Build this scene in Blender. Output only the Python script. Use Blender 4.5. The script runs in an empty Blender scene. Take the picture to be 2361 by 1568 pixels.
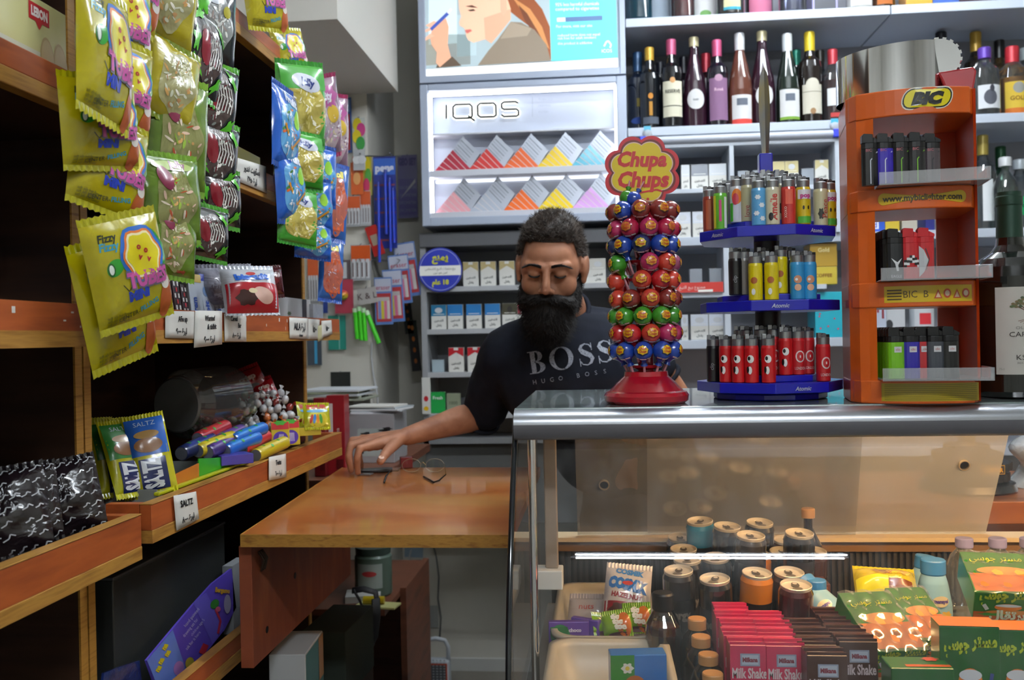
import bpy, bmesh, math, random
from mathutils import Vector, Matrix, Euler
from math import sin, cos, pi, radians as R, sqrt, atan2
random.seed(7)
C = bpy.context.scene.collection
scene = bpy.context.scene

# ---------------------------------------------------------------- camera
FPX, CXP, CYP = 2150.0, 1180.5, 784.0
CAM = Vector((0, 0, 1.35))
YAW, PITCH, ROLL = 0.0927, -0.0037, 0.020
_F = Vector((-sin(YAW)*cos(PITCH), cos(YAW)*cos(PITCH), sin(PITCH)))
_R0 = Vector((cos(YAW), sin(YAW), 0)); _U0 = _R0.cross(_F)
_R = _R0*cos(ROLL) - _U0*sin(ROLL); _U = _U0*cos(ROLL) + _R0*sin(ROLL)
cam_d = bpy.data.cameras.new('camera'); cam = bpy.data.objects.new('camera', cam_d); C.objects.link(cam)
cam_d.sensor_width = 36; cam_d.lens = FPX/2361*36; cam_d.clip_start = 0.05
cam.matrix_world = Matrix.Translation(CAM) @ Matrix((_R, _U, -_F)).transposed().to_4x4()
cam_d.dof.use_dof = True; cam_d.dof.focus_distance = 1.45; cam_d.dof.aperture_fstop = 7.0
scene.camera = cam

def ray(px, py): return _F + _R*((px-CXP)/FPX) - _U*((py-CYP)/FPX)
def PX(px, py, X): d = ray(px, py); return CAM + d*(X/d.x)
def PY(px, py, Y): d = ray(px, py); return CAM + d*(Y/d.y)
def PZ(px, py, Z): d = ray(px, py); return CAM + d*((Z-CAM.z)/d.z)

# ---------------------------------------------------------------- world, exposure
world = bpy.data.worlds.new('world'); scene.world = world; world.use_nodes = True
world.node_tree.nodes['Background'].inputs[0].default_value = (0.55, 0.62, 0.75, 1)
world.node_tree.nodes['Background'].inputs[1].default_value = 0.12
scene.view_settings.view_transform = 'Standard'; scene.view_settings.look = 'None'
scene.view_settings.exposure = 0.48; scene.view_settings.gamma = 1.0
scene.view_settings.use_curve_mapping = False

# ---------------------------------------------------------------- materials
def lin(c):
    if isinstance(c, str):
        c = c.lstrip('#'); c = [int(c[i:i+2], 16)/255 for i in (0, 2, 4)]
        c = [x/12.92 if x <= 0.04045 else ((x+0.055)/1.055)**2.4 for x in c]
    return (c[0], c[1], c[2], 1)
_mats = {}
def M(col, rough=0.5, metal=0.0, coat=0.0, emit=0.0, alpha=1.0, wr=0.0, spec=0.5, trans=0.0, wrs=25, key=None):
    k = key or (str(col), rough, metal, coat, emit, alpha, wr, spec, trans, wrs)
    if k in _mats: return _mats[k]
    m = bpy.data.materials.new('mat'); m.use_nodes = True; nt = m.node_tree; b = nt.nodes['Principled BSDF']
    b.inputs['Base Color'].default_value = lin(col); b.inputs['Roughness'].default_value = rough
    b.inputs['Metallic'].default_value = metal; b.inputs['Coat Weight'].default_value = coat
    b.inputs['Coat Roughness'].default_value = 0.12
    b.inputs['Specular IOR Level'].default_value = spec
    if emit: b.inputs['Emission Color'].default_value = lin(col); b.inputs['Emission Strength'].default_value = emit
    if alpha < 1: b.inputs['Alpha'].default_value = alpha
    if trans: b.inputs['Transmission Weight'].default_value = trans
    if wr:
        t = nt.nodes.new('ShaderNodeTexCoord'); n = nt.nodes.new('ShaderNodeTexNoise'); bp = nt.nodes.new('ShaderNodeBump')
        n.inputs['Scale'].default_value = wrs; n.inputs['Detail'].default_value = 3; n.inputs['Distortion'].default_value = 0.6
        bp.inputs['Strength'].default_value = wr; bp.inputs['Distance'].default_value = 0.01
        nt.links.new(t.outputs['Object'], n.inputs['Vector']); nt.links.new(n.outputs[0], bp.inputs['Height'])
        nt.links.new(bp.outputs[0], b.inputs['Normal'])
    _mats[k] = m; return m
def PL(col, r=0.3): return M(col, rough=r, coat=0.4)                # glossy printed plastic
def FO(col, wr=0.5): return M(col, rough=0.22, coat=0.7, wr=wr, wrs=22)        # crinkled foil bag
def PP(col): return M(col, rough=0.75, spec=0.3)                     # paper
def noise_mat(name, cols, scale, rough=0.5, stretch=(1, 1, 1), bump=0.0, detail=4, coat=0.0, pos=None, metal=0.0, spec=0.5):
    if name in _mats: return _mats[name]
    m = bpy.data.materials.new(name); m.use_nodes = True; nt = m.node_tree; b = nt.nodes['Principled BSDF']
    t = nt.nodes.new('ShaderNodeTexCoord'); mp = nt.nodes.new('ShaderNodeMapping'); n = nt.nodes.new('ShaderNodeTexNoise'); r = nt.nodes.new('ShaderNodeValToRGB')
    mp.inputs['Scale'].default_value = stretch; n.inputs['Scale'].default_value = scale; n.inputs['Detail'].default_value = detail
    nt.links.new(t.outputs['Object'], mp.inputs[0]); nt.links.new(mp.outputs[0], n.inputs['Vector']); nt.links.new(n.outputs[0], r.inputs[0])
    el = r.color_ramp.elements
    pos = pos or [0.3+0.4*i/(len(cols)-1) for i in range(len(cols))]
    while len(el) < len(cols): el.new(0.5)
    for e, c, p in zip(el, cols, pos): e.position = p
    for i, c in enumerate(cols): el[i].position = pos[i]; el[i].color = lin(c)
    nt.links.new(r.outputs[0], b.inputs['Base Color']); b.inputs['Roughness'].default_value = rough
    b.inputs['Coat Weight'].default_value = coat; b.inputs['Metallic'].default_value = metal; b.inputs['Specular IOR Level'].default_value = spec
    if bump:
        bp = nt.nodes.new('ShaderNodeBump'); bp.inputs['Strength'].default_value = bump; bp.inputs['Distance'].default_value = 0.004
        nt.links.new(n.outputs[0], bp.inputs['Height']); nt.links.new(bp.outputs[0], b.inputs['Normal'])
    _mats[name] = m; return m
def glass_mat(name, tint=(1, 1, 1), refl=1.0, rough=0.0, dirt=0.0, haze=0.0, ior=1.5):
    if name in _mats: return _mats[name]
    m = bpy.data.materials.new(name); m.use_nodes = True; nt = m.node_tree; nt.nodes.clear()
    out = nt.nodes.new('ShaderNodeOutputMaterial'); tr = nt.nodes.new('ShaderNodeBsdfTransparent'); gl = nt.nodes.new('ShaderNodeBsdfGlossy')
    mx = nt.nodes.new('ShaderNodeMixShader'); fr = nt.nodes.new('ShaderNodeFresnel'); fr.inputs[0].default_value = ior
    mu = nt.nodes.new('ShaderNodeMath'); mu.operation = 'MULTIPLY'; mu.inputs[1].default_value = refl; mu.use_clamp = True
    tr.inputs[0].default_value = (*tint, 1); gl.inputs['Roughness'].default_value = rough
    nt.links.new(fr.outputs[0], mu.inputs[0]); nt.links.new(mu.outputs[0], mx.inputs[0]); nt.links.new(tr.outputs[0], mx.inputs[1]); nt.links.new(gl.outputs[0], mx.inputs[2])
    last = mx.outputs[0]
    if dirt or haze:
        df = nt.nodes.new('ShaderNodeBsdfDiffuse'); df.inputs[0].default_value = (0.75, 0.77, 0.8, 1)
        m2 = nt.nodes.new('ShaderNodeMixShader'); m2.inputs[0].default_value = haze
        if dirt:
            t = nt.nodes.new('ShaderNodeTexCoord'); mp = nt.nodes.new('ShaderNodeMapping'); mp.inputs['Scale'].default_value = (9, 6, 3)
            n = nt.nodes.new('ShaderNodeTexNoise'); n.inputs['Scale'].default_value = 3; n.inputs['Detail'].default_value = 6
            mr = nt.nodes.new('ShaderNodeMapRange'); mr.inputs[1].default_value = 0.45; mr.inputs[2].default_value = 0.9; mr.inputs[3].default_value = haze; mr.inputs[4].default_value = haze+dirt
            nt.links.new(t.outputs['Object'], mp.inputs[0]); nt.links.new(mp.outputs[0], n.inputs['Vector']); nt.links.new(n.outputs[0], mr.inputs[0]); nt.links.new(mr.outputs[0], m2.inputs[0])
        nt.links.new(last, m2.inputs[1]); nt.links.new(df.outputs[0], m2.inputs[2]); last = m2.outputs[0]
    nt.links.new(last, out.inputs[0]); _mats[name] = m; return m

# ---------------------------------------------------------------- text
AR = {'ا':(0xFE8D,2),'أ':(0xFE83,2),'ب':(0xFE8F,4),'ة':(0xFE93,2),'ت':(0xFE95,4),'ث':(0xFE99,4),'ج':(0xFE9D,4),'ح':(0xFEA1,4),'خ':(0xFEA5,4),'د':(0xFEA9,2),'ذ':(0xFEAB,2),'ر':(0xFEAD,2),'ز':(0xFEAF,2),'س':(0xFEB1,4),'ش':(0xFEB5,4),'ص':(0xFEB9,4),'ض':(0xFEBD,4),'ط':(0xFEC1,4),'ع':(0xFEC9,4),'غ':(0xFECD,4),'ف':(0xFED1,4),'ق':(0xFED5,4),'ك':(0xFED9,4),'ل':(0xFEDD,4),'م':(0xFEE1,4),'ن':(0xFEE5,4),'ه':(0xFEE9,4),'و':(0xFEED,2),'ى':(0xFEEF,2),'ي':(0xFEF1,4)}
def ar(s):
    out = []
    for i, c in enumerate(s):
        if c not in AR: out.append(c); continue
        b, n = AR[c]
        pj = i > 0 and s[i-1] in AR and AR[s[i-1]][1] == 4
        nj = n == 4 and i+1 < len(s) and s[i+1] in AR
        out.append(chr(b+(3 if pj and nj else 2 if nj else 1 if pj else 0)))
    return ''.join(reversed(out))
_txt = {}
def text_geo(s, bold=0.0, res=2):
    """triangulated lettering, cap height 1, left aligned at 0"""
    k = (s, bold, res)
    if k in _txt: return _txt[k]
    c = bpy.data.curves.new('lettering', 'FONT'); c.body = s; c.offset = bold; c.resolution_u = res
    o = bpy.data.objects.new('lettering', c); C.objects.link(o)
    m = o.evaluated_get(bpy.context.evaluated_depsgraph_get()).to_mesh()
    v = [(p.co.x/0.73, p.co.y/0.73) for p in m.vertices]; f = [tuple(p.vertices) for p in m.polygons]
    w0 = min([a for a, b in v] or [0]); w = max([a for a, b in v] or [0])-w0
    v = [(a-w0, b) for a, b in v]
    o.evaluated_get(bpy.context.evaluated_depsgraph_get()).to_mesh_clear()
    bpy.data.objects.remove(o); bpy.data.curves.remove(c)
    _txt[k] = (v, f, w); return _txt[k]

# ---------------------------------------------------------------- mesh builder
class MB:
    def __init__(s): s.v = []; s.f = []; s.m = []; s.sm = []
    def add(s, vs, fs, mat, smooth=False, T=None):
        n = len(s.v)
        s.v += [tuple(T @ Vector(p)) if T is not None else tuple(p) for p in vs]
        for f in fs: s.f.append(tuple(i+n for i in f)); s.m.append(mat); s.sm.append(smooth)
        return s
    def box(s, x0, x1, y0, y1, z0, z1, mat, T=None):
        v = [(x, y, z) for x in (x0, x1) for y in (y0, y1) for z in (z0, z1)]
        return s.add(v, [(0,1,3,2),(4,6,7,5),(0,4,5,1),(2,3,7,6),(0,2,6,4),(1,5,7,3)], mat, T=T)
    def lathe(s, prof, mat, n=20, T=None, smooth=True, mats=None):
        vs = [(r*cos(2*pi*i/n), r*sin(2*pi*i/n), z) for r, z in prof for i in range(n)]
        for j in range(len(prof)-1):
            fs = [(i, (i+1) % n, n+(i+1) % n, n+i) for i in range(n)]
            s.add(vs[j*n:(j+2)*n], fs, mats[j] if mats else mat, smooth, T)
        for j, fl in ((0, True), (len(prof)-1, False)):
            if prof[j][0] > 1e-5:
                ring = list(range(n)); s.add(vs[j*n:(j+1)*n], [tuple(reversed(ring)) if fl else tuple(ring)], (mats[0] if fl else mats[-1]) if mats else mat, False, T)
        return s
    def cyl(s, p0, p1, r0, mat, r1=None, n=10, cap=True, smooth=True):
        p0, p1 = Vector(p0), Vector(p1); r1 = r0 if r1 is None else r1; d = (p1-p0).normalized()
        a = d.orthogonal().normalized(); b = d.cross(a)
        vs = [tuple(p+a*(r*cos(2*pi*i/n))+b*(r*sin(2*pi*i/n))) for p, r in ((p0, r0), (p1, r1)) for i in range(n)]
        s.add(vs, [(i, (i+1) % n, n+(i+1) % n, n+i) for i in range(n)], mat, smooth)
        if cap: s.add(vs[:n], [tuple(reversed(range(n)))], mat); s.add(vs[n:], [tuple(range(n))], mat)
        return s
    def tube(s, pts, r, mat, n=6, T=None, flat=1.0):
        pts = [Vector(p) for p in pts]; rings = []; a = None
        for i, p in enumerate(pts):
            d = (pts[min(i+1, len(pts)-1)]-pts[max(i-1, 0)]).normalized()
            a = d.orthogonal().normalized() if a is None else (a-d*a.dot(d)).normalized()
            b = d.cross(a); rr = r[i] if isinstance(r, (list, tuple)) else r
            rings += [tuple(p+a*(rr*cos(2*pi*k/n))+b*(rr*flat*sin(2*pi*k/n))) for k in range(n)]
        fs = [(j*n+i, j*n+(i+1) % n, (j+1)*n+(i+1) % n, (j+1)*n+i) for j in range(len(pts)-1) for i in range(n)]
        fs += [tuple(reversed(range(n))), tuple(range((len(pts)-1)*n, len(pts)*n))]
        return s.add(rings, fs, mat, True, T)
    def ball(s, c, r, mat, n=12, m=8, T=None):
        r = r if isinstance(r, (list, tuple)) else (r, r, r)
        vs = [(c[0]+r[0]*sin(pi*j/m)*cos(2*pi*i/n), c[1]+r[1]*sin(pi*j/m)*sin(2*pi*i/n), c[2]+r[2]*cos(pi*j/m)) for j in range(m+1) for i in range(n)]
        return s.add(vs, [(j*n+i, (j+1)*n+i, (j+1)*n+(i+1) % n, j*n+(i+1) % n) for j in range(m) for i in range(n)], mat, True, T)
    def prism(s, pts, a, b, mat, axis='y', T=None):
        """2-D outline extruded along an axis: y -> (x,z) points, x -> (y,z), z -> (x,y)"""
        f = {'y': lambda p, t: (p[0], t, p[1]), 'x': lambda p, t: (t, p[0], p[1]), 'z': lambda p, t: (p[0], p[1], t)}[axis]
        n = len(pts); vs = [f(p, a) for p in pts]+[f(p, b) for p in pts]
        return s.add(vs, [tuple(range(n)), tuple(reversed(range(n, 2*n)))]+[(i, n+i, n+(i+1) % n, (i+1) % n) for i in range(n)], mat, T=T)
    def sheet(s, fn, nu, nv, mat, smooth=True, T=None):
        vs = [fn(i/nu, j/nv) for j in range(nv+1) for i in range(nu+1)]
        w = nu+1
        return s.add(vs, [(j*w+i, j*w+i+1, (j+1)*w+i+1, (j+1)*w+i) for j in range(nv) for i in range(nu)], mat, smooth, T)
    # print lying on a surface; sf(u, v, off) -> point
    def rect(s, sf, u0, v0, u1, v1, mat, off=0.0006, k=6, ang=0):
        cu, cv = (u0+u1)/2, (v0+v1)/2; c, q = cos(ang), sin(ang)
        def fn(a, b):
            du, dv = u0+(u1-u0)*a-cu, v0+(v1-v0)*b-cv
            return sf(cu+du*c-dv*q, cv+du*q+dv*c, off)
        return s.sheet(fn, k, k, mat)
    def ell(s, sf, u, v, ru, rv, mat, off=0.0008, n=20, ang=0, wob=0, nw=6, k=3):
        c, q = cos(ang), sin(ang); vs = [sf(u, v, off)]
        for j in range(1, k+1):
            for i in range(n):
                t = 2*pi*i/n; w = (1+wob*cos(nw*t))*j/k; du, dv = ru*w*cos(t), rv*w*sin(t)
                vs.append(sf(u+du*c-dv*q, v+du*q+dv*c, off))
        fs = [(0, 1+i, 1+(i+1) % n) for i in range(n)]
        for j in range(k-1): fs += [(1+j*n+i, 1+(j+1)*n+i, 1+(j+1)*n+(i+1) % n, 1+j*n+(i+1) % n) for i in range(n)]
        return s.add(vs, fs, mat, True)
    def poly(s, sf, pts, mat, off=0.0008):
        return s.add([sf(u, v, off) for u, v in pts], [tuple(range(len(pts)))], mat)
    def line(s, sf, pts, w, mat, off=0.001):
        for (a, b), (c, d) in zip(pts[:-1], pts[1:]):
            l = sqrt((c-a)**2+(d-b)**2) or 1; nx, ny = -(d-b)/l*w/2, (c-a)/l*w/2
            s.add([sf(a+nx, b+ny, off), sf(a-nx, b-ny, off), sf(c-nx, d-ny, off), sf(c+nx, d+ny, off)], [(0, 1, 2, 3)], mat)
        return s
    def text(s, sf, st, u, v, h, mat, off=0.001, al='c', ang=0, bold=0.0, sx=1.0, shear=0.0, maxw=None):
        """v = baseline"""
        vs, fs, w = text_geo(st, bold)
        if maxw and w*h*sx > maxw: sx = maxw/(w*h)
        sh = {'c': w/2, 'l': 0, 'r': w}[al]; c, q = cos(ang), sin(ang); o = []
        for a, b in vs:
            du, dv = (a-sh+b*shear)*h*sx, b*h
            o.append(sf(u+du*c-dv*q, v+du*q+dv*c, off))
        return s.add(o, fs, mat)
    def build(s, name, parent=None, loc=(0, 0, 0), rot=(0, 0, 0), bevel=0, label=None, cat=None, group=None, kind=None, sub=0, solid=0):
        me = bpy.data.meshes.new(name); me.from_pydata(s.v, [], s.f)
        ms = []; idx = {}
        for m in s.m:
            if id(m) not in idx: idx[id(m)] = len(ms); ms.append(m)
        for m in ms: me.materials.append(m)
        me.polygons.foreach_set('material_index', [idx[id(m)] for m in s.m]); me.polygons.foreach_set('use_smooth', s.sm)
        me.update()
        o = bpy.data.objects.new(name, me); C.objects.link(o); o.location = loc; o.rotation_euler = rot
        if parent: o.parent = parent
        if solid: md = o.modifiers.new('solid', 'SOLIDIFY'); md.thickness = solid; md.offset = 0
        if bevel: md = o.modifiers.new('bevel', 'BEVEL'); md.width = bevel; md.segments = 2; md.limit_method = 'ANGLE'; md.angle_limit = 0.7
        if sub: md = o.modifiers.new('sub', 'SUBSURF'); md.levels = sub; md.render_levels = sub
        tag(o, label, cat, group, kind); return o
def tag(o, label=None, cat=None, group=None, kind=None):
    if label: o['label'] = label
    if cat: o['category'] = cat
    if group: o['group'] = group
    if kind: o['kind'] = kind
    return o
def thing(name, label, cat, loc=(0, 0, 0), rz=0, group=None, rot=None):
    o = bpy.data.objects.new(name, None); C.objects.link(o); o.empty_display_size = 0.02
    o.location = loc; o.rotation_euler = rot or (0, 0, rz); return tag(o, label, cat, group)
_kids = {}
def dup(root, loc=None, rot=None, label=None, group=None, scale=None, parent=None):
    r = root.copy(); C.objects.link(r)
    if parent is not None: r.parent = parent
    if loc is not None: r.location = loc
    if rot is not None: r.rotation_euler = rot
    if scale is not None: r.scale = scale
    if label: r['label'] = label
    if group: r['group'] = group
    for ch in kids(root):
        dup(ch, parent=r)
    return r
def kids(o):
    if o.name not in _kids: _kids[o.name] = [c for c in bpy.data.objects if c.parent == o]
    return _kids[o.name]
_protos = {}
def stamp(key, make, loc, rot=(0, 0, 0), label=None, group=None, scale=None, cat=None):
    """first use builds the thing itself, later uses copy it"""
    if key not in _protos:
        o = make(); _protos[key] = o; o.location = loc; o.rotation_euler = rot
        if scale: o.scale = scale
        return tag(o, label, cat, group)
    o = dup(_protos[key], loc, rot, label, group, scale or (1, 1, 1))
    if cat: o['category'] = cat
    return o
def flat(y=0.0): return lambda u, v, o: (u, y-o, v)                   # face looking to -Y
def flatx(x=0.0): return lambda u, v, o: (x+o, u, v)                 # face looking to +X
def top(z=0.0): return lambda u, v, o: (u, v, z+o)                    # face looking up
def cylf(r, z0=0): return lambda u, v, o: ((r+o)*sin(u/r), -(r+o)*cos(u/r), v+z0)
ORD = ['first', 'second', 'third', 'fourth', 'fifth', 'sixth', 'seventh', 'eighth', 'ninth', 'tenth', 'eleventh', 'twelfth', 'thirteenth', 'fourteenth', 'fifteenth', 'sixteenth']
GLASS = glass_mat('clear_glass')
CLEAR = glass_mat('clear_plastic', refl=1.6, haze=0.05)
CHROME = M('#d8dade', rough=0.08, metal=1); STEEL = M('#9a9ca0', rough=0.35, metal=1)
BLACK = M('#0b0b0d', rough=0.4); WHITEP = PP('#e9e8e2'); INK = PP('#17181c')
# ---------------------------------------------------------------- lights of the room
def tube_light(x0, x1, y, z, label, L=55, col=(0.86, 0.93, 1.0)):
    t = thing('fluorescent_light', label, 'ceiling light', ((x0+x1)/2, y, z))
    h = (x1-x0)/2
    mb = MB(); mb.box(-h-0.04, h+0.04, -0.06, 0.06, 0.03, 0.075, M('#d9dcdc', 0.5)); mb.build('housing', t, bevel=0.006)
    for s in (-1, 1):
        em = M(col, 0.5, emit=L, key=('tube', L)); MB().cyl((-h, s*0.035, 0), (h, s*0.035, 0), 0.014, em, n=12).build('tube', t)
        for e in (-1, 1): MB().box(e*h-0.012, e*h+0.012, s*0.035-0.016, s*0.035+0.016, -0.016, 0.04, M('#c9ccce', 0.4)).build('socket', t)
    return t
tube_light(-0.12, 0.95, -0.62, 2.76, 'twin tube ceiling light in front of the counter', 88)
tube_light(-0.1, 1.1, 1.75, 2.80, 'twin tube ceiling light over the counter', 64)
tube_light(0.2, 1.4, 2.75, 2.80, 'twin tube ceiling light near the bottle shelves', 32)

# ---------------------------------------------------------------- room shell
wallm = noise_mat('wall_paint', ['#c9c6bb', '#d2cfc4', '#c2bfb4'], 1.5, 0.7, bump=0.05)
wallm2 = noise_mat('wall_back_paint', ['#8f9493', '#9a9f9d', '#868b8a'], 2.0, 0.7)
def slab(name, x0, x1, y0, y1, z0, z1, m):
    return MB().box(x0, x1, y0, y1, z0, z1, m).build(name, kind='structure')
slab('floor', -1.3, 2.6, -2.2, 3.75, -0.06, 0, noise_mat('floor_tile', ['#6d675e', '#8a847a', '#5f5a52'], 3, 0.45))
slab('ceiling', -1.3, 2.6, -2.2, 3.85, 2.9, 2.98, M('#d8d7d2', 0.8))
slab('wall_back', -1.3, 2.6, 3.75, 3.85, -0.06, 2.9, wallm)
slab('wall_left', -1.3, -1.16, -2.2, 3.75, 0, 2.9, wallm)
slab('wall_right', 2.46, 2.6, -2.2, 3.75, 0, 2.9, wallm)
slab('wall_front', -1.16, 2.46, -2.2, -2.1, 0, 2.9, wallm)
slab('baseboard_back', -1.16, 2.46, 3.735, 3.75, 0, 0.05, M('#cfd0cc', 0.5))
# boxed corner under the ceiling and the board the small goods hang on
slab('wall_column', -1.16, -0.815, 3.30, 3.75, 0, 2.9, M('#c9c6bc', 0.7))
m = MB(); m.box(-1.16, -0.70, 2.52, 3.30, 2.235, 2.9, M('#cfccc4', 0.7)); m.build('ceiling_beam', kind='structure')

# ---------------------------------------------------------------- wooden shelving at the left
wood_d = noise_mat('dark_board', ['#2b1a12', '#3a2418', '#221410'], 3, 0.6, (1, 1, 8), spec=0.3)
orange = noise_mat('orange_board', ['#93441c', '#a35023', '#823a1a'], 4, 0.45, (6, 1.2, 10), spec=0.4)
ochre = noise_mat('ochre_edge', ['#94652a', '#a87a34', '#80541f'], 5, 0.5, (8, 2, 30), spec=0.4)
stick = PP('#c9c4bd')
def unit(label, y0, y1, levels, tray, low, ctop, endx=-0.74):
    t = thing('wooden_shelf_unit', label, 'shelving', (-1.14, y0, 0))
    ox = -1.14; X = lambda x: x-ox; L = y1-y0
    for yy in (0, L-0.018):
        mb = MB(); mb.box(0.012, X(endx), yy, yy+0.018, 0, ctop, wood_d); p = mb.build('side_panel', t)
        MB().box(X(endx), X(endx)+0.003, yy, yy+0.018, 0, ctop, ochre).build('edge_strip', p)
    MB().box(0, 0.012, 0, L, 0, ctop, wood_d).build('back_panel', t)
    for k, (za, zb, yo) in enumerate(levels):
        mb = MB(); mb.box(0.012, X(-0.668), 0.018, L-0.018, za, za+0.018, wood_d); p = mb.build('shelf', t)
        mb = MB(); mb.box(X(-0.668), X(-0.65), 0, L+yo, za+0.02, zb, orange); mb.box(X(-0.668), X(-0.649), 0, L+yo, za, za+0.02, ochre)
        if k == 0:
            q = random.Random(3)
            for i in range(14):
                y = q.uniform(0.02, L-0.05); z = za+0.022+q.uniform(0, 0.02); mb.box(X(-0.65), X(-0.6498), y, y+q.uniform(0.002, 0.008), z, z+q.uniform(0.001, 0.008), stick)
        mb.build('fascia_board', p, bevel=0.0012)
    za, zb, ya, yb = tray
    mb = MB(); mb.box(0.012, X(-0.668), ya, yb, za, za+0.016, wood_d); p = mb.build('tray', t)
    mb = MB(); mb.box(X(-0.668), X(-0.65), ya, yb, za+0.019, zb-0.002, orange); mb.box(X(-0.668), X(-0.649), ya, yb, za, za+0.019, ochre)
    mb.box(X(-0.669), X(-0.649), ya, yb, zb-0.002, zb, ochre)
    mb.box(X(-0.72), X(-0.669), ya, ya+0.016, za+0.016, zb, orange); mb.box(X(-0.72), X(-0.669), yb-0.016, yb, za+0.016, zb, orange)
    mb.build('tray_front', p, bevel=0.0012)
    if low:
        za, zb, ya, yb = low
        mb = MB(); mb.box(0.012, X(-0.668), ya, yb, za, za+0.016, wood_d); p = mb.build('tray', t)
        mb = MB(); mb.box(X(-0.668), X(-0.65), ya, yb, za+0.022, zb-0.002, orange); mb.box(X(-0.668), X(-0.649), ya, yb, za, za+0.022, ochre)
        mb.box(X(-0.669), X(-0.649), ya, yb, zb-0.002, zb, ochre); mb.build('tray_front', p, bevel=0.0012)
    mb = MB(); mb.box(0.012, X(-0.68), 0.018, L-0.018, 0.08, 0.1, wood_d); mb.build('bottom_board', t)
    return t
near_unit = unit('near bay of the wooden shelving, its tray holding dark foil packs', 0.35, 1.272, [(1.348, 1.402, 0), (1.642, 1.692, 0), (1.93, 1.975, 0)], (1.045, 1.110, 0.0, 0.915), None, 2.2)
far_unit = unit('far bay of the wooden shelving with price tags and candy tray', 1.276, 2.30, [(1.350, 1.402, 0), (1.632, 1.685, 0), (1.918, 1.965, 0.09)], (1.06, 1.118, 0.02, 1.024), (0.778, 0.829, 0.02, 1.024), 1.918+0.0)

# ---------------------------------------------------------------- flap desk
desk_m = noise_mat('desk_laminate', ['#9c531f', '#ab6a30', '#b08648'], 2.2, 0.32, (1, 2.5, 1), pos=[0.35, 0.5, 0.72], coat=0.35)  # ochre end of the ramp holds reflected cabinet light in the colour
t = thing('counter_flap', 'orange wooden counter flap where the man rests his hand', 'desk', (-0.37, 1.89, 1.03))
mb = MB(); pts = [(-0.228, -0.39), (0.222, -0.395), (0.222, 0.38), (-0.275, 0.395)]
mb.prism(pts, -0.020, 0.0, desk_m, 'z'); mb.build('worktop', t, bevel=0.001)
mb = MB(); mb.prism([(-0.229, -0.392), (0.222, -0.397), (0.222, -0.395), (-0.228, -0.39)], -0.0205, 0.0005, ochre, 'z'); mb.prism([(-0.229, -0.392), (-0.227, -0.39), (-0.274, 0.395), (-0.2765, 0.395)], -0.0205, 0.0005, ochre, 'z')
q = random.Random(5)
mb.build('edge_band', t)
t2 = thing('desk_bracket', 'drilled side board standing under the counter flap', 'board', (-0.60, 1.52, 0.80))
pm = noise_mat('bracket_board', ['#8a4527', '#7c3c22', '#94502e'], 5, 0.5, (1, 4, 1))
mb = MB(); mb.box(-0.011, 0.011, 0, 0.62, 0, 0.206, pm); b_ = mb.build('board', t2, bevel=0.001)
for y, z in ((0.065, 0.045), (0.22, 0.10), (0.40, 0.148)): MB().cyl((0.0108, y, z), (0.0118, y, z), 0.0062, BLACK, n=12).build('screw_hole', t2)
mb = MB()
for k in range(3): mb.tube([(0.012, 0.03+0.008*k, 0.19), (0.02, 0.034+0.008*k, 0.175), (0.014, 0.036+0.008*k, 0.155)], 0.0022, M('#3a2a1c', 0.6))
mb.build('hinge_stain', t2)

# ---------------------------------------------------------------- glass display counter
CX0, CX1 = -0.125, 1.55
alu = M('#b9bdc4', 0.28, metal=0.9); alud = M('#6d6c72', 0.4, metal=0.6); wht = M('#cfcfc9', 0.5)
top_m = noise_mat('counter_top_glass', ['#5e6b6c', '#87918f', '#4a5556'], 5, 0.15, (1, 5, 1), coat=0.5)
case = thing('display_counter', 'curved glass display counter with an aluminium front rail', 'display counter', (CX0, 1.36, 0))
OX, OY = CX0, 1.36
mb = MB(); mb.box(0, CX1-OX, 0.0, 0.45, 1.232, 1.2445, top_m); mb.build('counter_top', case, bevel=0.002)
# front rail: rounded profile
prof = []
for i in range(9): a = pi*0.5*i/8; prof.append((0.012-0.034*sin(a), 1.222+0.022*cos(a)))
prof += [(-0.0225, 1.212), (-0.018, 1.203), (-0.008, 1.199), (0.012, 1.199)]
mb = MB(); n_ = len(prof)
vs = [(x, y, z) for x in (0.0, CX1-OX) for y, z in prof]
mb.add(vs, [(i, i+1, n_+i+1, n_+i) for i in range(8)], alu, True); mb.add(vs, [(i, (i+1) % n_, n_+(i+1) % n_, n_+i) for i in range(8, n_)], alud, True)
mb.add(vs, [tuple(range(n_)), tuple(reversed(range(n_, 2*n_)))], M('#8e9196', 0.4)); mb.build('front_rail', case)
# curved glass profile in (y,z)
GP = [(0.004, 1.205), (-0.022, 1.17), (-0.055, 1.125), (-0.088, 1.075), (-0.112, 1.03), (-0.135, 0.98), (-0.153, 0.93), (-0.167, 0.87), (-0.175, 0.80), (-0.178, 0.70), (-0.175, 0.6)]
def interp(t):
    """Catmull-Rom through GP"""
    n = len(GP)-1; k = min(int(t*n), n-1); f = t*n-k
    p = [GP[max(k-1, 0)], GP[k], GP[k+1], GP[min(k+2, n)]]
    return [0.5*((2*p[1][i])+(-p[0][i]+p[2][i])*f+(2*p[0][i]-5*p[1][i]+4*p[2][i]-p[3][i])*f*f+(-p[0][i]+3*p[1][i]-3*p[2][i]+p[3][i])*f**3) for i in (0, 1)]
GC = [interp(i/40) for i in range(41)]
fg = glass_mat('front_glass', refl=1.1, haze=0.006, dirt=0.08)
mb = MB(); mb.add([(x, y, z) for y, z in GC for x in (0.006, CX1-OX)], [(2*i, 2*i+1, 2*i+3, 2*i+2) for i in range(40)], fg, True); mb.build('curved_glass', case)
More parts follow.
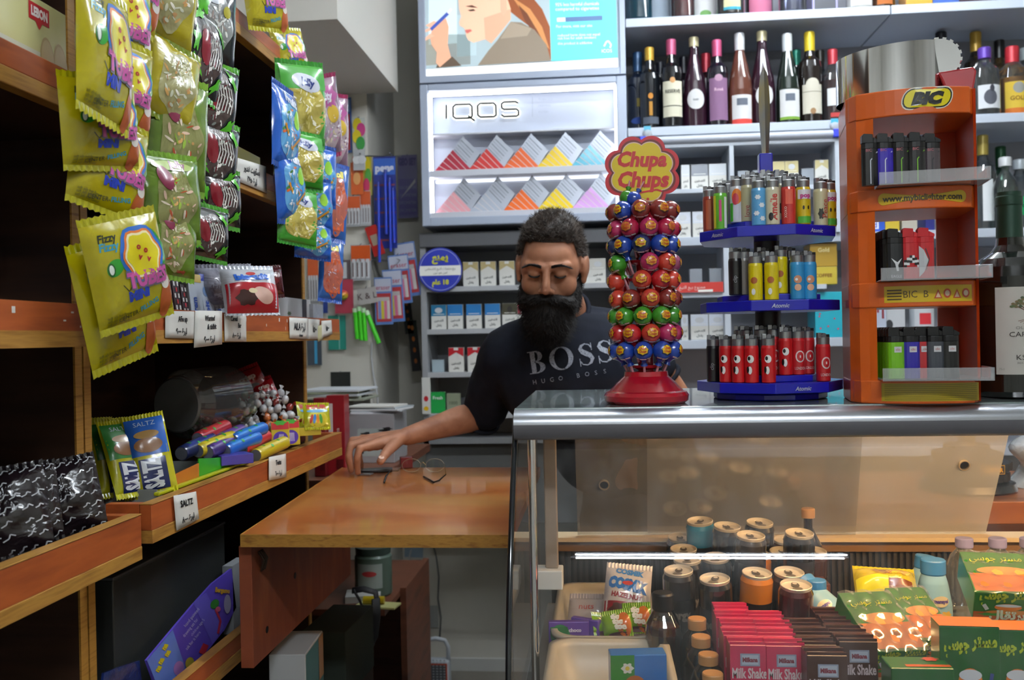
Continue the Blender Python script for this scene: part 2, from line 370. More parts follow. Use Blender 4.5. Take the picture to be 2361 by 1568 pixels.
# end pane with dark rubber edge
mb = MB(); pts = [(y+0.004, z) for y, z in GC]+[(0.44, 0.6), (0.44, 1.23), (0.0, 1.23)]
mb.add([(0.003, y, z) for y, z in pts], [tuple(range(len(pts)))], glass_mat('end_glass', refl=0.9, haze=0.03)); mb.build('end_glass', case)
mb = MB(); ed = [(0.0, 0.03, 1.236), (0.0, 0.008, 1.225)]+[(0.0, y, z) for y, z in GC]
mb.tube(ed, 0.0042, M('#10161c', 0.15, coat=0.6), n=8); mb.build('rubber_edge', case)
mb = MB(); mb.cyl((0.022, 0.03, 1.20), (0.022, 0.012, 0.6), 0.0062, CHROME, n=14); mb.build('chrome_post', case)
mb = MB(); mb.box(0.035, 0.055, 0.10, 0.115, 0.985, 1.20, M('#8b7a68', 0.5)); mb.box(0.012, 0.062, 0.085, 0.125, 0.955, 0.985, wht); mb.build('support_post', case, bevel=0.002)
# rear: lower ribbed wall, sill and sliding doors
mb = MB(); dk = M('#2f2d2b', 0.6); dk2 = M('#211f1e', 0.7)
mb.box(0.02, CX1-OX, 0.53, 0.545, 0.55, 0.938, dk2)
for i in range(0, 140): x = 0.03+i*0.0118; mb.box(x, x+0.006, 0.522, 0.53, 0.6, 0.915, dk)
mb.build('ribbed_liner', case)
mb = MB(); mb.box(0.02, CX1-OX, 0.50, 0.56, 0.938, 0.946, M('#c9b48e', 0.35)); mb.box(0.02, CX1-OX, 0.515, 0.53, 0.916, 0.938, M('#7a5a38', 0.5)); mb.build('rear_sill', case)
for k, (xa, xb, dy, tint) in enumerate([(0.075, 0.62, 0.0, (0.55, 0.56, 0.58)), (0.215, 0.90, 0.012, (0.62, 0.60, 0.58))]):
    gm = glass_mat('door_glass_%d' % k, tint, refl=2.2, rough=0.18 if k else 0.1, haze=0.30 if k else 0.12)
    ya, yb = 0.44+dy, 0.525+dy
    mb = MB(); mb.add([(xa, ya, 1.228), (xb, ya, 1.228), (xb-0.03*(k), yb, 0.947), (xa, yb, 0.947), (xa, ya+0.004, 1.228), (xb, ya+0.004, 1.228), (xb-0.03*k, yb+0.004, 0.947), (xa, yb+0.004, 0.947)],
        [(0, 1, 2, 3)], gm)
    d = mb.build('sliding_door', case)
    hx, t_ = (xa+0.055, 0.62) if not k else (xb-0.085, 0.50)
    T = Matrix.Translation((hx, ya+(yb-ya)*t_-0.002, 1.228-0.281*t_)) @ Matrix.Rotation(0.29, 4, 'X') @ Matrix.Rotation(pi/2, 4, 'X')
    ring = [(0.0085, -0.001), (0.0105, -0.001), (0.0105, 0.004), (0.0085, 0.004), (0.0085, -0.001)]
    mb = MB(); mb.lathe(ring, M('#b7a98f', 0.3, metal=0.7), n=24, T=T); mb.lathe([(0.0085, 0.0)], BLACK, n=24, T=T); mb.build('finger_hole', d)
mb = MB(); mb.box(0.0, CX1-OX, -0.15, 0.53, 0.56, 0.60, wht); mb.box(0.0, CX1-OX, -0.17, 0.56, 0.0, 0.56, M('#b9bcc0', 0.4)); mb.build('base_cabinet', case)
mb = MB(); mb.box(0.012, CX1-OX, -0.14, 0.52, 0.775, 0.7845, M('#9a9c9e', 0.3, metal=0.5)); mb.build('inner_shelf', case)
mb = MB(); mb.cyl((0.30, 0.040, 1.216), (1.5, 0.040, 1.216), 0.011, M((1, 0.60, 0.27), emit=48, key='warm'), n=10); mb.build('inner_lamp', case)
# ================================================================ back wall: lit tobacco cabinet
def pl(Y): return lambda u, v, o: tuple(PY(u, -v, Y-o))               # drawing on an upright sheet at its own distance
def zc(sc, x0, y0): return lambda *p: [(x0+a/sc, -(y0+b/sc)) for a, b in p]
def EM(col, s=1.0): return M(col, rough=0.6, emit=s*0.62)
cab_m = M('#a3adc0', 0.35)
t = thing('tobacco_display_cabinet', 'lit grey wall cabinet with backlit letters over its slanted packs', 'cabinet', (-0.612, 3.25, 1.745))
W = 0.724
def cb(n, par, *bx, bev=0.003, m=cab_m):
    mb = MB()
    for b in bx: mb.box(*b, m)
    return mb.build(n, par, bevel=bev)
cb('frame', t, (0, 0.028, 0, 0.45, 0, 0.50), (W-0.034, W, 0, 0.45, 0, 0.50), (0.028, W-0.034, 0, 0.45, 0, 0.03), (0.028, W-0.034, 0, 0.45, 0.478, 0.50), m=cab_m)
cb('back_panel', t, (0.028, W-0.034, 0.10, 0.11, 0.03, 0.478), m=M('#b4bbca', 0.5))
led = M((0.95, 0.97, 1.0), emit=6, key='led')
for bx in ((0.03, W-0.036, 0.045, 0.06, 0.470, 0.477), (0.029, 0.035, 0.03, 0.05, 0.035, 0.475), (W-0.041, W-0.035, 0.03, 0.05, 0.035, 0.475)):
    MB().box(*bx, led).build('light_strip', t)
MB().box(0.036, W-0.042, 0.085, 0.10, 0.166, 0.171, M((0.95, 0.97, 1.0), emit=1.2, key='added_led')).build('light_strip', t)  # added glow strip under the shelf, put in to light the lower packs
for z in (0.196, 0.048): cb('shelf', t, (0.03, W-0.036, 0.005, 0.10, z-0.022 if z > 0.1 else z-0.018, z), bev=0.001, m=M('#c9ccd6', 0.4))
cb('shelf_front', t, (0.03, W-0.036, 0.03, 0.10, 0.325, 0.331), bev=0.001, m=M('#c9cbd2', 0.4))
# letters with a glowing edge
q = zc(2.904, 940, 0); sf = pl(3.335)
LET = [[(258, 702), (258, 795)],
       [(320, 700), (415, 697), (430, 712), (432, 778), (418, 790), (322, 793), (305, 780), (303, 716), (320, 700)], [(405, 775), (448, 808)],
       [(485, 692), (575, 690), (590, 705), (592, 770), (577, 781), (487, 784), (470, 770), (468, 707), (485, 692)],
       [(740, 690), (722, 680), (645, 683), (628, 695), (630, 722), (645, 732), (728, 730), (742, 742), (742, 768), (728, 777), (645, 780), (628, 768)]]
glow = M((1.0, 0.99, 0.9), emit=1.1, key='glow')
T_in = t.matrix_world.copy(); T_in.translation = t.location
def loc_sf(s, o): return lambda u, v, off: tuple(Vector(s(u, v, off))-Vector(o.location))
mb = MB(); s2 = loc_sf(sf, t)
for l in LET: mb.line(s2, q(*l), 9.5, glow, off=0.004)
mb.build('letter_glow', t)
mb = MB()
for l in LET: mb.line(s2, q(*l), 5.0, M('#0c1216', 0.5), off=0.008)
mb.line(s2, q((835, 650), (835, 780)), 1, M('#8d93a3'), off=0.003)
for k, st in enumerate(['TOBACCO', 'HEATING', 'SYSTEM']): mb.text(s2, st, *q((875, 672+k*42))[0], 5, M('#9aa0b0'), off=0.003, al='l')
mb.build('lettering', t)
# top lightbox with the advert
b_ = thing('advert_lightbox', 'lit advert box with a woman in profile and a turquoise text panel', 'sign', (-0.612, 3.25, 2.262))
cb('housing', b_, (0, W, 0.012, 0.42, -0.012, 0.50), m=cab_m)
cb('frame', b_, (0, 0.024, 0, 0.014, -0.012, 0.5), (W-0.02, W, 0, 0.014, -0.012, 0.5), (0.02, W-0.02, 0, 0.014, -0.012, 0.012), m=cab_m, bev=0.002)
s3 = loc_sf(pl(3.259), b_); Z = lambda *p: zc(2.904, 940, 0)(*p)
mb = MB()
mb.poly(s3, Z((100, -160), (960, -160), (962, 408), (106, 466)), EM('#9fb0b6', 0.9), 0)
for (a, c, d, e, col) in ((140, -100, 330, 300, '#c5d6da'), (110, 250, 240, 440, '#8d8f86'), (250, 230, 420, 440, '#7f8684'), (330, 100, 460, 380, '#a9bcc2'), (560, -120, 700, 20, '#b8c8cc')):
    mb.poly(s3, Z((a, c), (d, c), (d, e-10), (a, e)), EM(col, 0.9), 0.0004)
mb.poly(s3, Z((560, -140), (700, -150), (800, -60), (900, 60), (952, 180), (960, 400), (930, 380), (890, 300), (820, 180), (740, 120), (690, 80), (600, 20)), EM('#8a4a26', 0.8), 0.0010)
mb.poly(s3, Z((700, -20), (820, 60), (900, 180), (950, 330), (920, 300), (860, 190), (780, 100)), EM('#c0834e', 0.8), 0.0014)
mb.poly(s3, Z((740, 30), (800, 90), (870, 210), (930, 330), (900, 320), (840, 220), (780, 130)), EM('#6a3a22', 0.8), 0.0018)
mb.poly(s3, Z((470, 437), (540, 340), (600, 270), (690, 145), (760, 150), (850, 200), (930, 300), (958, 406)), EM('#857868', 0.75), 0.0022)
mb.poly(s3, Z((620, 260), (690, 145), (830, 190), (800, 240)), EM('#9a8c7a', 0.75), 0.0026)
mb.poly(s3, Z((350, -140), (560, -150), (650, -60), (690, 60), (690, 130), (610, 230), (560, 290), (520, 262), (440, 285), (405, 268), (392, 240), (388, 205), (375, 185), (350, 172), (345, 150), (358, 110), (345, 60), (340, 0)), EM('#e6b79a', 0.85), 0.0030)
mb.poly(s3, Z((510, 120), (690, 60), (690, 130), (560, 290), (520, 262)), EM('#d9a487', 0.8), 0.0034)
mb.poly(s3, Z((620, -20), (660, -20), (665, 70), (640, 110), (622, 70)), EM('#e0a68a', 0.85), 0.0038)
mb.poly(s3, Z((385, 42), (430, 34), (470, 52), (430, 50)), EM('#5b3a2c', 0.6), 0.0042)
mb.poly(s3, Z((400, 68), (440, 60), (455, 72), (420, 76)), EM('#4a3428', 0.5), 0.0042)
mb.poly(s3, Z((384, 200), (420, 196), (432, 206), (400, 224), (388, 216)), EM('#c4665e', 0.8), 0.0042)
mb.poly(s3, Z((190, 455), (215, 380), (300, 380), (360, 440)), EM('#5a4a3c', 0.7), 0.0022)
mb.poly(s3, Z((150, 250), (165, 190), (215, 150), (255, 120), (275, 180), (268, 300), (290, 385), (215, 450), (190, 420), (195, 350), (160, 300)), EM('#dca284', 0.85), 0.0030)
for f in ([(105, 205), (160, 180), (190, 190), (120, 215)], [(105, 265), (150, 225), (180, 240), (115, 275)], [(120, 170), (175, 140), (205, 150), (150, 185)]): mb.poly(s3, Z(*f), EM('#e3ad92', 0.85), 0.0036)
mb.line(s3, Z((155, 198), (270, 88)), 7.5, EM('#3f55a6', 0.8), off=0.0046); mb.line(s3, Z((268, 90), (292, 60)), 4, EM('#e9e4d8', 0.9), off=0.0046)
mb.poly(s3, Z((945, -160), (1390, -160), (1406, 388), (962, 408)), EM('#5fd3d0', 0.95), 0.0005)
wht_e = EM('#f4fbf8', 0.95)
for k, (st, x, y, h) in enumerate([('95% less harmful chemicals', 990, 42, 8), ('compared to cigarettes', 990, 72, 8), ('For more, visit our site', 995, 186, 6.5), ('reduced harm does not equal', 1005, 245, 6), ('risk free for adult smokers', 1005, 265, 6), ('this product is addictive', 1005, 300, 6), ('ICOS', 1300, 352, 8)]):
    mb.text(s3, st, *Z((x, y))[0], h, wht_e, off=0.0012, al='l', maxw=100, ang=0.03)
mb.line(s3, Z((1055, 131), (1304, 119)), 11, EM('#56719a', 0.7), off=0.0014); mb.line(s3, Z((1000, 133), (1055, 130)), 9, EM('#e6ecec', 0.9), off=0.0014)
mb.line(s3, Z((1315, 310), (1330, 280), (1345, 275), (1362, 300), (1355, 320)), 3, wht_e, off=0.0014)
mb.poly(s3, Z((106, 466), (1406, 388), (1408, 448), (108, 512)), EM('#fbf8f0', 1.1), 0.0007)
mb.text(s3, ar('هذا المنتج ليس خاليا من المخاطر وهو يسبب الادمان للبالغين فقط لا غير ابدا'), *Z((760, 466))[0], 6, EM('#8d8a84', 0.6), off=0.0016, ang=0.035, maxw=330)
mb.build('poster', b_)

# slanted packs in the lit cabinet
u_ = 0.000529
def slant_pack(col):
    mb = MB(); P_ = lambda *p: [((a-280)*u_, (1165-b)*u_) for a, b in p]
    sil = M('#b9bfcb', 0.3, metal=0.3)
    mb.prism(P_((350, 930), (465, 1050), (395, 1148), (280, 1020)), -0.012, 0.012, sil, 'y')
    mb.prism(P_((280, 1020), (395, 1148), (388, 1165), (148, 1165), (165, 1147)), -0.012, 0.012, PL(col), 'y')
    o = mb.build('cigarette_pack')
    fl = lambda u, v, o_: (u, -0.012-o_, v); mb = MB()
    for k in range(4):
        a = 0.16+0.22*k; p0 = (280-115*a*1.0, 1020+127*a); p1 = (p0[0]+115*(1-0.15*k)*0.97, min(p0[1]+128*(1-0.15*k), 1162))
        (x0, y0), (x1, y1) = P_(p0, p1); mb.line(fl, [(x0, y0), (x1, y1)], 0.0020, M('#d9d0cf', 0.4), off=0.0006)
    for k in range(5):
        (x0, y0), (x1, y1) = P_((345-12*k-6, 958+15*k), (425-12*k-4, 1044+16*k)); mb.line(fl, [(x0, y0), (x1, y1)], 0.0009 if k % 2 else 0.0022, M('#6c7280', 0.5), off=0.0006)
    mb.build('stripes', o)
    return o
rows = [(1.745+0.196, [('#a92c3f', 'dark red'), ('#c63534', 'bright red'), ('#e0622b', 'orange'), ('#e6c31f', 'yellow'), ('#1f9db6', 'turquoise')], 'upper'),
        (1.745+0.048, [('#e5a3ab', 'pale pink'), ('#b4bcc9', 'grey'), ('#ee6b1e', 'orange'), ('#f0cf05', 'yellow'), ('#d8a2df', 'lilac')], 'lower')]
for z, cols, nm in rows:
    for i, (c, cn) in enumerate(cols):
        o = slant_pack(c); x = -0.575+0.071+i*0.1215; o.location = (x, 3.30, z+0.0006)
        tag(o, '%s and silver slanted pack on the %s shelf of the lit cabinet' % (cn, nm), 'cigarette pack', 'slanted packs in the lit cabinet')

# ================================================================ open tobacco shelves under it
grey = M('#8f9194', 0.45); greyd = M('#55565a', 0.5)
t = thing('tobacco_shelves', 'grey open tobacco shelves below the lit cabinet, behind the man', 'shelving', (-0.632, 3.30, 0.95))
W2 = 0.742
for x in (0, W2-0.02): MB().box(x, x+0.02, 0, 0.22, 0, 0.76, grey).build('side_panel', t, bevel=0.001)
MB().box(0, W2, 0.22, 0.23, 0, 0.76, M('#6f7175', 0.5)).build('back_panel', t)
MB().box(0.0, W2, -0.01, 0.22, 0.725, 0.775, greyd).build('top_board', t, bevel=0.002)
MB().box(-0.0, W2, 0.04, 0.44, -0.27, 0.02, M('#5a5b5a', 0.6)).build('lower_body', t)
MB().box(0.0, W2, -0.0, 0.44, 0.0201, 0.04, M('#77787a', 0.5)).build('lower_top', t)
for z in (1.533, 1.381, 1.226, 1.078): MB().box(0.02, W2-0.02, 0.0, 0.22, z-0.95-0.018, z-0.95, M('#a6a8ab', 0.4)).build('shelf', t, bevel=0.001)
def cig_pack(top, kind):
    def f():
        o = MB().box(-0.0275, 0.0275, 0, 0.022, 0, 0.088, PL('#d6d5cf')).build('cigarette_pack', bevel=0.0008)
        fl = flat(0); mb = MB()
        if kind == 'chev':
            mb.poly(fl, [(-0.027, 0.055), (-0.027, 0.087), (0.027, 0.087), (0.027, 0.055), (0, 0.071)], PL(top), 0.0004)
            mb.rect(fl, -0.008, 0.078, 0.008, 0.087, PL('#dcdcd8'), 0.0007, 1)
        else:
            mb.rect(fl, -0.0272, 0.048, 0.0272, 0.0875, PL(top), 0.0004, 1)
            if kind == 'logo': mb.ell(fl, 0, 0.068, 0.014, 0.010, PL('#c9ccd0'), 0.0007, k=1)
            if kind == 'crest': mb.ell(fl, 0, 0.066, 0.009, 0.013, PL('#2a2622'), 0.0007, k=1)
            mb.line(fl, [(-0.02, 0.054), (0.02, 0.054)], 0.002, PL('#e8e8e4'), 0.0007)
        mb.text(fl, ar('التدخين'), 0, 0.028, 0.008, INK, 0.0007, maxw=0.045, bold=0.02)
        mb.text(fl, ar('يقتل'), 0, 0.011, 0.008, INK, 0.0007, maxw=0.03, bold=0.02)
        mb.build('label', o); return o
    return f
def pk(px, py, Y, z, key, top, kind, label, grp, s=1.0, cat='cigarette pack'):
    p = PY(px, py, Y); return stamp('pk'+key, cig_pack(top, kind), (p.x, Y, z+0.0005), (0, 0, 0), label, grp, (s, 1, s), cat)
for i, px in enumerate((1085.5, 1126, 1169)): pk(px, 648, 3.33, 1.533, 'gold', '#b9a877', 'chev', 'white pack with gold roof shape, %s from the round blue sign' % ['first', 'second', 'third'][i], 'gold and white packs beside the man')
pk(1379, 640, 3.33, 1.533, 'silv', '#c9c7c0', 'logo', "pale pack on the top tobacco shelf beside the man's ear", 'gold and white packs beside the man')
pk(1345, 640, 3.33, 1.533, 'silv', '#c9c7c0', 'logo', "pale pack half hidden by the man's ear", 'gold and white packs beside the man', 0.98)
for i, px in enumerate((1012, 1050, 1093, 1136)): pk(px, 750, 3.33, 1.381, 'blue%d' % (i == 0), '#2a78b8' if i else '#27739a', 'logo' if i == 0 else 'plain', 'blue and white pack, %s from the left on the second tobacco shelf' % ORD[i], 'blue packs on the second tobacco shelf')
pk(1176, 750, 3.33, 1.381, 'dark', '#3c3a28', 'crest', "dark pack with a crest above the man's shoulder", None)
pk(1212, 745, 3.33, 1.381, 'mar', '#9c2f3e', 'plain', "crimson pack touching the man's beard on the second shelf", None)
for i, px in enumerate((1052, 1096)): pk(px, 846, 3.33, 1.226, 'red', '#b8202a', 'chev', 'red and white roof pattern pack %s' % ['standing away from the shoulder', 'partly behind the dark sleeve'][i], 'red and white packs on the third tobacco shelf')
# low goods of that shelf
def simple_box(name, label, cat, px, pyb, Y, w, h, d, col, prints=None, group=None, z=None, rz=0, mat=None, lean=0):
    p = PY(px, pyb, Y); m = mat or PL(col)
    o = MB().box(-w/2, w/2, 0, d, 0, h, m).build(name, loc=(p.x, Y, p.z if z is None else z), rot=(lean, 0, rz), bevel=min(0.0015, w/10), label=label, cat=cat, group=group)
    if prints:
        mb = MB(); prints(mb, flat(0)); mb.build('label_print', o)
    return o
def pr_text(st, h, col, v, bold=0.02, maxw=None, bg=None):
    def f(mb, s):
        if bg: mb.rect(s, -bg[0], bg[1], bg[0], bg[2], PL(bg[3]), 0.0004, 2)
        mb.text(s, st, 0, v, h, PL(col), 0.0008, bold=bold, maxw=maxw)
    return f
simple_box('clear_box', 'small clear plastic box left of the red and white packs', 'box', 1010, 855, 3.34, 0.045, 0.045, 0.03, '#9fb0b8', z=1.2265)
simple_box('green_packet', 'bright green packet on the lowest tobacco shelf', 'packet', 1010, 950, 3.33, 0.052, 0.076, 0.02, '#1f9a46', pr_text('Fresh', 0.012, '#e8f4e8', 0.05), z=1.0785)
simple_box('banknote_packet', 'pale patterned packet beside the green packet', 'packet', 1046, 950, 3.34, 0.05, 0.07, 0.02, '#8f967f', pr_text('1000', 0.012, '#5b6450', 0.03), z=1.0785)
simple_box('red_packet', 'red packet on the lowest tobacco shelf next to the sleeve', 'packet', 1141, 950, 3.33, 0.055, 0.06, 0.02, '#d23a22', pr_text('ar', 0.012, '#f1d9c9', 0.03), z=1.0785)
o = simple_box('tall_carton', 'narrow white carton with red mark at the shelf post', 'carton', 983, 946, 3.27, 0.03, 0.13, 0.012, '#cfcfca', lambda mb, s: (mb.ell(s, 0, 0.055, 0.008, 0.01, PL('#b3242c')), mb.ell(s, 0, 0.02, 0.009, 0.008, PL('#e0b41c'))), z=1.0785)
o.location.z = 0.9702+0.11; 
# round notice
cpt = PY(1015, 622, 3.285)
o = MB().cyl((0, 0.003, 0), (0, 0, 0), 0.079, PL('#2f3aa6'), n=48, smooth=False).build('age_notice_sign', loc=tuple(cpt), label='round blue notice with yellow writing and white band', cat='sign')
mb = MB(); fl = flat(0)
for r0, r1 in ((0.072, 0.0735),):
    mb.add([fl(r*cos(2*pi*i/48), r*sin(2*pi*i/48), 0.0004) for r in (r0, r1) for i in range(48)], [(i, (i+1) % 48, 48+(i+1) % 48, 48+i) for i in range(48)], PL('#b9bfe0'))
mb.poly(fl, [(-0.0735, 0.0145), (-0.075, 0), (-0.0735, -0.0205), (0.0735, -0.0205), (0.075, 0), (0.0735, 0.0145)], WHITEP, 0.0005)
ye = PL('#c9c832'); mb.text(fl, ar('يمنع'), 0, 0.034, 0.024, ye, 0.0009, bold=0.05); mb.text(fl, ar('عام')+' 18', 0, -0.052, 0.017, ye, 0.0009, bold=0.05)
mb.text(fl, ar('بيع منتجات التبغ للاشخاص'), 0, 0.0, 0.008, INK, 0.0009, maxw=0.11); mb.text(fl, ar('لمن هم دون'), 0, -0.014, 0.008, INK, 0.0009, maxw=0.05)
mb.build('print', o)

# ================================================================ white shelves at the back right
rs = M('#b4bcc8', 0.45); rsd = M('#8a8b92', 0.6)
t = thing('bottle_shelves', 'pale grey wall shelves full of bottles and tobacco at the back', 'shelving', (0.114, 3.25, 0.9))
RW = 2.2
MB().box(0, RW, 0.36, 0.37, -0.9, 2.0, rsd).build('back_panel', t)
MB().box(-0.001, 0.017, 0, 0.36, -0.9, 0.0, rs).build('side_panel', t)
for k, (z, x0, x1) in enumerate([(2.44, 0, 0.885), (2.44, 0.889, RW), (2.062, 0, RW), (1.68, 0, RW), (1.325, 0, RW), (0.95, 0, RW)]):
    MB().box(x0, x1, 0, 0.36, z-0.9-0.03, z-0.9, rs).build('shelf', t, bevel=0.002)
# rack of pigeonholes standing on the 1.68 board
rk = thing('tobacco_rack', 'white pigeonhole rack of cigarette packs under the wine bottles', 'rack', (0.15, 3.235, 1.6805))
wr = M('#bcc3cd', 0.45)
for a in ((0, 0.67, -0.0, 0.20, 0.305, 0.325), (0, 0.67, 0, 0.20, 0.148, 0.163)): MB().box(*a, wr).build('shelf', rk, bevel=0.001)
for x in (0, 0.305, 0.655): MB().box(x, x+0.015, -0.001, 0.20, 0.0, 0.305, wr).build('upright', rk, bevel=0.001)
rk2 = thing('tobacco_rack', 'white post and price rail rack below the pigeonhole rack', 'rack', (0.15, 3.235, 1.326))
MB().box(0.28, 0.30, 0, 0.2, 0, 0.322, wr).build('upright', rk2); MB().box(0, 0.28, 0, 0.2, 0.145, 0.16, wr).build('shelf', rk2)
mb = MB(); mb.box(0.04, 0.275, -0.012, 0.0, 0.162, 0.196, PL('#c5342c')); mb.text(flat(-0.012), ar('ممنوع بيع التبغ'), 0.17, 0.175, 0.011, M('#f0d9d2'), 0.0008, maxw=0.12); mb.rect(flat(-0.012), 0.19, 0.163, 0.24, 0.171, WHITEP, 0.0008, 1); mb.build('price_rail', rk2)
MB().box(0.36, 0.62, 0, 0.2, 0.165, 0.18, wr).build('shelf', rk2)
g2 = 'cigarette packs in the pigeonhole rack'
def zz(a): return 1380+a/2.376
for i, (x0, x1, row, key, col, kd, nm) in enumerate([(455, 500, 1, 'w1', '#cdd2d8', 'plain', 'white pack half hidden by the flower sign'), (510, 600, 1, 'g1', '#7d828c', 'plain', 'dark grey topped pack in the upper left pigeonhole'), (608, 700, 1, 'w1', '#cdd2d8', 'plain', 'white pack at the middle post of the rack'),
     (950, 1020, 1, 'go', '#c9bd8c', 'plain', 'gold pack right of the knife tip'), (1025, 1095, 1, 'go', '#c9bd8c', 'logo', 'gold pack with an emblem in the upper right pigeonhole'), (1190, 1260, 1, 'go', '#c9bd8c', 'chev', 'tallest gold pack at the right end of the rack'),
     (420, 505, 0, 'wb', '#d5dbe6', 'logo', 'white pack with emblem low beside the flower sign'), (518, 600, 0, 'wb', '#d5dbe6', 'logo', 'white pack with emblem left of the rotating lighter tray')]):
    o = pk(zz((x0+x1)/2), 430 if row else 545, 3.27, 1.6805+(0.163 if row else 0), key+kd, col, kd, nm, g2)
    o.scale.x = (x1-x0)/2.376*3.27/2150/0.055
for i, (x0, x1, row, nm) in enumerate([(765, 820, 1, 'plain grey carton left of the knife'), (845, 880, 1, 'plain grey carton behind the knife blade'), (1115, 1180, 1, 'plain grey carton between the gold packs')]):
    simple_box('small_carton', nm, 'carton', zz((x0+x1)/2), 430, 3.28, (x1-x0)/2.376*3.28/2150, 0.062, 0.03, '#8d949c', z=1.6805+0.1635, group=g2)
for i, (x, nm) in enumerate([(535, 'plain grey carton behind the red price rail'), (643, 'plain grey carton above the words of the price rail')]): simple_box('small_carton', nm, 'carton', zz(x), 675, 3.28, 0.043, 0.085, 0.03, '#7f868e', z=1.326+0.1605)
for i, (x0, x1, nm) in enumerate([(455, 492, 'white pack against the lollipops, low rack'), (508, 602, 'white pack with round emblem in the low rack'), (608, 700, 'white pack beside the rack post')]):
    o = pk(zz((x0+x1)/2), 785, 3.28, 1.3255, 'wblogo', '#d5dbe6', 'logo', nm, 'white packs in the low rack'); o.scale.x = (x1-x0)/2.376*3.28/2150/0.055
simple_box('carton', 'gold patterned carton right of the turning lighter stand', 'carton', zz(1235), 635, 3.27, 0.09, 0.078, 0.1, '#a8862e', pr_text('Gold', 0.014, '#e6d9a0', 0.05), z=1.326+0.181+0.061)
simple_box('carton', 'yellow carton under the gold patterned carton', 'carton', zz(1235), 675, 3.265, 0.09, 0.06, 0.1, '#c2ab3c', pr_text('COFFEE', 0.012, '#7a4a1c', 0.025, maxw=0.07), z=1.326+0.1805)
simple_box('turquoise_box', 'turquoise box behind the orange lighter tower', 'box', zz(1290), 812, 3.26, 0.12, 0.155, 0.12, '#22a5b8', lambda mb, s: [mb.ell(s, random.uniform(-.05, .05), random.uniform(.02, .14), .003, .003, PL('#d03a5a')) for _ in range(6)], z=1.3255)
simple_box('blue_carton', 'blue carton with white letter seen through the tower', 'carton', 2018, 542, 3.27, 0.07, 0.055, 0.1, '#2f55b8', pr_text('d', 0.02, '#2f55b8', 0.015, bg=(0.012, 0.01, 0.04, '#e8e8ea')), z=1.6805)
simple_box('yellow_carton', 'yellow carton beside the blue one seen through the tower', 'carton', 2057, 540, 3.27, 0.05, 0.06, 0.1, '#c2a838', z=1.6805)
simple_box('cream_carton', 'cream carton right of the yellow one seen through the tower', 'carton', 2098, 540, 3.27, 0.05, 0.06, 0.1, '#b3ab9e', z=1.6805)
simple_box('navy_carton', 'navy carton at the right inside the tower opening', 'carton', 2145, 540, 3.27, 0.03, 0.06, 0.1, '#272a72', z=1.6805)
simple_box('dripping_print_box', 'pale box with dripping red print behind the tower', 'box', 2020, 780, 3.24, 0.07, 0.14, 0.1, '#b4bccd', lambda mb, s: [mb.rect(s, -0.034, 0.11, 0.034, 0.139, PL('#8f2f38'), 0.0004, 1)]+[mb.rect(s, x, 0.11-l, x+0.007, 0.112, PL('#8f2f38'), 0.0005, 1) for x, l in ((-0.032, 0.015), (-0.014, 0.06), (0.004, 0.03), (0.02, 0.05))], z=1.3255)
simple_box('white_carton', 'white carton beside the dripping print box', 'carton', 2065, 780, 3.26, 0.065, 0.13, 0.1, '#c2c4c8', lambda mb, s: mb.ell(s, -0.02, 0.04, 0.012, 0.016, PL('#33343a')), z=1.3255)
for i, (px, c, nm) in enumerate([(1960, '#4a3f3c', 'dark brown'), (2180, '#3a2a2a', 'maroon'), (2250, '#5a2a2a', 'dark red')]): pass

# ---------------------------------------------------------------- bottles
PB = {'bord': [(0, 0), (0.034, 0), (0.0375, 0.006), (0.0375, 0.185), (0.034, 0.205), (0.019, 0.222), (0.0145, 0.24), (0.0145, 0.30)],
      'slope': [(0, 0), (0.036, 0), (0.040, 0.006), (0.040, 0.12), (0.036, 0.16), (0.025, 0.21), (0.0165, 0.25), (0.0145, 0.275), (0.0145, 0.31)],
      'spirit': [(0, 0), (0.038, 0), (0.042, 0.006), (0.043, 0.15), (0.038, 0.175), (0.022, 0.20), (0.0135, 0.215), (0.0135, 0.26)],
      'square': [(0, 0), (0.045, 0), (0.048, 0.006), (0.048, 0.13), (0.044, 0.16), (0.02, 0.185), (0.015, 0.20), (0.015, 0.235)]}
def bottle(kind, glass, foil, flen, label=None, s=1.0, clear=None, foilr=1.12, text=None):
    """clear: colour of the liquid seen through clear glass"""
    def f():
        t = bpy.data.objects.new('bottle', None); C.objects.link(t)
        pr = PB[kind]; H = pr[-1][1]
        if clear:
            MB().lathe(pr, glass_mat('bottle_glass_'+str(glass), lin(glass)[:3], refl=2.0, haze=0.03), 20).build('body', t)
            if clear != 'none': lv = [(r*0.93, z+0.002) for r, z in pr if z < 0.19*H/0.3]; MB().lathe(lv+[(0, lv[-1][1])], M(clear, 0.1, trans=0.35), 16).build('liquid', t)
        else: MB().lathe(pr, M(glass, 0.07, coat=0.6), 22).build('body', t)
        MB().lathe([(0.0147*foilr, H-flen), (0.0152*foilr, H-0.012), (0.0152*foilr, H), (0.0132*foilr, H+0.003), (0, H+0.003)], M(foil, 0.32, metal=0.25), 16).build('cap', t)
        if label:
            r = pr[3][0]; mb = MB(); sf = cylf(r)
            for it in label:
                if it[0] == 'r': mb.rect(sf, -it[1], it[2], it[1], it[3], PP(it[4]), 0.0006+0.0003*(it[5] if len(it) > 5 else 0), 10)
                elif it[0] == 'e': mb.ell(sf, it[5] if len(it) > 5 else 0, it[3], it[1], it[2], PP(it[4]), 0.0007+0.0003*(1 if len(it) > 6 else 0), n=24, k=5)
                elif it[0] == 't': mb.text(sf, it[1], 0, it[2], it[3], PP(it[4]), 0.0016, maxw=it[5], bold=0.02)
            mb.build('label', t)
        return t
    return f
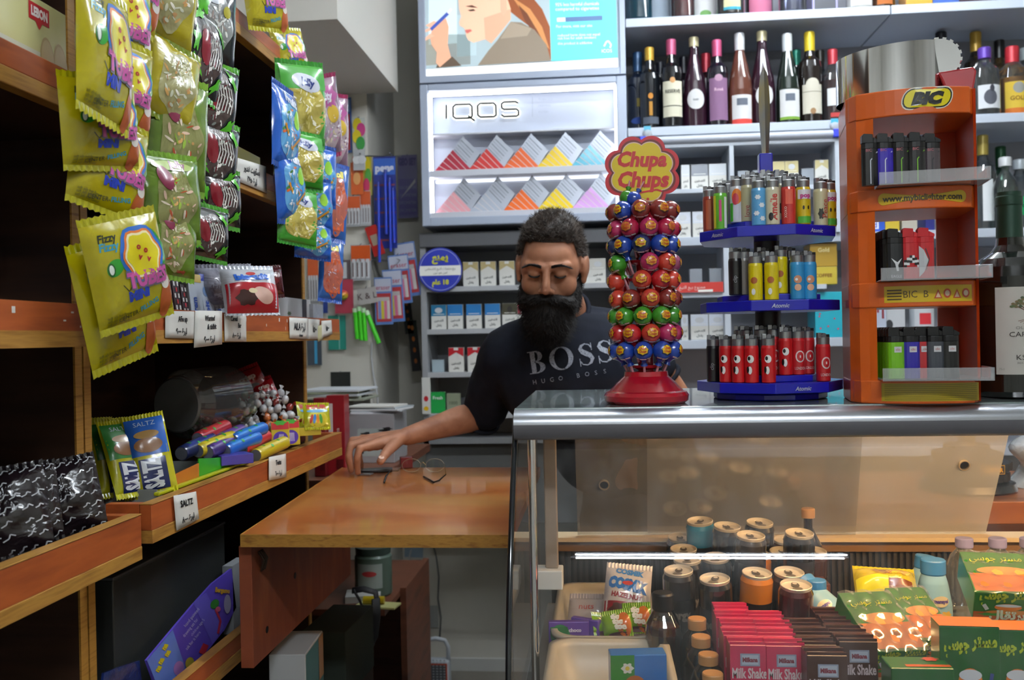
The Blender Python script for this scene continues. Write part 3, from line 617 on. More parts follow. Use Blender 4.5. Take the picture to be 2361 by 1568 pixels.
def put_bottle(key, mk, px, Y, z, label, s=1.0, grp=None, rz=0, cat='bottle'):
    p = PY(px, 200, Y)   # x on that sheet; correct for camera roll using the true height
    x = p.x
    for _ in range(3):
        d = Vector((x, Y, z+0.12))-CAM; sx = CXP+FPX*d.dot(_R)/d.dot(_F); x += (px-sx)*d.dot(_F)/FPX
    return stamp('bt'+key, mk, (x, Y, z+0.0005), (0, 0, rz), label, grp, (s, s, s), cat)
z1 = 2.062; zx = lambda a: 1420+a/4.372
CRE = '#c9c4ae'; WL = '#c6c5c4'; g = 'wine bottles on the shelf behind the counter'
B = [
 ('a', 'bord', '#0d1626', '#24466a', .07, [('e', .03, .012, .05, '#28407c'), ('r', .006, .10, .13, '#8a7a3a')], 225, 3.40, 1.0, 'dark blue wine bottle at the far left of the shelf'),
 ('b', 'bord', '#101318', '#b8902e', .045, [('e', .009, .011, .12, '#b5762f'), ('r', .006, .05, .10, '#a8772f'), ('r', .03, .02, .045, '#4f5560')], 345, 3.32, .97, 'gold capped dark bottle with an orange emblem'),
 ('c', 'bord', '#0c0c10', '#a8486a', .05, [('r', .036, .035, .155, CRE), ('r', .036, .07, .073, '#2a2620', 1), ('e', .009, .01, .158, '#b98a5c'), ('t', 'RESERVE', .115, .012, '#3b3a36', .05)], 565, 3.30, 1.03, 'pink capped red wine bottle with a large cream label'),
 ('d', 'slope', '#2a1220', '#b9b08c', .03, [('e', .030, .034, .095, WL), ('t', 'ixsir', .09, .008, '#55585c', .04)], 795, 3.32, 1.03, 'dark rosé bottle with round white label, nearest the pink foils'),
 ('e', 'bord', '#2a0e14', '#b02a3c', .075, None, 915, 3.45, 1.0, 'red foiled bottle in the rear row'),
 ('f', 'bord', '#14101c', '#b3486e', .055, [('r', .034, .02, .165, '#7c5a78'), ('e', .014, .012, .165, '#a07c90'), ('t', 'Rosé', .12, .011, '#c9a5b4', .04)], 1025, 3.31, 1.01, 'pink capped bottle with a tall mauve label'),
 ('g', 'slope', '#5a3226', '#d5d6da', .055, [('r', .036, .0, .02, '#c2423a'), ('r', .036, .02, .10, WL), ('r', .018, .065, .088, '#5c626c', 1)], 1255, 3.31, 1.04, 'white foiled rosé bottle with a red edged label'),
 ('h', 'slope', '#2a1220', '#b9b08c', .03, [('e', .030, .034, .095, WL)], 1480, 3.32, 1.06, 'dark rosé bottle with round label behind the knife tip'),
 ('i', 'slope', '#16201a', '#d2d6da', .06, [('r', .037, .012, .022, '#6f9436'), ('r', .037, .022, .115, WL), ('r', .016, .075, .10, '#5c626c', 1)], 1735, 3.31, 1.01, 'silver foiled green bottle with a green edged label'),
 ('j', 'bord', '#0f1a18', '#218a72', .055, None, 1825, 3.46, 1.0, 'teal capped bottle in the rear row'),
 ('k', 'bord', '#1a1412', '#cfb428', .06, [('r', .034, .03, .125, '#bab4a4'), ('e', .022, .02, .125, '#bab4a4'), ('e', .009, .01, .038, '#8a6a4a', 0, 1), ('r', .034, .10, .102, '#6b6454', 1)], 1960, 3.32, 1.06, 'yellow capped wine bottle with a cream label'),
 ('l', 'bord', '#15100e', '#2a2620', .04, None, 2065, 3.45, .97, 'black capped bottle behind the yellow capped one'),
 ('m', 'bord', '#0b0c12', '#1a1c28', .05, None, 455, 3.46, .93, 'plain dark bottle in the rear row behind the gold cap'),
 ('n', 'bord', '#0b0c12', '#141420', .06, None, 690, 3.46, .98, 'plain black topped bottle in the rear row'),
]
for k, kind, gl, fo, fl_, lab, x, Y, s, nm in B: put_bottle(k, bottle(kind, gl, fo, fl_, lab), zx(x), Y, z1, nm, s, g)
put_bottle('o', bottle('spirit', '#8a4a2a', '#a8303a', .05, [('r', .03, .06, .12, WL), ('r', .02, .02, .035, '#a83a38')], clear='#c2521e'), zx(2190), 3.34, z1, 'orange liqueur bottle with red neck beside the tower', 1.0, g)
zr = lambda a: 1880+a/3.135
put_bottle('p', bottle('square', '#cfd6d8', '#5a3a9a', .035, [('r', .040, .02, .10, '#c3c5c8'), ('e', .022, .026, .058, '#4a4c54'), ('e', .008, .012, .088, '#33343c', .005)], clear='none', foilr=1.4), zr(1225), 3.30, z1, 'clear spirit bottle with purple cap and a sketched label', .98, g)
put_bottle('q', bottle('square', '#d8c48a', '#b02a34', .05, [('r', .042, .02, .115, '#c9a93a'), ('r', .042, .012, .03, '#c26a2a', 1), ('e', .018, .018, .095, '#8a8a84'), ('t', 'GOLD', .055, .014, '#7a5618', .06)], clear='#c9a22e', foilr=1.4), zr(1425), 3.37, z1, 'red capped yellow spirit bottle beside the purple capped one', 1.06, g)
put_bottle('r', bottle('spirit', '#cfd6d8', '#b9c2c8', .04, [('r', .038, .04, .13, '#b9a23a')], clear='#b3922e', foilr=1.3), zr(1525), 3.475, z1, 'silver capped pale bottle at the photo edge', 1.05, g)
put_bottle('s', bottle('bord', '#1c160e', '#a8862e', .06, None), zr(1165), 3.47, z1, 'gold necked dark bottle in the rear row, right of the tower', 1.12, g)
put_bottle('t', bottle('bord', '#3a2c16', '#121214', .06, None), zr(1335), 3.50, z1, 'black capped brown bottle in the rear row', 1.04, g)
put_bottle('u', bottle('bord', '#0b0c12', '#1a1c22', .05, None), zr(915), 3.45, z1, 'dark bottle with silvery stopper behind the big lighter', 1.12, g)
z2 = 1.68; g = 'clear and green bottles on the shelf beside the wine'
put_bottle('v', bottle('bord', '#c6cfd2', '#a89648', .06, [('r', .016, .03, .16, '#d6d8da')], clear='none'), zr(1215), 3.37, z2, 'tall clear bottle with cork cap and narrow white label', 1.1, g)
put_bottle('w', bottle('bord', '#10301c', '#16502c', .07, None), zr(1345), 3.51, z2, 'green bottle with green foil in the rear row', 1.05, g)
put_bottle('x', bottle('spirit', '#b8d4c6', '#d6d8da', .03, None, clear='none', foilr=1.5), zr(1375), 3.30, z2, 'clear spirit bottle with white cap above the wine bottle', .92, g)
put_bottle('y', bottle('square', '#c6cfd2', '#c3ccd4', .03, [('r', .042, .05, .11, '#1f9a5c'), ('t', 'vodka', .075, .014, '#123a28', .06)], clear='none', foilr=1.4), zr(1480), 3.40, z2, 'clear bottle with bright green label at the photo edge', 1.05, g)
z0 = 2.44; g = 'bottles on the topmost shelf'; 
TOPB = [('ta', 'square', '#12303c', '#1a2a3a', None, None, 225, 'dark teal bottle at the left end of the top shelf'),
 ('tb', 'square', '#cfd8de', '#aab4ba', [('r', .04, .0, .1, '#9aa6b2')], 'none', 440, 'clear ribbed bottle on the top shelf'),
 ('tc', 'spirit', '#b01c2c', '#7a1620', None, '#b3182a', 670, 'red liqueur bottle on the top shelf'),
 ('td', 'square', '#20242a', '#16181c', [('r', .045, .012, .12, '#c9c8c6'), ('e', .02, .012, .04, '#6f9a5a')], None, 885, 'white labelled bottle on the top shelf'),
 ('te', 'square', '#8a6a1a', '#b9962e', [('r', .03, .014, .05, '#b9b48c'), ('r', .03, .014, .024, '#3a8a9a', 1)], '#8f6c14', 1150, 'golden bottle with a striped label on the top shelf'),
 ('tf', 'square', '#2a0e16', '#3a1420', [('r', .045, .014, .11, '#b86a84')], None, 1440, 'dark bottle with a pink label on the top shelf'),
 ('tg', 'square', '#b8bcd0', '#9aa0bc', None, 'none', 1780, 'clear bottle with violet tint on the top shelf')]
for k, kind, gl, fo, lab, cl, x, nm in TOPB: put_bottle(k, bottle(kind, gl, fo, .03, lab, clear=cl), zx(x), 3.30 if k in ('ta','tc','te','tg') else 3.405, z0, nm, 1.0, g)
simple_box('gift_box', 'lavender gift box with a dark window on the top shelf', 'box', zx(2110), 22, 3.30, .085, .2, .08, '#8d86b8', lambda mb, s: mb.rect(s, -.036, .008, .036, .12, PL('#20222c'), .0006, 1), z=z0+.0005)
put_bottle('th', bottle('square', '#9a9a96', '#c9c9c6', .03, [('r', .045, .014, .11, '#c9c8c4')], 1), 1980, 3.31, z0, 'white labelled bottle right of the lavender box', .9, g)
put_bottle('ti', bottle('square', '#3a2012', '#a8862e', .03, [('r', .03, .02, .11, '#a05a2a')], 1), 2032, 3.33, z0, 'amber brown bottle where the two top boards meet', .9, g)
simple_box('orange_carton', 'orange spirit carton at the right of the top shelf', 'box', zr(755), 12, 3.30, .09, .2, .08, '#c98a1e', z=z0+.0005)
simple_box('blue_spirit_carton', 'blue spirit carton beside the orange one on top', 'box', zr(942), 10, 3.30, .09, .2, .08, '#3a5aa0', z=z0+.0005)
simple_box('dark_carton', 'dark maroon carton at the far right of the top shelf', 'box', zr(1180), 8, 3.30, .13, .2, .08, '#3a2a34', z=z0+.0005)
put_bottle('wr', bottle('spirit', '#b9bfc4', '#c9ccd0', .03, [('r', .038, .01, .12, '#c6c8cc'), ('r', .02, .04, .08, '#c8323a', 1)], 1), 1880+765/3.135, 3.30, 1.325, 'white bottle with a red label seen through the tower', .95)
# tube lamp under the wine shelf
t = thing('shelf_tube_lamp', 'white tube lamp with blue end clips under the wine shelf', 'lamp', (0.145, 3.232, 2.012))
MB().cyl((0.03, 0, 0), (0.66, 0, 0), 0.013, M('#b4bac6', 0.3), n=14).build('tube', t)
for x in (0.02, 0.665): mb = MB(); mb.box(x-0.012, x+0.012, -0.014, 0.014, -0.014, 0.014, M('#2a36c4', 0.4)); mb.build('end_clip', t, bevel=0.003)
for x in (0.035, 0.66):
    mb = MB(); mb.box(x-0.012, x+0.012, -0.003, 0.0, 0.03, 0.05, M('#3b9bb8', 0.4)); mb.ball((x, -0.004, 0.024), (0.017, 0.01, 0.014), glass_mat('clip_plastic', refl=2, haze=0.4)); mb.build('tape', t)
# ================================================================ things on the counter top
ZT = 1.2448
# ---- lollipop tower
def frame(T):                                                       # surface function helper moved by a matrix
    return lambda s: (lambda u, v, o: tuple(T @ Vector(s(u, v, o))))
LC = PY(1490, 900, 1.44); LX, LY = LC.x, 1.44
red = M('#a80f22', 0.25, coat=0.6)
t = thing('lollipop_stand', 'red lollipop tower with a flower shaped sign on the counter', 'display stand', (LX, LY, ZT))
MB().lathe([(0.058, 0), (0.0635, 0.004), (0.0645, 0.012), (0.061, 0.017), (0.056, 0.019), (0.045, 0.031), (0.034, 0.041), (0.033, 0.048), (0.0, 0.05)], red, 40).build('base', t)
MB().lathe([(0.012, 0.045), (0.012, 0.30), (0.0, 0.302)], red, 16).build('pole', t)
TZ = [0.080, 0.106, 0.132, 0.158, 0.186, 0.212, 0.239, 0.264, 0.291]
for z in TZ: MB().lathe([(0.011, z-0.030), (0.024, z-0.026), (0.026, z-0.022), (0.011, z-0.020)], red, 20).build('ring', t)
def petals(cx, cz, r0, r1, s, n=8):
    pts = []
    for i in range(n*10):
        a = 2*pi*i/(n*10)+pi/2+pi/n; k = abs(cos((a-pi/2-pi/n)*n/2)); rr = r0+(r1-r0)*(1-(1-k)**2)**0.5 if k < 1 else r1
        rr = r1-(r1-r0)*(1-min(1, k*1.35))**1.6
        pts.append((cx+s*rr*cos(a), cz+s*rr*sin(a)))
    return pts
# petal outline from eight overlapping circles
def flower(cz, s):
    pts = []
    for i in range(96):
        a = 2*pi*i/96+pi/16; best = 0
        for k in range(8):
            c = pi/8+k*pi/4; d = 0.037*s; r = 0.0205*s; b = d*cos(a-c); disc = r*r-d*d*(1-cos(a-c)**2)
            if disc >= 0: best = max(best, b+sqrt(disc))
        pts.append((best*cos(a)*1.03, cz+best*sin(a)))
    return pts
CZ = 0.353
mb = MB(); mb.prism(flower(CZ, 1.0), 0.0, 0.003, M('#c11b2c', 0.3, coat=0.4)); mb.box(-0.02, 0.02, 0.0, 0.003, CZ-0.075, CZ-0.04, M('#c11b2c', 0.3)); sg = mb.build('sign', t)
mb = MB(); fl = flat(0)
mb.poly(fl, flower(CZ, 0.90), PL('#6f1f1c'), 0.0003); mb.poly(fl, flower(CZ, 0.84), PL('#d9b9a8'), 0.0005); mb.poly(fl, flower(CZ, 0.81), PL('#dcbf0e'), 0.0007)
rd = PL('#c01c22')
mb.text(fl, 'Chupa', -0.001, CZ+0.009, 0.0225, rd, 0.0011, shear=0.18, bold=0.045, maxw=0.076, ang=-0.03); mb.text(fl, 'Chups', 0.0, CZ-0.0225, 0.0235, rd, 0.0011, shear=0.18, bold=0.045, maxw=0.078, ang=-0.02)
mb.line(fl, [(-0.026, CZ-0.030), (-0.006, CZ-0.032), (0.022, CZ-0.028), (0.030, CZ-0.031)], 0.0028, rd, 0.0012); mb.ell(fl, 0.008, CZ-0.042, 0.0022, 0.0022, rd, 0.0012, k=1)
mb.build('logo', sg)
def lolly(col, dark, flow, txt='#b8341e'):
    def f():
        t = bpy.data.objects.new('lollipop', None); C.objects.link(t)
        mb = MB(); w = FO(col, 0.55); w2 = FO(dark, 0.5)
        r = 0.0145; n = 18
        mb.ball((0, 0, 0), (r, r, r*1.02), w, n, 10)
        S = lambda u, v, o: ((r+o)*sin(u/r)*cos(v/r), -(r+o)*cos(u/r)*cos(v/r), (r*1.02+o)*sin(v/r))
        mb.ell(S, 0, 0.0065, 0.0105, 0.0085, w2, 0.0002, n=18, wob=0.12, nw=8, k=3)
        mb.ell(S, 0, 0.0075, 0.0092, 0.0066, FO(flow, 0.4), 0.0004, n=24, wob=0.10, nw=8, k=3)
        mb.text(S, 'Chupa', 0, 0.0082, 0.0038, PL(txt), 0.0007, maxw=0.013, bold=0.04); mb.text(S, 'Chups', 0, 0.0036, 0.0036, PL(txt), 0.0007, maxw=0.012, bold=0.04)
        for k in (-1, 1): mb.rect(S, k*0.011-0.004, -0.009, k*0.011+0.004, -0.0065, PL('#c9b9b4'), 0.0005, 3)
        mb.rect(S, -0.006, -0.010, 0.006, -0.0075, PL('#d0c4c0'), 0.0005, 4)
        mb.build('wrapped_ball', t)
        mb = MB(); mb.lathe([(0.0075, -0.0125), (0.0045, -0.0165), (0.0035, -0.019), (0.0058, -0.0235), (0.0015, -0.024)], w, 10); mb.build('wrapper_twist', t)
        MB().cyl((0, 0, -0.018), (0, 0, -0.047), 0.0019, M('#c98a92', 0.5), n=8).build('stick', t)
        return t
    return f
KC = {'blue': ('#1c3f9a', '#15224f', '#d9b314'), 'red': ('#b81e24', '#7d1218', '#d9a514'), 'green': ('#3c8a24', '#225a18', '#d9b21e'), 'brown': ('#7d2622', '#4f1614', '#c98c1a'), 'orange': ('#c03a2a', '#8a2018', '#d9a82a'), 'pink': ('#b0285a', '#6f1c3c', '#d99a2a'), 'crimson': ('#a81a3e', '#6a1226', '#c97a2a'), 'navy': ('#1a2a5a', '#101a38', '#c9b02a'), 'mauve': ('#9a4a6a', '#5a2c40', '#d9a82a')}
tiers = [['blue']*7, ['red', 'red', 'red', 'orange', 'pink', 'pink', 'red'], ['green']*7, ['brown', 'orange', 'brown', 'orange', 'brown', 'brown', 'brown'], ['red', 'orange', None, 'orange', 'red', 'orange', 'red'], ['green', 'green', None, 'pink', 'orange', 'mauve', 'mauve'], ['navy', 'navy', 'blue', 'navy', 'blue', 'blue', 'navy'], ['crimson', 'pink', 'crimson', 'pink', 'crimson', 'crimson', 'brown'], ['green', 'brown', 'blue', 'brown', 'brown', 'brown', 'green']]
tn = ['lowest ring', 'second ring from below', 'third ring from below', 'fourth ring from below', 'middle ring', 'ring above the middle', 'third ring from the top', 'second ring from the top', 'top ring']
an = ['at the far left', 'on the left side', 'left of centre', 'at the front', 'right of centre', 'on the right side', 'at the far right']
cw = {'brown': 'dark red', 'crimson': 'crimson', 'mauve': 'pink and violet'}
for k, (z, cs) in enumerate(zip(TZ, tiers)):
    for i, c in enumerate(cs):
        if not c: continue
        a = R(-117+39*i+(9 if k % 2 else -7)); rr = 0.0425
        stamp('lol'+c, lolly(*KC[c]), (LX+rr*sin(a), LY-rr*cos(a), ZT+z), Euler((R(24), 0, a)).copy(), '%s wrapped lollipop %s in the %s' % (cw.get(c, c), an[i], tn[k]), 'lollipops of the red tower', cat='lollipop')
for i, (dx, z, c) in enumerate([(-0.024, 0.312, 'green'), (-0.014, 0.309, 'blue')]):
    stamp('lol'+c, lolly(*KC[c]), (LX+dx, LY-0.016-0.006*i, ZT+z), (R(150), R(10+20*i), 0), '%s lollipop stuck upside down before the flower sign' % c, 'lollipops of the red tower', scale=(0.8,)*3, cat='lollipop')

# ---- rotating lighter stand
AC = PY(1772, 800, 1.52); AX, AY = AC.x, 1.52
bl = M('#1418a0', 0.3, coat=0.4); bl2 = M('#0f1270', 0.35, coat=0.3)
t = thing('rotating_lighter_stand', 'blue three tier turntable stand full of small lighters', 'display stand', (AX, AY, ZT))
def octo(r, z0, z1, m, n=8, ph=0.0): 
    mb = MB(); pts = [(r*cos(2*pi*(i+0.5)/n+ph), r*sin(2*pi*(i+0.5)/n+ph)) for i in range(n)]; mb.prism(pts, z0, z1, m, 'z'); return mb
octo(0.088, 0.0, 0.010, bl, 12).build('foot', t, bevel=0.002)
MB().lathe([(0.02, 0.008), (0.02, 0.30), (0.016, 0.345), (0, 0.345)], M('#101014', 0.4), 16).build('pole', t)
def tier(z, r, ph, nm):
    m = octo(r, z, z+0.016, bl, 8, ph); m2 = octo(r*0.74, z+0.016, z+0.026, bl, 8, ph); m.v_ = 0
    n = len(m.v); m.v += m2.v; m.f += [tuple(i+n for i in f) for f in m2.f]; m.m += m2.m; m.sm += m2.sm
    o = m.build('tier', t, bevel=0.0012); mb = MB(); L_ = r*cos(pi/8)
    for a in nm:
        T = Matrix.Rotation(a, 4, 'Z'); sf = lambda u, v, o_: tuple(T @ Vector((u, -L_-o_, z+v)))
        mb.text(sf, 'Atomic', 0, 0.0045, 0.0062, M('#b9bccc', 0.35), 0.0016, shear=0.25, bold=0.02)
    mb.build('lettering', o)
tier(0.012, 0.113, 0.30, (0.30,)); tier(0.136, 0.110, 0.0, (0.0,)); tier(0.248, 0.110, -0.18, (-0.18-pi/4, -0.18+pi/4))
mb = MB(); mb.box(-0.0105, 0.0105, -0.0105, 0.0105, 0.30, 0.388, bl); mb.build('top_post', t, bevel=0.002)
# knife standing in the top post
k_ = thing('knife', 'stained knife blade pointing up out of the blue post', 'knife', (AX+0.001, AY, ZT+0.3885))
blade = noise_mat('knife_steel', ['#8d9094', '#6f7174', '#8f7f4c', '#b4b6b8'], 22, 0.3, (1, 1, 0.25), metal=0.8)
vs = []; N = 16
for i in range(N+1):
    f = i/N; z = 0.138*f; w = 0.0098*min(1, (0.62+0.9*f))*sqrt(max(0, 1-max(0, (f-0.55)/0.45)**2.2)); w = max(w, 0.0002)
    vs += [(-w, 0, z), (0, -0.0011*(1-f*0.7), z), (w*0.9, 0, z), (0, 0.0011*(1-f*0.7), z)]
mb = MB(); mb.add(vs, [(4*i+j, 4*i+(j+1) % 4, 4*i+4+(j+1) % 4, 4*i+4+j) for i in range(N) for j in range(4)]+[(3, 2, 1, 0)], blade, False); mb.build('blade', k_, rot=(0, 0, 0.2))
# lighters
def clipper(body, prints, hood='#9a9c9f'):
    def f():
        t = bpy.data.objects.new('lighter', None); C.objects.link(t)
        MB().lathe([(0.0095, 0), (0.0105, 0.001), (0.0108, 0.052), (0.0100, 0.056)], PL(body), 16).build('body', t)
        mb = MB(); hm = M(hood, 0.3, metal=0.8); mb.lathe([(0.0096, 0.056), (0.0098, 0.066), (0.0085, 0.067)], hm, 14); mb.box(-0.009, -0.003, -0.004, 0.004, 0.066, 0.0735, hm); mb.box(0.004, 0.009, -0.004, 0.004, 0.066, 0.071, BLACK)
        mb.build('hood', t, bevel=0.0005)
        MB().cyl((0.001, -0.003, 0.0692), (0.001, 0.003, 0.0692), 0.0038, M('#6a6a6c', 0.5, metal=0.7), n=14).build('wheel', t)
        if prints: mb = MB(); prints(mb, cylf(0.0108)); mb.build('body_print', t)
        return t
    return f
CP = {
 'brown': ('#8f3326', lambda m, s: m.rect(s, -.004, .004, .004, .05, PL('#b35a3a'), .0003, 3)),
 'stripe': ('#5fae2e', lambda m, s: (m.rect(s, -.0115, .002, -.006, .052, PL('#d9c92e'), .0003, 3), m.rect(s, -.001, .012, .003, .045, PL('#c23a78'), .0003, 3), m.rect(s, .007, .002, .012, .05, PL('#e6e6e0'), .0003, 3))),
 'rain': ('#c9cbd2', lambda m, s: (m.ell(s, .0, .04, .008, .012, PL('#e07a2a'), .0003), m.ell(s, -.002, .036, .005, .009, PL('#c23a4a'), .0005), m.rect(s, -.012, .002, -.006, .03, PL('#4fae3a'), .0003, 3))),
 'cream': ('#b9b48e', lambda m, s: m.text(s, 'love', .002, .016, .008, PL('#a83a3a'), .0005, ang=pi/2)),
 'cloud': ('#5aa3d6', lambda m, s: [m.ell(s, x, v, .004, .0035, PL('#e4e8ee'), .0004, wob=.2) for x, v in ((-.002, .042), (.004, .03), (-.004, .018), (.005, .01))]),
 'note': ('#cfc9ac', lambda m, s: (m.text(s, 'Amelie', .005, .026, .010, PL('#b8342e'), .0005, ang=pi/2, bold=.03), m.ell(s, -.004, .012, .0035, .006, PL('#26262a'), .0004))),
 'redp': ('#c0302c', lambda m, s: (m.rect(s, -.007, .03, .004, .052, PL('#d65a44'), .0003, 3), m.text(s, 'xoxo', -.005, .018, .006, PL('#e8cfc0'), .0005, ang=pi/2))),
 'smile': ('#cdb21e', lambda m, s: (m.rect(s, -.012, .038, .012, .052, PL('#d8d8da'), .0003, 5), m.rect(s, -.012, .002, .012, .012, PL('#4fae3a'), .0003, 5), m.text(s, 'pop', 0, .040, .007, PL('#b8287a'), .0006, bold=.04), m.ell(s, -.003, .025, .0014, .003, PL('#1c1c1c'), .0005, k=1), m.ell(s, .004, .025, .0014, .003, PL('#1c1c1c'), .0005, k=1))),
 'dog': ('#c4c09c', lambda m, s: (m.ell(s, -.004, .018, .004, .008, PL('#22251f'), .0004, wob=.2), m.text(s, 'Peace', .006, .026, .009, PL('#b8342e'), .0005, ang=pi/2))),
 'yellow': ('#d6c20a', lambda m, s: (m.ell(s, -.003, .03, .005, .005, PL('#a85a2a'), .0004), m.ell(s, -.004, .013, .003, .005, PL('#e8e8e4'), .0005))),
 'sky': ('#2f8fc6', lambda m, s: (m.ell(s, -.002, .03, .006, .006, PL('#c98a6a'), .0004), m.ell(s, -.002, .018, .005, .005, PL('#d9a88a'), .0004), m.ell(s, -.004, .03, .002, .002, PL('#e8e8e8'), .0006))),
 'grey': ('#77726c', None), 'black': ('#121216', lambda m, s: m.text(s, 'clip', .002, .024, .006, PL('#8a8a90'), .0005, ang=pi/2)),
 'redsn': ('#c0161c', lambda m, s: (m.ell(s, -.002, .036, .005, .006, PL('#e4e2de'), .0004), m.ell(s, -.004, .037, .002, .0032, PL('#141416'), .0006), m.ell(s, -.003, .019, .003, .006, PL('#e4e2de'), .0004), m.ell(s, -.006, .02, .0018, .005, PL('#141416'), .0006))),
 'redlon': ('#b81c24', lambda m, s: (m.ell(s, .0, .028, .007, .009, PL('#d9c6c4'), .0004), m.ell(s, .0, .028, .005, .007, PL('#b81c24'), .0006), m.rect(s, -.006, .026, .006, .030, PL('#e4d9d6'), .0008, 2), m.text(s, 'LONDON', 0, .008, .0045, PL('#d9c6c4'), .0006, maxw=.016)))}
def put_l(key, px, r, ztier, label, grp, sc=1.0, back=False):
    p = PY(px, 700, AY-r*0.8)
    x = p.x-AX
    for _ in range(4):
        y = -sqrt(max(1e-6, r*r-x*x))*(-1 if back else 1); d = Vector((AX+x, AY+y, ZT+ztier+0.03))-CAM; sx = CXP+FPX*d.dot(_R)/d.dot(_F); x += (px-sx)*d.dot(_F)/FPX; x = max(-r*0.995, min(r*0.995, x))
    y = -sqrt(max(1e-6, r*r-x*x))*(-1 if back else 1)
    stamp('cl'+key, clipper(*CP[key]), (AX+x, AY+y, ZT+ztier+0.0002), (0, 0, x*3), label, grp, (sc,)*3, 'lighter')
g = 'lighters on the upper blue tier'
for key, px, nm in [('brown', 1637, 'reddish brown lighter at the left edge of the upper tier'), ('stripe', 1661, 'green lighter with yellow and pink stripes on the upper tier'), ('cream', 1727, 'plain cream lighter on the upper tier'), ('cloud', 1749, 'blue lighter with white cloud print on the upper tier'), ('note', 1781, 'cream lighter with red sideways writing on the upper tier'), ('redp', 1818, 'red lighter in the upper tier front row'), ('smile', 1852, 'yellow, white and green smiling lighter on the upper tier'), ('dog', 1892, 'cream lighter with dark figure at the right of the upper tier')]: 
    if key != 'cream': put_l(key, px, 0.092, 0.264, nm, g)
put_l('rain', 1699, 0.070, 0.274, 'white lighter with an orange rainbow in the upper tier second row', g); put_l('cream', 1724, 0.066, 0.274, 'plain cream lighter behind the cloud printed one', g)
for i, (key, px) in enumerate([('grey', 1680), ('black', 1765), ('dog', 1800), ('black', 1835), ('smile', 1912)]): put_l(key, px, 0.060 if i < 4 else 0.098, 0.274 if i < 4 else 0.264, ['grey lighter in the upper rear row', 'black lighter behind the red written one', 'cream lighter in the upper rear row', 'black lighter behind the smiling one', 'second smiling yellow lighter at the right edge'][i], g)
for i, px in enumerate((1735, 1770, 1802)): put_l('grey', px, 0.038, 0.274, 'grey lighter close to the blue post, %s of three' % ORD[i], g, 1.12)
g = 'lighters on the middle blue tier'
for key, px, r, nm in [('black', 1696, .080, 'black lighter at the left of the middle tier'), ('grey', 1716, .068, 'wide grey lighter on the middle tier'), ('yellow', 1742, .088, 'yellow lighter left of its twin on the middle tier'), ('yellow', 1779, .088, 'yellow lighter in the centre of the middle tier'), ('sky', 1838, .088, 'sky blue lighter on the middle tier'), ('sky', 1866, .092, 'second sky blue lighter, at the right of the middle tier'), ('yellow', 1800, .066, 'yellow lighter half hidden behind its twins')]: put_l(key, px, r, 0.152 if r > .082 else 0.162, nm, g)
for i, px in enumerate((1820, 1760)): put_l('black', px, .05, 0.162, ['black lighter behind the sky blue pair', 'black lighter behind the yellow pair'][i], g)
g = 'lighters on the lowest blue tier'
for key, px, r, nm in [('black', 1645, .096, 'black lighter at the left of the lowest tier'), ('redsn', 1674, .094, 'red lighter with white figure, first of the front four'), ('redsn', 1703, .094, 'red lighter with white figure, second of the front four'), ('redsn', 1733, .094, 'red lighter with white figure, third of the front four'), ('redsn', 1772, .094, 'red lighter with white figure, last of the front four'), ('redsn', 1811, .066, 'red lighter with white figure standing farther back'), ('redlon', 1840, .068, 'red lettered lighter right of the white figure ones'), ('redlon', 1862, .066, 'red lettered lighter behind its neighbour'), ('redlon', 1898, .098, 'red lettered lighter alone at the right edge')]: put_l(key, px, r, 0.028 if r > .085 else 0.038, nm, g)
for i, px in enumerate((1690, 1722, 1755, 1785, 1815)): put_l('redlon' if i % 2 else 'black', px, .045, 0.038, '%s lighter in the lowest rear row, %s from the left' % ('red' if i % 2 else 'black', ORD[i]), g, 1.05)

# ---- orange lighter tower
BY = 1.43; BP = PY(2092, 930, BY-0.05); BX = PY(2092, 700, BY).x
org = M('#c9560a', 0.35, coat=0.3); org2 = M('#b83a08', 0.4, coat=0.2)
t = thing('lighter_tower', 'orange plastic lighter tower topped by a giant chrome lighter head', 'display stand', (BX, BY, ZT), R(-9))
w, dp, bg = 0.0865, 0.065, 0.022
def plan(inset=0.0):
    ww = w-inset; pts = []
    for i in range(13): x = -ww*0.86+2*ww*0.86*i/12; pts.append((x, -dp+inset-bg*(1-(x/ww)**2)))
    pts += [(ww*0.95, -dp+0.008), (ww, -dp+0.02), (ww, dp-0.01), (ww-0.01, dp-inset), (-ww+0.01, dp-inset), (-ww, dp-0.01), (-ww, -dp+0.02), (-ww*0.95, -dp+0.008)]
    return pts
ym = (BY-0.09)/2150*0.965; zf = lambda y: (932-y)*ym
H = zf(200)
bands = [(0, zf(877)), (zf(707), zf(647)), (zf(480), zf(428)), (zf(262), H)]
for a, b in bands: MB().prism(plan(), a, b, org, 'z').build('band', t, bevel=0.002)
fx = -w+0.034
mb = MB(); mb.prism([(-w+0.0006, -dp+0.016), (-w*0.86, -dp-0.003), (-w*0.72, -dp-0.008), (fx, -dp-0.0125), (fx, -dp-0.006), (-w+0.006, -dp+0.02), (-w+0.006, dp-0.006), (-w+0.0006, dp-0.001)], 0.002, H-0.002, org, 'z'); mb.build('side_wall', t)
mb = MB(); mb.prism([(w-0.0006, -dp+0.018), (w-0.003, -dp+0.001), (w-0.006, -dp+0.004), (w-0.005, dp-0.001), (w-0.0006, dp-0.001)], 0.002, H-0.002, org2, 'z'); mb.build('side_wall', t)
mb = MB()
mb.box(w-0.034, w-0.005, dp-0.006, dp, 0.002, H-0.002, org2); mb.box(-w+0.006, -w+0.018, dp-0.006, dp, 0.002, H-0.002, org2); mb.build('rear_frame', t)
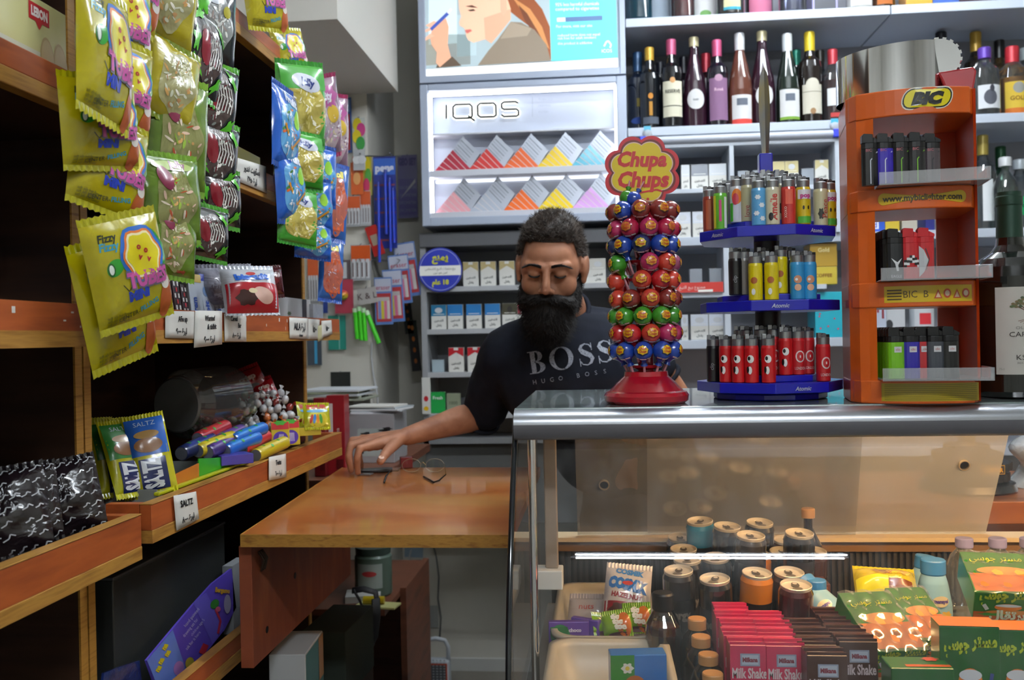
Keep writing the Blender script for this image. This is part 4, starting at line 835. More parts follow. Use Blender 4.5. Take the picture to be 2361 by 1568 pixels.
mb = MB(); mb.box(w-0.036, w-0.033, dp-0.02, dp-0.006, zf(400), zf(300), M('#d8806a', .4)); mb.build('shelf_clip', t)
bf = lambda u, v, o: (u*0.93, -dp-bg*(1-(u*0.93/w)**2)-o, v)
yel = PL('#c9a80c')
mb = MB()
# brand badge: black outline, yellow field
def fill(sf, pts, mat, off, k=6):
    cx, cz = sum(p[0] for p in pts)/len(pts), sum(p[1] for p in pts)/len(pts); n = len(pts); vs = [sf(cx, cz, off)]
    for j in range(1, k+1): vs += [sf(cx+(x-cx)*j/k, cz+(z-cz)*j/k, off) for x, z in pts]
    mb.add(vs, [(0, 1+i, 1+(i+1) % n) for i in range(n)]+[(1+j*n+i, 1+(j+1)*n+i, 1+(j+1)*n+(i+1) % n, 1+j*n+(i+1) % n) for j in range(k-1) for i in range(n)], mat)
def rr(cx, cz, hw, hh, sh, r=0.3):
    pts = []
    for sx, sz, a0 in ((1, 1, 0), (-1, 1, 90), (-1, -1, 180), (1, -1, 270)):
        for k in range(5): a = R(a0+22.5*k); pts.append((cx+sx*(hw-hh*0.9)+hh*0.9*cos(a), cz+sz*(hh-hh*0.9)+hh*0.9*sin(a)))
    return [(x+(z-cz)*sh, z) for x, z in pts]
zb = (H+zf(262))/2+0.003
for hw, hh, c, o_ in ((0.036, 0.0155, '#d9d4c4', .0004), (0.0345, 0.014, '#121008', .0007), (0.0325, 0.0122, '#d6c60a', .0010)): fill(bf, rr(0.019, zb, hw, hh, 0.25), PL(c), o_)
mb.text(bf, 'BIC', 0.017, zb-0.0078, 0.0156, PL('#0c0c08'), 0.0016, shear=0.28, bold=0.085, sx=1.25); mb.build('brand_badge', t); mb = MB()
z_ = (zf(480)+zf(428))/2; fill(bf, rr(0.010, z_, 0.062, 0.0085, 0), yel, 0.0006, 10); mb.text(bf, 'www.mybiclighter.com', 0.010, z_-0.004, 0.0088, PL('#3a2a06'), 0.0012, bold=0.03, maxw=0.112); mb.build('sticker', t); mb = MB()
z_ = (zf(707)+zf(647))/2; mb.rect(bf, -0.046, z_-0.0115, 0.078, z_+0.0115, yel, 0.0005, 12)
dkt = PL('#4a3608')
for k in range(4): mb.rect(bf, -0.042, z_-0.008+0.0042*k, -0.022, z_-0.006+0.0042*k, dkt, 0.0009, 2)
mb.text(bf, 'BIC', -0.010, z_-0.005, 0.010, dkt, 0.0009); mb.text(bf, 'B', 0.012, z_-0.005, 0.010, dkt, 0.0009)
for k, x in enumerate((0.029, 0.056)): mb.poly(bf, [(x-0.006, z_-0.007), (x+0.006, z_-0.007), (x, z_+0.006)], PL('#b8482e'), 0.0009); mb.poly(bf, [(x-0.0035, z_-0.0055), (x+0.0035, z_-0.0055), (x, z_+0.0025)], PL('#d9b89a'), 0.0012)
for x in (0.042, 0.069): mb.ell(bf, x, z_, 0.0055, 0.0065, PL('#b8482e'), 0.0009, k=2); mb.ell(bf, x, z_, 0.0034, 0.004, PL('#c9b29a'), 0.0012, k=2)
mb.build('sticker', t); mb = MB(); z_ = zf(905); mb.rect(bf, -0.052, zf(926), 0.086, zf(884), PL('#a8920c'), 0.0005, 14)
for k in range(9): mb.rect(bf, -0.048, zf(923)+0.0026*k, 0.083, zf(923)+0.0026*k+0.0008, PL('#6f6208'), 0.0009, 14)
mb.build('sticker', t)
for k, (ya, yb_) in enumerate(((428, 262), (647, 480), (877, 707))):
    z0_ = zf(ya); mb = MB(); cl = glass_mat('tray_plastic', refl=2.5, haze=0.18)
    x0_, x1_ = fx+0.002, w+0.004; yf = -dp-0.048
    mb.box(x0_, x1_, yf, yf+0.0018, z0_, z0_+0.018, cl); mb.box(x0_, x1_, yf, dp-0.01, z0_+0.0005, z0_+0.002, cl); mb.box(x1_-0.0018, x1_, yf, -dp+0.02, z0_, z0_+0.018, cl); mb.build('clear_tray', t, bevel=0.0005)
# giant lighter head
hd = MB(); n = 96; rings = []
for j, f in enumerate((0, 1)):
    for i in range(n):
        a = 2*pi*i/n; x = -0.018+0.0765*cos(a); y = 0.0+0.060*sin(a)
        if f: zt_ = H+0.066+0.012*(x+0.095)/0.15; x = min(x, 0.038+0.002*sin(a)); 
        else: zt_ = H+0.0005; x = min(x, 0.056)
        rings.append((x, y, zt_))
hd.add(rings, [(i, (i+1) % n, n+(i+1) % n, n+i) for i in range(n)], CHROME, True); hd.add(rings[n:], [tuple(range(n))], M('#5a5c60', 0.3, metal=0.9), False)
hd.build('chrome_hood', t, bevel=0)
mb = MB(); wc = (0.044, -0.0, H+0.052)
for s in range(36):
    a0 = 2*pi*s/36; rr_ = 0.031 if s % 2 else 0.0285; a1 = 2*pi*(s+1)/36
    v = [(wc[0]+r_*cos(a), y, wc[2]+r_*sin(a)) for y in (-0.03, 0.03) for r_, a in ((0.0, a0), (rr_, a0), (rr_, a1))]
    mb.add(v, [(0, 1, 2), (5, 4, 3), (1, 4, 5, 2), (0, 3, 4, 1), (0, 2, 5, 3)], CHROME)
mb.build('spark_wheel', t)
mb = MB(); mb.prism([(0.052, H+0.002), (0.088, H+0.002), (0.093, H+0.030), (0.088, H+0.036), (0.040, H+0.032), (0.046, H+0.02)], -0.034, 0.034, M('#9a1420', 0.3, coat=0.5)); mb.build('red_button', t, bevel=0.003)
# lighters in the tower
def slim(body, prints=None, top_='#0e0e10'):
    def f():
        t = bpy.data.objects.new('lighter', None); C.objects.link(t)
        def ov(rx, ry, n=14): return [(rx*cos(2*pi*i/n), ry*sin(2*pi*i/n)) for i in range(n)]
        MB().prism(ov(0.0118, 0.0062), 0, 0.05, PL(body), 'z').build('body', t)
        mb = MB(); mb.prism(ov(0.0119, 0.0063), 0.05, 0.058, M(top_, 0.4), 'z'); mb.prism([(-0.0115, 0.058), (0.004, 0.058), (0.003, 0.070), (-0.009, 0.071), (-0.0115, 0.068)], -0.005, 0.005, M(top_, 0.35)); mb.prism([(0.004, 0.058), (0.0115, 0.058), (0.0118, 0.062), (0.004, 0.066)], -0.004, 0.004, M(top_, 0.35)); mb.build('hood', t, bevel=0.0006)
        if prints:
            mb = MB(); prints(mb, lambda u, v, o: (u, -0.0062*sqrt(max(0.02, 1-(u/0.0119)**2))-o, v)); mb.build('body_print', t)
        return t
    return f
def swoosh(c): return lambda m, s: (m.line(s, [(-0.001, 0.002), (-0.001, 0.034), (0.009, 0.046)], 0.0014, PL(c), .0004), m.text(s, 'BIC', -.003, .046, .004, PL('#b8606a'), .0005))
lab = lambda m, s: (m.rect(s, -.004, .036, .006, .044, PL('#c9c9cc'), .0004, 2), m.text(s, 'clic', .001, .0385, .0035, PL('#b0302a'), .0007, maxw=.008))
def put_s(key, mk, px, dy, zt_, label, grp, rz=0):
    yy = BY+dy; x = PY(px, 600, yy).x
    for _ in range(3): d = Vector((x, yy, ZT+zt_+0.03))-CAM; sx = CXP+FPX*d.dot(_R)/d.dot(_F); x += (px-sx)*d.dot(_F)/FPX
    stamp('sl'+key, mk, (x, yy, ZT+zt_+0.0024), (0, 0, rz), label, grp, (1.0, 1.0, 1.02), 'lighter')
g = 'lighters in the upper tower window'
for i, (px, c, b, nm) in enumerate([(2006, '#b9bcc8', '#0c0c10', 'black lighter with white line at the left of the upper window'), (2040, '#c9ccd8', '#3424a0', 'violet blue lighter in the upper tower window'), (2077, '#6fae2a', '#0c0c10', 'black lighter with green line, left of two'), (2114, '#6fae2a', '#0c0c10', 'black lighter with green line, right of two'), (2148, '#2a2a30', '#4a4044', 'grey lighter with dark line at the right of the upper window')]):
    put_s('s%d' % (i if i != 3 else 2), slim(b, swoosh(c)), px, -0.085+0.012*(i == 4), zf(428), nm, g)
g = 'lighters in the middle tower window'; check = lambda m, s: [m.rect(s, -.010+.0035*i, .024+.0035*j-abs(i-2.5)*.003, -.0065+.0035*i, .0275+.0035*j-abs(i-2.5)*.003, PL('#dcdcdc' if (i+j) % 2 else '#1a1a1c'), .0004, 1) for i in range(6) for j in range(3)]
eagle = lambda m, s: (m.poly(s, [(-.007, .03), (-.002, .022), (.0, .012), (.003, .012), (.002, .02), (.008, .03), (.001, .024)], PL('#d0d0d2'), .0004), m.text(s, 'EAGLE', 0, .003, .004, PL('#b9b9bc'), .0004, maxw=.014))
for i in range(6): put_s('blk', slim('#101115'), 2052-i*6, -0.075+0.0135*(i+1), zf(647), 'black lighter in the middle window file, %s behind the bird print' % ORD[i], g)
put_s('eag', slim('#15171d', eagle), 2064, -0.075, zf(647), 'black lighter with a white bird print', g)
put_s('chk', slim('#b81c24', check, '#b81c24'), 2099, -0.075, zf(647), 'red lighter with checkered chevron', g); put_s('chk2', slim('#b81c24', lambda m, s: (m.poly(s, [(-.010, .003), (-.004, .01), (.002, .026), (-.004, .040), (-.010, .046)], PL('#b9bcbe'), .0004), m.line(s, [(-.002, .012), (.003, .028), (-.002, .042)], .0012, PL('#3a3a3e'), .0007)), '#b81c24'), 2134, -0.075, zf(647), 'red lighter with a silver flash', g)
g = 'lighters in the lowest tower window'
for col, nm, px, b, n_ in [('green', 'lime green', 2066, '#6fb314', 7), ('blu', 'deep blue', 2101, '#2a2296', 4), ('rd', 'red', 2128, '#b0262c', 3), ('gr', 'slate grey', 2157, '#3c4048', 4), ('bk', 'black', 2191, '#0d0f10', 3)]:
    for i in range(n_): put_s('w3'+col, slim(b, lab), px-i*6.2, -0.080+0.0135*i+(0.006 if col == 'rd' else 0), zf(877), '%s lighter %s in the lowest tower window' % (nm, 'at the front' if i == 0 else 'in its file, %s from the front' % ORD[i]), g)

# ---- wine bottle at the right
WX = PY(2331, 750, 1.455).x
t = thing('wine_bottle', 'large dark wine bottle with a tree label at the right of the counter', 'bottle', (WX, 1.455, ZT)); t.scale = (1.065, 1.065, 1.06)
wg = M('#040806', 0.06, coat=0.7); wf = M('#1c3a2c', 0.38, metal=0.3)
MB().lathe([(0, 0.004), (0.04, 0.0), (0.051, 0.003), (0.053, 0.010), (0.053, 0.168), (0.050, 0.182), (0.040, 0.194), (0.026, 0.203), (0.0185, 0.213), (0.0165, 0.228), (0.0160, 0.270)], wg, 48).build('body', t)
MB().lathe([(0.0166, 0.222), (0.0172, 0.224), (0.0163, 0.268), (0.0175, 0.270), (0.0175, 0.281), (0.0163, 0.283), (0.0163, 0.288), (0, 0.2885)], wf, 28).build('foil', t)
S = cylf(0.053); mb = MB(); cl = PP('#b9b6ae')
mb.rect(S, -0.040, 0.034, 0.060, 0.153, cl, 0.0005, 24)
q = random.Random(2)
mb.line(S, [(0.001, 0.108), (0.0, 0.116), (0.002, 0.124)], 0.006, PL('#6a4a3a'), 0.0010)
for k in range(9): a = pi*(0.05+0.11*k); mb.line(S, [(0.001, 0.118), (0.001+0.015*cos(a), 0.124+0.012*sin(a))], 0.0014, PL('#6a4a3a'), 0.0010)
for k in range(44): a = q.uniform(0, pi); r_ = q.uniform(0.008, 0.021); mb.ell(S, 0.001+r_*cos(a)*1.05, 0.124+r_*sin(a)*0.85, 0.0024, 0.0018, PP(q.choice(['#5d6b4a', '#7a6a4c', '#4f5a44'])), 0.0012, n=7, k=1)
for k in range(8): a = -pi*(0.08+0.12*k); mb.line(S, [(0.001, 0.110), (0.001+0.014*cos(a), 0.108+0.006*sin(a))], 0.0009, PL('#8a7466'), 0.0010)
ik = PP('#4a4644')
mb.text(S, 'OLD VINE', 0.001, 0.0955, 0.0042, PP('#8a8680'), 0.0012, sx=1.3); mb.text(S, 'CARIGNAN', 0.004, 0.0855, 0.0068, ik, 0.0012, sx=1.15); mb.text(S, '2018', 0.001, 0.0775, 0.0032, PP('#8a8680'), 0.0012, sx=1.4)
mb.ell(S, 0.001, 0.0705, 0.0042, 0.0040, PP('#6a1c24'), 0.0012); mb.text(S, 'KSARA', 0.001, 0.054, 0.0072, ik, 0.0012, sx=1.1); mb.text(S, 'BEKAA VALLEY', 0.001, 0.0485, 0.0028, PP('#8a8680'), 0.0012, sx=1.2); mb.text(S, '75cl', -0.033, 0.040, 0.003, PP('#8a8680'), 0.0012)
mb.build('label', t)
# ================================================================ the man behind the counter
def remesh(o, vox, smooth=5, fac=0.5):
    md = o.modifiers.new('remesh', 'REMESH'); md.mode = 'VOXEL'; md.voxel_size = vox; md.use_smooth_shade = True
    md = o.modifiers.new('smooth', 'SMOOTH'); md.factor = fac; md.iterations = smooth
W_ = lambda px, py, Y: PY(px, py, Y)
def cap(mb, a, b, ra, rb, mat, n=14, flat_=None):
    a, b = Vector(a), Vector(b); mb.cyl(a, b, ra, mat, rb, n=n); mb.ball(a, ra*0.995, mat, n, 8); mb.ball(b, rb*0.995, mat, n, 8)
def ellT(mb, T, c, r, mat, n=18, m=12): mb.ball(c, r, mat, n, m, T=T)
skin = noise_mat('skin', ['#9c6a4e', '#a97458', '#8f5e46'], 18, 0.5, spec=0.35, bump=0.06)
man = thing('person', 'bearded man in a dark printed t-shirt leaning over the flap, looking down', 'person', (0.05, 2.28, 0))
mo = Vector(man.location)
HC = W_(1272, 619, 2.13)
HT = Matrix.Translation(HC) @ Matrix.Rotation(R(-4), 4, 'Z') @ Matrix.Rotation(R(3), 4, 'Y') @ Matrix.Rotation(R(17), 4, 'X') @ Matrix.Diagonal((0.93, 0.95, 0.95, 1))
h = lambda *p: HT @ Vector(p)
mb = MB()
ellT(mb, HT, (0, 0.012, 0.026), (0.075, 0.094, 0.094), skin, 24, 16)
ellT(mb, HT, (0, -0.022, -0.055), (0.058, 0.062, 0.062), skin, 20, 12)
ellT(mb, HT, (0, -0.045, 0.040), (0.060, 0.045, 0.045), skin, 20, 12)
for s in (-1, 1):
    ellT(mb, HT, (s*0.040, -0.052, -0.024), (0.028, 0.026, 0.032), skin)
    ellT(mb, HT, (s*0.046, -0.036, 0.012), (0.026, 0.036, 0.040), skin)
    ellT(mb, HT, (s*0.081, 0.002, 0.0), (0.009, 0.020, 0.031), skin); ellT(mb, HT, (s*0.086, 0.012, 0.006), (0.006, 0.018, 0.026), skin); ellT(mb, HT, (s*0.079, -0.006, -0.024), (0.008, 0.010, 0.012), skin)
    cap(mb, h(s*0.012, -0.087, 0.024), h(s*0.048, -0.074, 0.026), 0.0105, 0.009, skin)
    ellT(mb, HT, (s*0.031, -0.077, 0.006), (0.0155, 0.0125, 0.0125), skin, 16, 10)
    ellT(mb, HT, (s*0.0125, -0.099, -0.032), (0.0085, 0.0095, 0.0075), skin)
cap(mb, h(0, -0.086, 0.026), h(0, -0.108, -0.020), 0.0082, 0.0105, skin); ellT(mb, HT, (0, -0.111, -0.028), (0.0105, 0.0105, 0.010), skin)
NB = W_(1300, 735, 2.27); cap(mb, h(0, 0.030, -0.040), NB, 0.054, 0.062, skin, 20)
RS, LS = W_(1168, 805, 2.26), W_(1452, 770, 2.33)
cap(mb, NB, RS, 0.045, 0.045, skin); cap(mb, NB, LS, 0.045, 0.045, skin)
RE = W_(1112, 958, 2.38); RW = W_(938, 1006, 2.235)
cap(mb, RS, RE, 0.046, 0.038, skin, 18)
mid = RE.lerp(RW, 0.28)+Vector((0, 0, 0.004)); cap(mb, RE, mid, 0.037, 0.037, skin, 18); cap(mb, mid, RW, 0.037, 0.0225, skin, 18)
LE = W_(1556, 912, 2.40); LW = W_(1500, 985, 2.18)
cap(mb, LS, LE, 0.046, 0.038, skin, 18); cap(mb, LE, LE.lerp(LW, .3), 0.037, 0.037, skin, 18); cap(mb, LE.lerp(LW, .3), LW, 0.037, 0.023, skin, 18)
def finger(pts, rs):
    for a, b, ra, rb in zip(pts[:-1], pts[1:], rs[:-1], rs[1:]): cap(mb, a, b, ra, rb, skin, 12)
zt = lambda px, Y, z: PZ(px, 1085, z) if Y is None else Vector((PY(px, 1080, Y).x, Y, z))
PALM = {}
def palm(w, m, r): cap(mb, w, m, 0.018, r, skin, 14)
fin = {'index': [(851, 1029, 2.150), (829, 1034, 2.118), (823, 1056, 2.112)], 'middle': [(840, 1019, 2.178), (808, 1027, 2.158), (803, 1052, 2.150)], 'ring': [(846, 1013, 2.206), (812, 1015, 2.196), (804, 1039, 2.190)], 'pinky': [(860, 1010, 2.232), (834, 1008, 2.232), (826, 1030, 2.226)]}
TIPS = {'index': (825, 2.125), 'middle': (810, 2.158), 'ring': (811, 2.196), 'pinky': (834, 2.222)}
nails = []
for k, js in fin.items():
    p = [W_(*j) for j in js]; px, Y = TIPS[k]; p.append(Vector((PY(px, 1085, Y).x, Y, 1.0405)))
    r_ = 0.0092 if k != 'pinky' else 0.0078; finger(p, [r_*1.12, r_*1.0, r_*0.92, r_*0.82])
    wv = RW+Vector((-0.004, 0.010*['index', 'middle', 'ring', 'pinky'].index(k)-0.016, 0)); palm(wv, p[0], 0.0125); nails.append((p[2], p[3], r_))
th = [RW+Vector((-0.015, -0.022, -0.006)), W_(893, 1041, 2.128), W_(884, 1053, 2.098), W_(877, 1064, 2.080)]
finger(th, [0.016, 0.0125, 0.0105, 0.0095]); cap(mb, RW+Vector((-0.02, -0.01, 0)), W_(868, 1026, 2.165), 0.018, 0.014, skin)
# second hand, hanging below the counter edge behind the case
ld = (LW-LE.lerp(LW, .3)).normalized(); sd = Vector((1, 0, 0)); sd = (sd-ld*sd.dot(ld)).normalized(); up = ld.cross(sd)
for i in range(4):
    b0 = LW+ld*0.085+sd*(0.027-0.018*i); palm(LW+sd*(0.012-0.008*i), b0, 0.0115); c1 = b0+ld*(0.036-0.004*abs(i-1))+up*0.010; c2 = c1+ld*0.018+up*0.018; c3 = c2+ld*0.006+up*0.018
    finger([b0, c1, c2, c3], [0.0095, 0.0088, 0.0082, 0.0075])
finger([LW-sd*0.012+ld*0.02, LW-sd*0.035+ld*0.045+up*0.012, LW-sd*0.040+ld*0.072+up*0.02, LW-sd*0.036+ld*0.092+up*0.026], [0.015, 0.0115, 0.010, 0.0088])
HIP = Vector((0.10, 2.40, 0.93))
cap(mb, NB, HIP, 0.05, 0.10, skin)
mb.v = [tuple(Vector(p)-mo) for p in mb.v]
body = mb.build('body', man); remesh(body, 0.0036, 4)
def strand(mb, p, d, L, r, mat, q, curl=0.5, seg=3):
    pts = [p]; d = d.normalized()
    for k in range(seg):
        d = (d+Vector((q.gauss(0, curl), q.gauss(0, curl), q.gauss(0, curl)))*0.5).normalized(); pts.append(pts[-1]+d*(L/seg))
    s = d.orthogonal().normalized()*r; vs = []
    for k, a in enumerate(pts):
        f = 1-k/(len(pts)-1)*0.8; vs += [a+s*f, a-s*f]
    mb.add(vs, [(2*k, 2*k+1, 2*k+3, 2*k+2) for k in range(seg)], mat, True)
# hair
hair_m = noise_mat('hair', ['#1f1813', '#382d25', '#18120f'], 60, 0.55, spec=0.3); beard_m = noise_mat('beard', ['#100d0c', '#1b1614', '#0c0a09'], 60, 0.6, spec=0.25)
q = random.Random(11); mb = MB(); toL = lambda v: tuple(Vector(v)-mo)
def scalp(a, b, k=1.0):   # a around, b from crown
    return Vector((0.0775*k*sin(b)*cos(a), 0.014+0.097*k*sin(b)*sin(a), 0.030+0.098*k*cos(b)))
def hairline(a):          # how far down the hair reaches for a direction (-pi/2 = face)
    f = -sin(a); return 1.06+0.0*f if f > 0.80 else (1.12 if f > 0.55 else (1.50 if f > 0.10 else 2.05))
vs = []; fs = []; na, nb = 64, 20
for j in range(nb+1):
    for i in range(na):
        a = 2*pi*i/na; b = hairline(a)*j/nb; n1 = 0.5*sin(9*a+3*sin(6*b))+0.5*sin(14*b+5*a)+q.uniform(-0.5, 0.5)
        thick = 0.009*(1-(j/nb)**6)*(1.25 if b < 1.0 else 0.75)+0.0022*n1*(j > 0)*(1-(j/nb)**8)
        p = scalp(a, b); nrm = Vector((p.x/0.0775, (p.y-0.014)/0.097, (p.z-0.03)/0.098)).normalized(); vs.append(toL(HT @ (p+nrm*thick)))
fs = [(j*na+i, (j+1)*na+i, (j+1)*na+(i+1) % na, j*na+(i+1) % na) for j in range(nb) for i in range(na)]
mb.add(vs, fs, hair_m, True)
for _ in range(6500):
    a = q.uniform(0, 2*pi); b = hairline(a)*sqrt(q.uniform(0.0, 1.0)); p = scalp(a, b, 1.06); nrm = Vector((p.x, p.y, p.z-0.02)).normalized()
    L = q.uniform(0.010, 0.020)*(1.0 if b < 1.0 else 0.6)
    pw = HT @ p; dw = (HT.to_3x3() @ (nrm+Vector((0, 0.2, 0.0)))); strand(mb, Vector(toL(pw)), dw, L, 0.0007, hair_m, q, 0.9)
mb.build('hair', man)
# beard and moustache
mb = MB(); bl_ = [((0, -0.060, -0.088), (0.066, 0.048, 0.050)), ((0, -0.076, -0.112), (0.061, 0.040, 0.050)), ((0.0, -0.077, -0.124), (0.050, 0.034, 0.036)), ((0.003, -0.074, -0.130), (0.036, 0.028, 0.034)), ((-0.060, -0.030, -0.062), (0.018, 0.034, 0.040)), ((0.060, -0.030, -0.062), (0.018, 0.034, 0.040)), ((-0.071, -0.004, -0.036), (0.006, 0.012, 0.030)), ((0.071, -0.004, -0.036), (0.006, 0.012, 0.030)), ((-0.024, -0.096, -0.052), (0.030, 0.015, 0.0125)), ((0.024, -0.096, -0.052), (0.030, 0.015, 0.0125)), ((-0.050, -0.078, -0.066), (0.022, 0.020, 0.020)), ((0.050, -0.078, -0.066), (0.022, 0.020, 0.020))]
for c, r_ in bl_: ellT(mb, HT, c, r_, beard_m, 20, 14)
mb.v = [tuple(Vector(p)-mo) for p in mb.v]
bd = mb.build('beard', man); remesh(bd, 0.005, 6)
mb = MB()
for _ in range(7500):
    c, r_ = bl_[q.choice([0, 0, 1, 1, 1, 2, 2, 3, 4, 5, 6, 7, 8, 9, 10, 11])]; u = Vector((q.gauss(0, 1), q.gauss(0, 1)-0.5, q.gauss(0, 1))).normalized()
    if u.y > 0.45: continue
    p = Vector(c)+Vector((u.x*r_[0], u.y*r_[1], u.z*r_[2]))*0.97; d = Vector((u.x*0.9, u.y*0.7-0.1, u.z*0.5-0.9)); L = q.uniform(0.010, 0.026) if c[2] < -0.08 else q.uniform(0.004, 0.010)
    if c[2] > -0.058 and abs(c[0]) < 0.03: d = Vector((math.copysign(0.8, c[0]), -0.3, -0.7)); L = 0.010
    strand(mb, Vector(toL(HT @ p)), HT.to_3x3() @ d, L, 0.0006, beard_m, q, 0.55)
o = mb.build('strands', bd)
for s in (-1, 1):
    mb = MB()
    for _ in range(420):
        f = q.random(); p = Vector((s*(0.011+0.042*f), -0.0985+0.017*f*f, 0.0255+0.006*sin(f*pi)-0.004*f+q.uniform(-0.0028, 0.0028)*(1.2-f))); strand(mb, Vector(toL(HT @ p)), HT.to_3x3() @ Vector((s*0.9, -0.15, 0.25-0.5*f)), 0.009, 0.0006, beard_m, q, 0.2)
    mb.build('eyebrow', man)
    pts = [toL(HT @ Vector((s*(0.031+0.0135*cos(t_)), -0.0895+0.004*cos(t_)**2*1.5, 0.0035-0.0065*sin(t_)*0.7))) for t_ in [pi*k/8 for k in range(9)]]
    mb = MB(); mb.tube(pts, [0.0006, 0.0015, 0.0019, 0.0021, 0.0021, 0.0021, 0.0019, 0.0015, 0.0006], M('#140e0c', 0.6), n=6); mb.build('eyelashes', man)
mb = MB()
def nail(a, b, r_, facing=Vector((0, -0.8, 0.55))):
    d = (b-a).normalized(); s = d.cross(facing).normalized(); n_ = s.cross(d); c = a.lerp(b, 0.80)+n_*(r_*0.86)*(1 if n_.dot(facing) > 0 else -1)
    mb.add([toL(c)]+[toL(c+d*(0.0062*cos(t_))+s*(r_*0.62*sin(t_))) for t_ in [2*pi*k/12 for k in range(12)]], [(0, 1+k, 1+(k+1) % 12) for k in range(12)], M('#d8b3a0', 0.3), True)
nail(th[2], th[3], 0.0105, Vector((0.1, -0.9, 0.45)))
for a, b, r_ in nails: nail(a, b, r_*0.9, Vector((-0.6, -0.4, 0.6)))
mb.build('fingernail', man)
# shirt
shirt_m = noise_mat('shirt_cloth', ['#141720', '#191c27', '#101219'], 9, 0.85, spec=0.2, bump=0.3)
mb = MB(); sh = shirt_m
CH = W_(1322, 865, 2.27); ST = W_(1385, 960, 2.36)
ellT(mb, Matrix.Translation(CH) @ Matrix.Rotation(R(6), 4, 'Y'), (0, 0, 0), (0.190, 0.125, 0.165), sh, 26, 16)
ellT(mb, Matrix.Translation(ST), (0, 0, 0), (0.150, 0.110, 0.20), sh, 26, 16); ellT(mb, Matrix.Translation((0.10, 2.40, 1.0)), (0, 0, 0), (0.155, 0.115, 0.17), sh, 26, 16)
NBs = NB+Vector((0, 0.005, -0.022)); cap(mb, NBs, RS+Vector((0.0, 0, -0.008)), 0.060, 0.064, sh, 20); cap(mb, NBs, LS+Vector((-0.01, 0, -0.01)), 0.064, 0.066, sh, 20)
cap(mb, RS+Vector((0.0, 0, -0.01)), RS.lerp(RE, 0.86), 0.066, 0.058, sh, 20); cap(mb, LS+Vector((-0.01, 0, -0.01)), LS.lerp(LE, 0.50), 0.062, 0.056, sh, 20)
cap(mb, RS.lerp(CH, 0.35), LS.lerp(CH, 0.35), 0.085, 0.085, sh, 20)
mb.v = [tuple(Vector(p)-mo) for p in mb.v]
shirt = mb.build('t_shirt', man); remesh(shirt, 0.0065, 8)
tx = bpy.data.textures.new('folds', 'CLOUDS'); tx.noise_scale = 0.09; md = shirt.modifiers.new('folds', 'DISPLACE'); md.texture = tx; md.strength = 0.016; md.mid_level = 0.5; md.texture_coords = 'LOCAL'
# neckline and hems
ax = (h(0, 0.03, -0.04)-NB).normalized(); s1 = ax.orthogonal().normalized(); s2_ = ax.cross(s1)
def ring(name, c, axis, r, tr, sq=1.0):
    a1 = axis.orthogonal().normalized(); a2 = axis.cross(a1); MBr = MB(); MBr.tube([toL(c+a1*(r*cos(2*pi*k/28))+a2*(r*sq*sin(2*pi*k/28))) for k in range(29)], tr, shirt_m, n=8); MBr.build(name, shirt)
ring('neckband', NB+ax*0.028, ax, 0.066, 0.006)
dR = (RE-RS).normalized(); ring('sleeve_hem', RS.lerp(RE, 0.86)+dR*0.048, dR, 0.047, 0.006); dL = (LE-LS).normalized(); ring('sleeve_hem', LS.lerp(LE, 0.50)+dL*0.044, dL, 0.048, 0.006)
# print on the chest, laid on the cloth
from mathutils.bvhtree import BVHTree
dg_ = bpy.context.evaluated_depsgraph_get(); bv = BVHTree.FromObject(shirt, dg_)
P0 = W_(1310, 850, 2.15)-mo; ang_ = R(8)
def chest(u, v, off):
    x, z = P0.x+u*cos(ang_)-v*sin(ang_)*1.0, P0.z+u*sin(ang_)+v*cos(ang_)
    hit = bv.ray_cast(Vector((x, -1.0, z)), Vector((0, 1, 0)))
    return (x, (hit[0].y if hit[0] else 0)-0.0012-off, z)
mb = MB(); pm_ = noise_mat('shirt_print', ['#565b66', '#9a9faa', '#3a3e48'], 260, 0.6)
Hh = 0.052
def ringglyph(cx, cz, rx, ry, ix, iy, a0=0, a1=2*pi, n=36, shift=0):
    vs = []; 
    for k in range(n+1):
        t_ = a0+(a1-a0)*k/n; vs += [chest(cx+rx*cos(t_), cz+ry*sin(t_), 0), chest(cx+shift+ix*cos(t_), cz+iy*sin(t_), 0)]
    mb.add(vs, [(2*k, 2*k+1, 2*k+3, 2*k+2) for k in range(n)], pm_)
def glyph_B(x):
    mb.rect(chest, x+0.004, 0, x+0.015, Hh, pm_, 0, 5); mb.rect(chest, x-0.002, 0, x+0.020, 0.0022, pm_, 0, 4); mb.rect(chest, x-0.002, Hh-0.0022, x+0.020, Hh, pm_, 0, 4)
    ringglyph(x+0.016, Hh*0.755, 0.0165, Hh*0.245, 0.006, Hh*0.20, -pi/2, pi/2, 18); ringglyph(x+0.016, Hh*0.26, 0.021, Hh*0.26, 0.009, Hh*0.215, -pi/2, pi/2, 18)
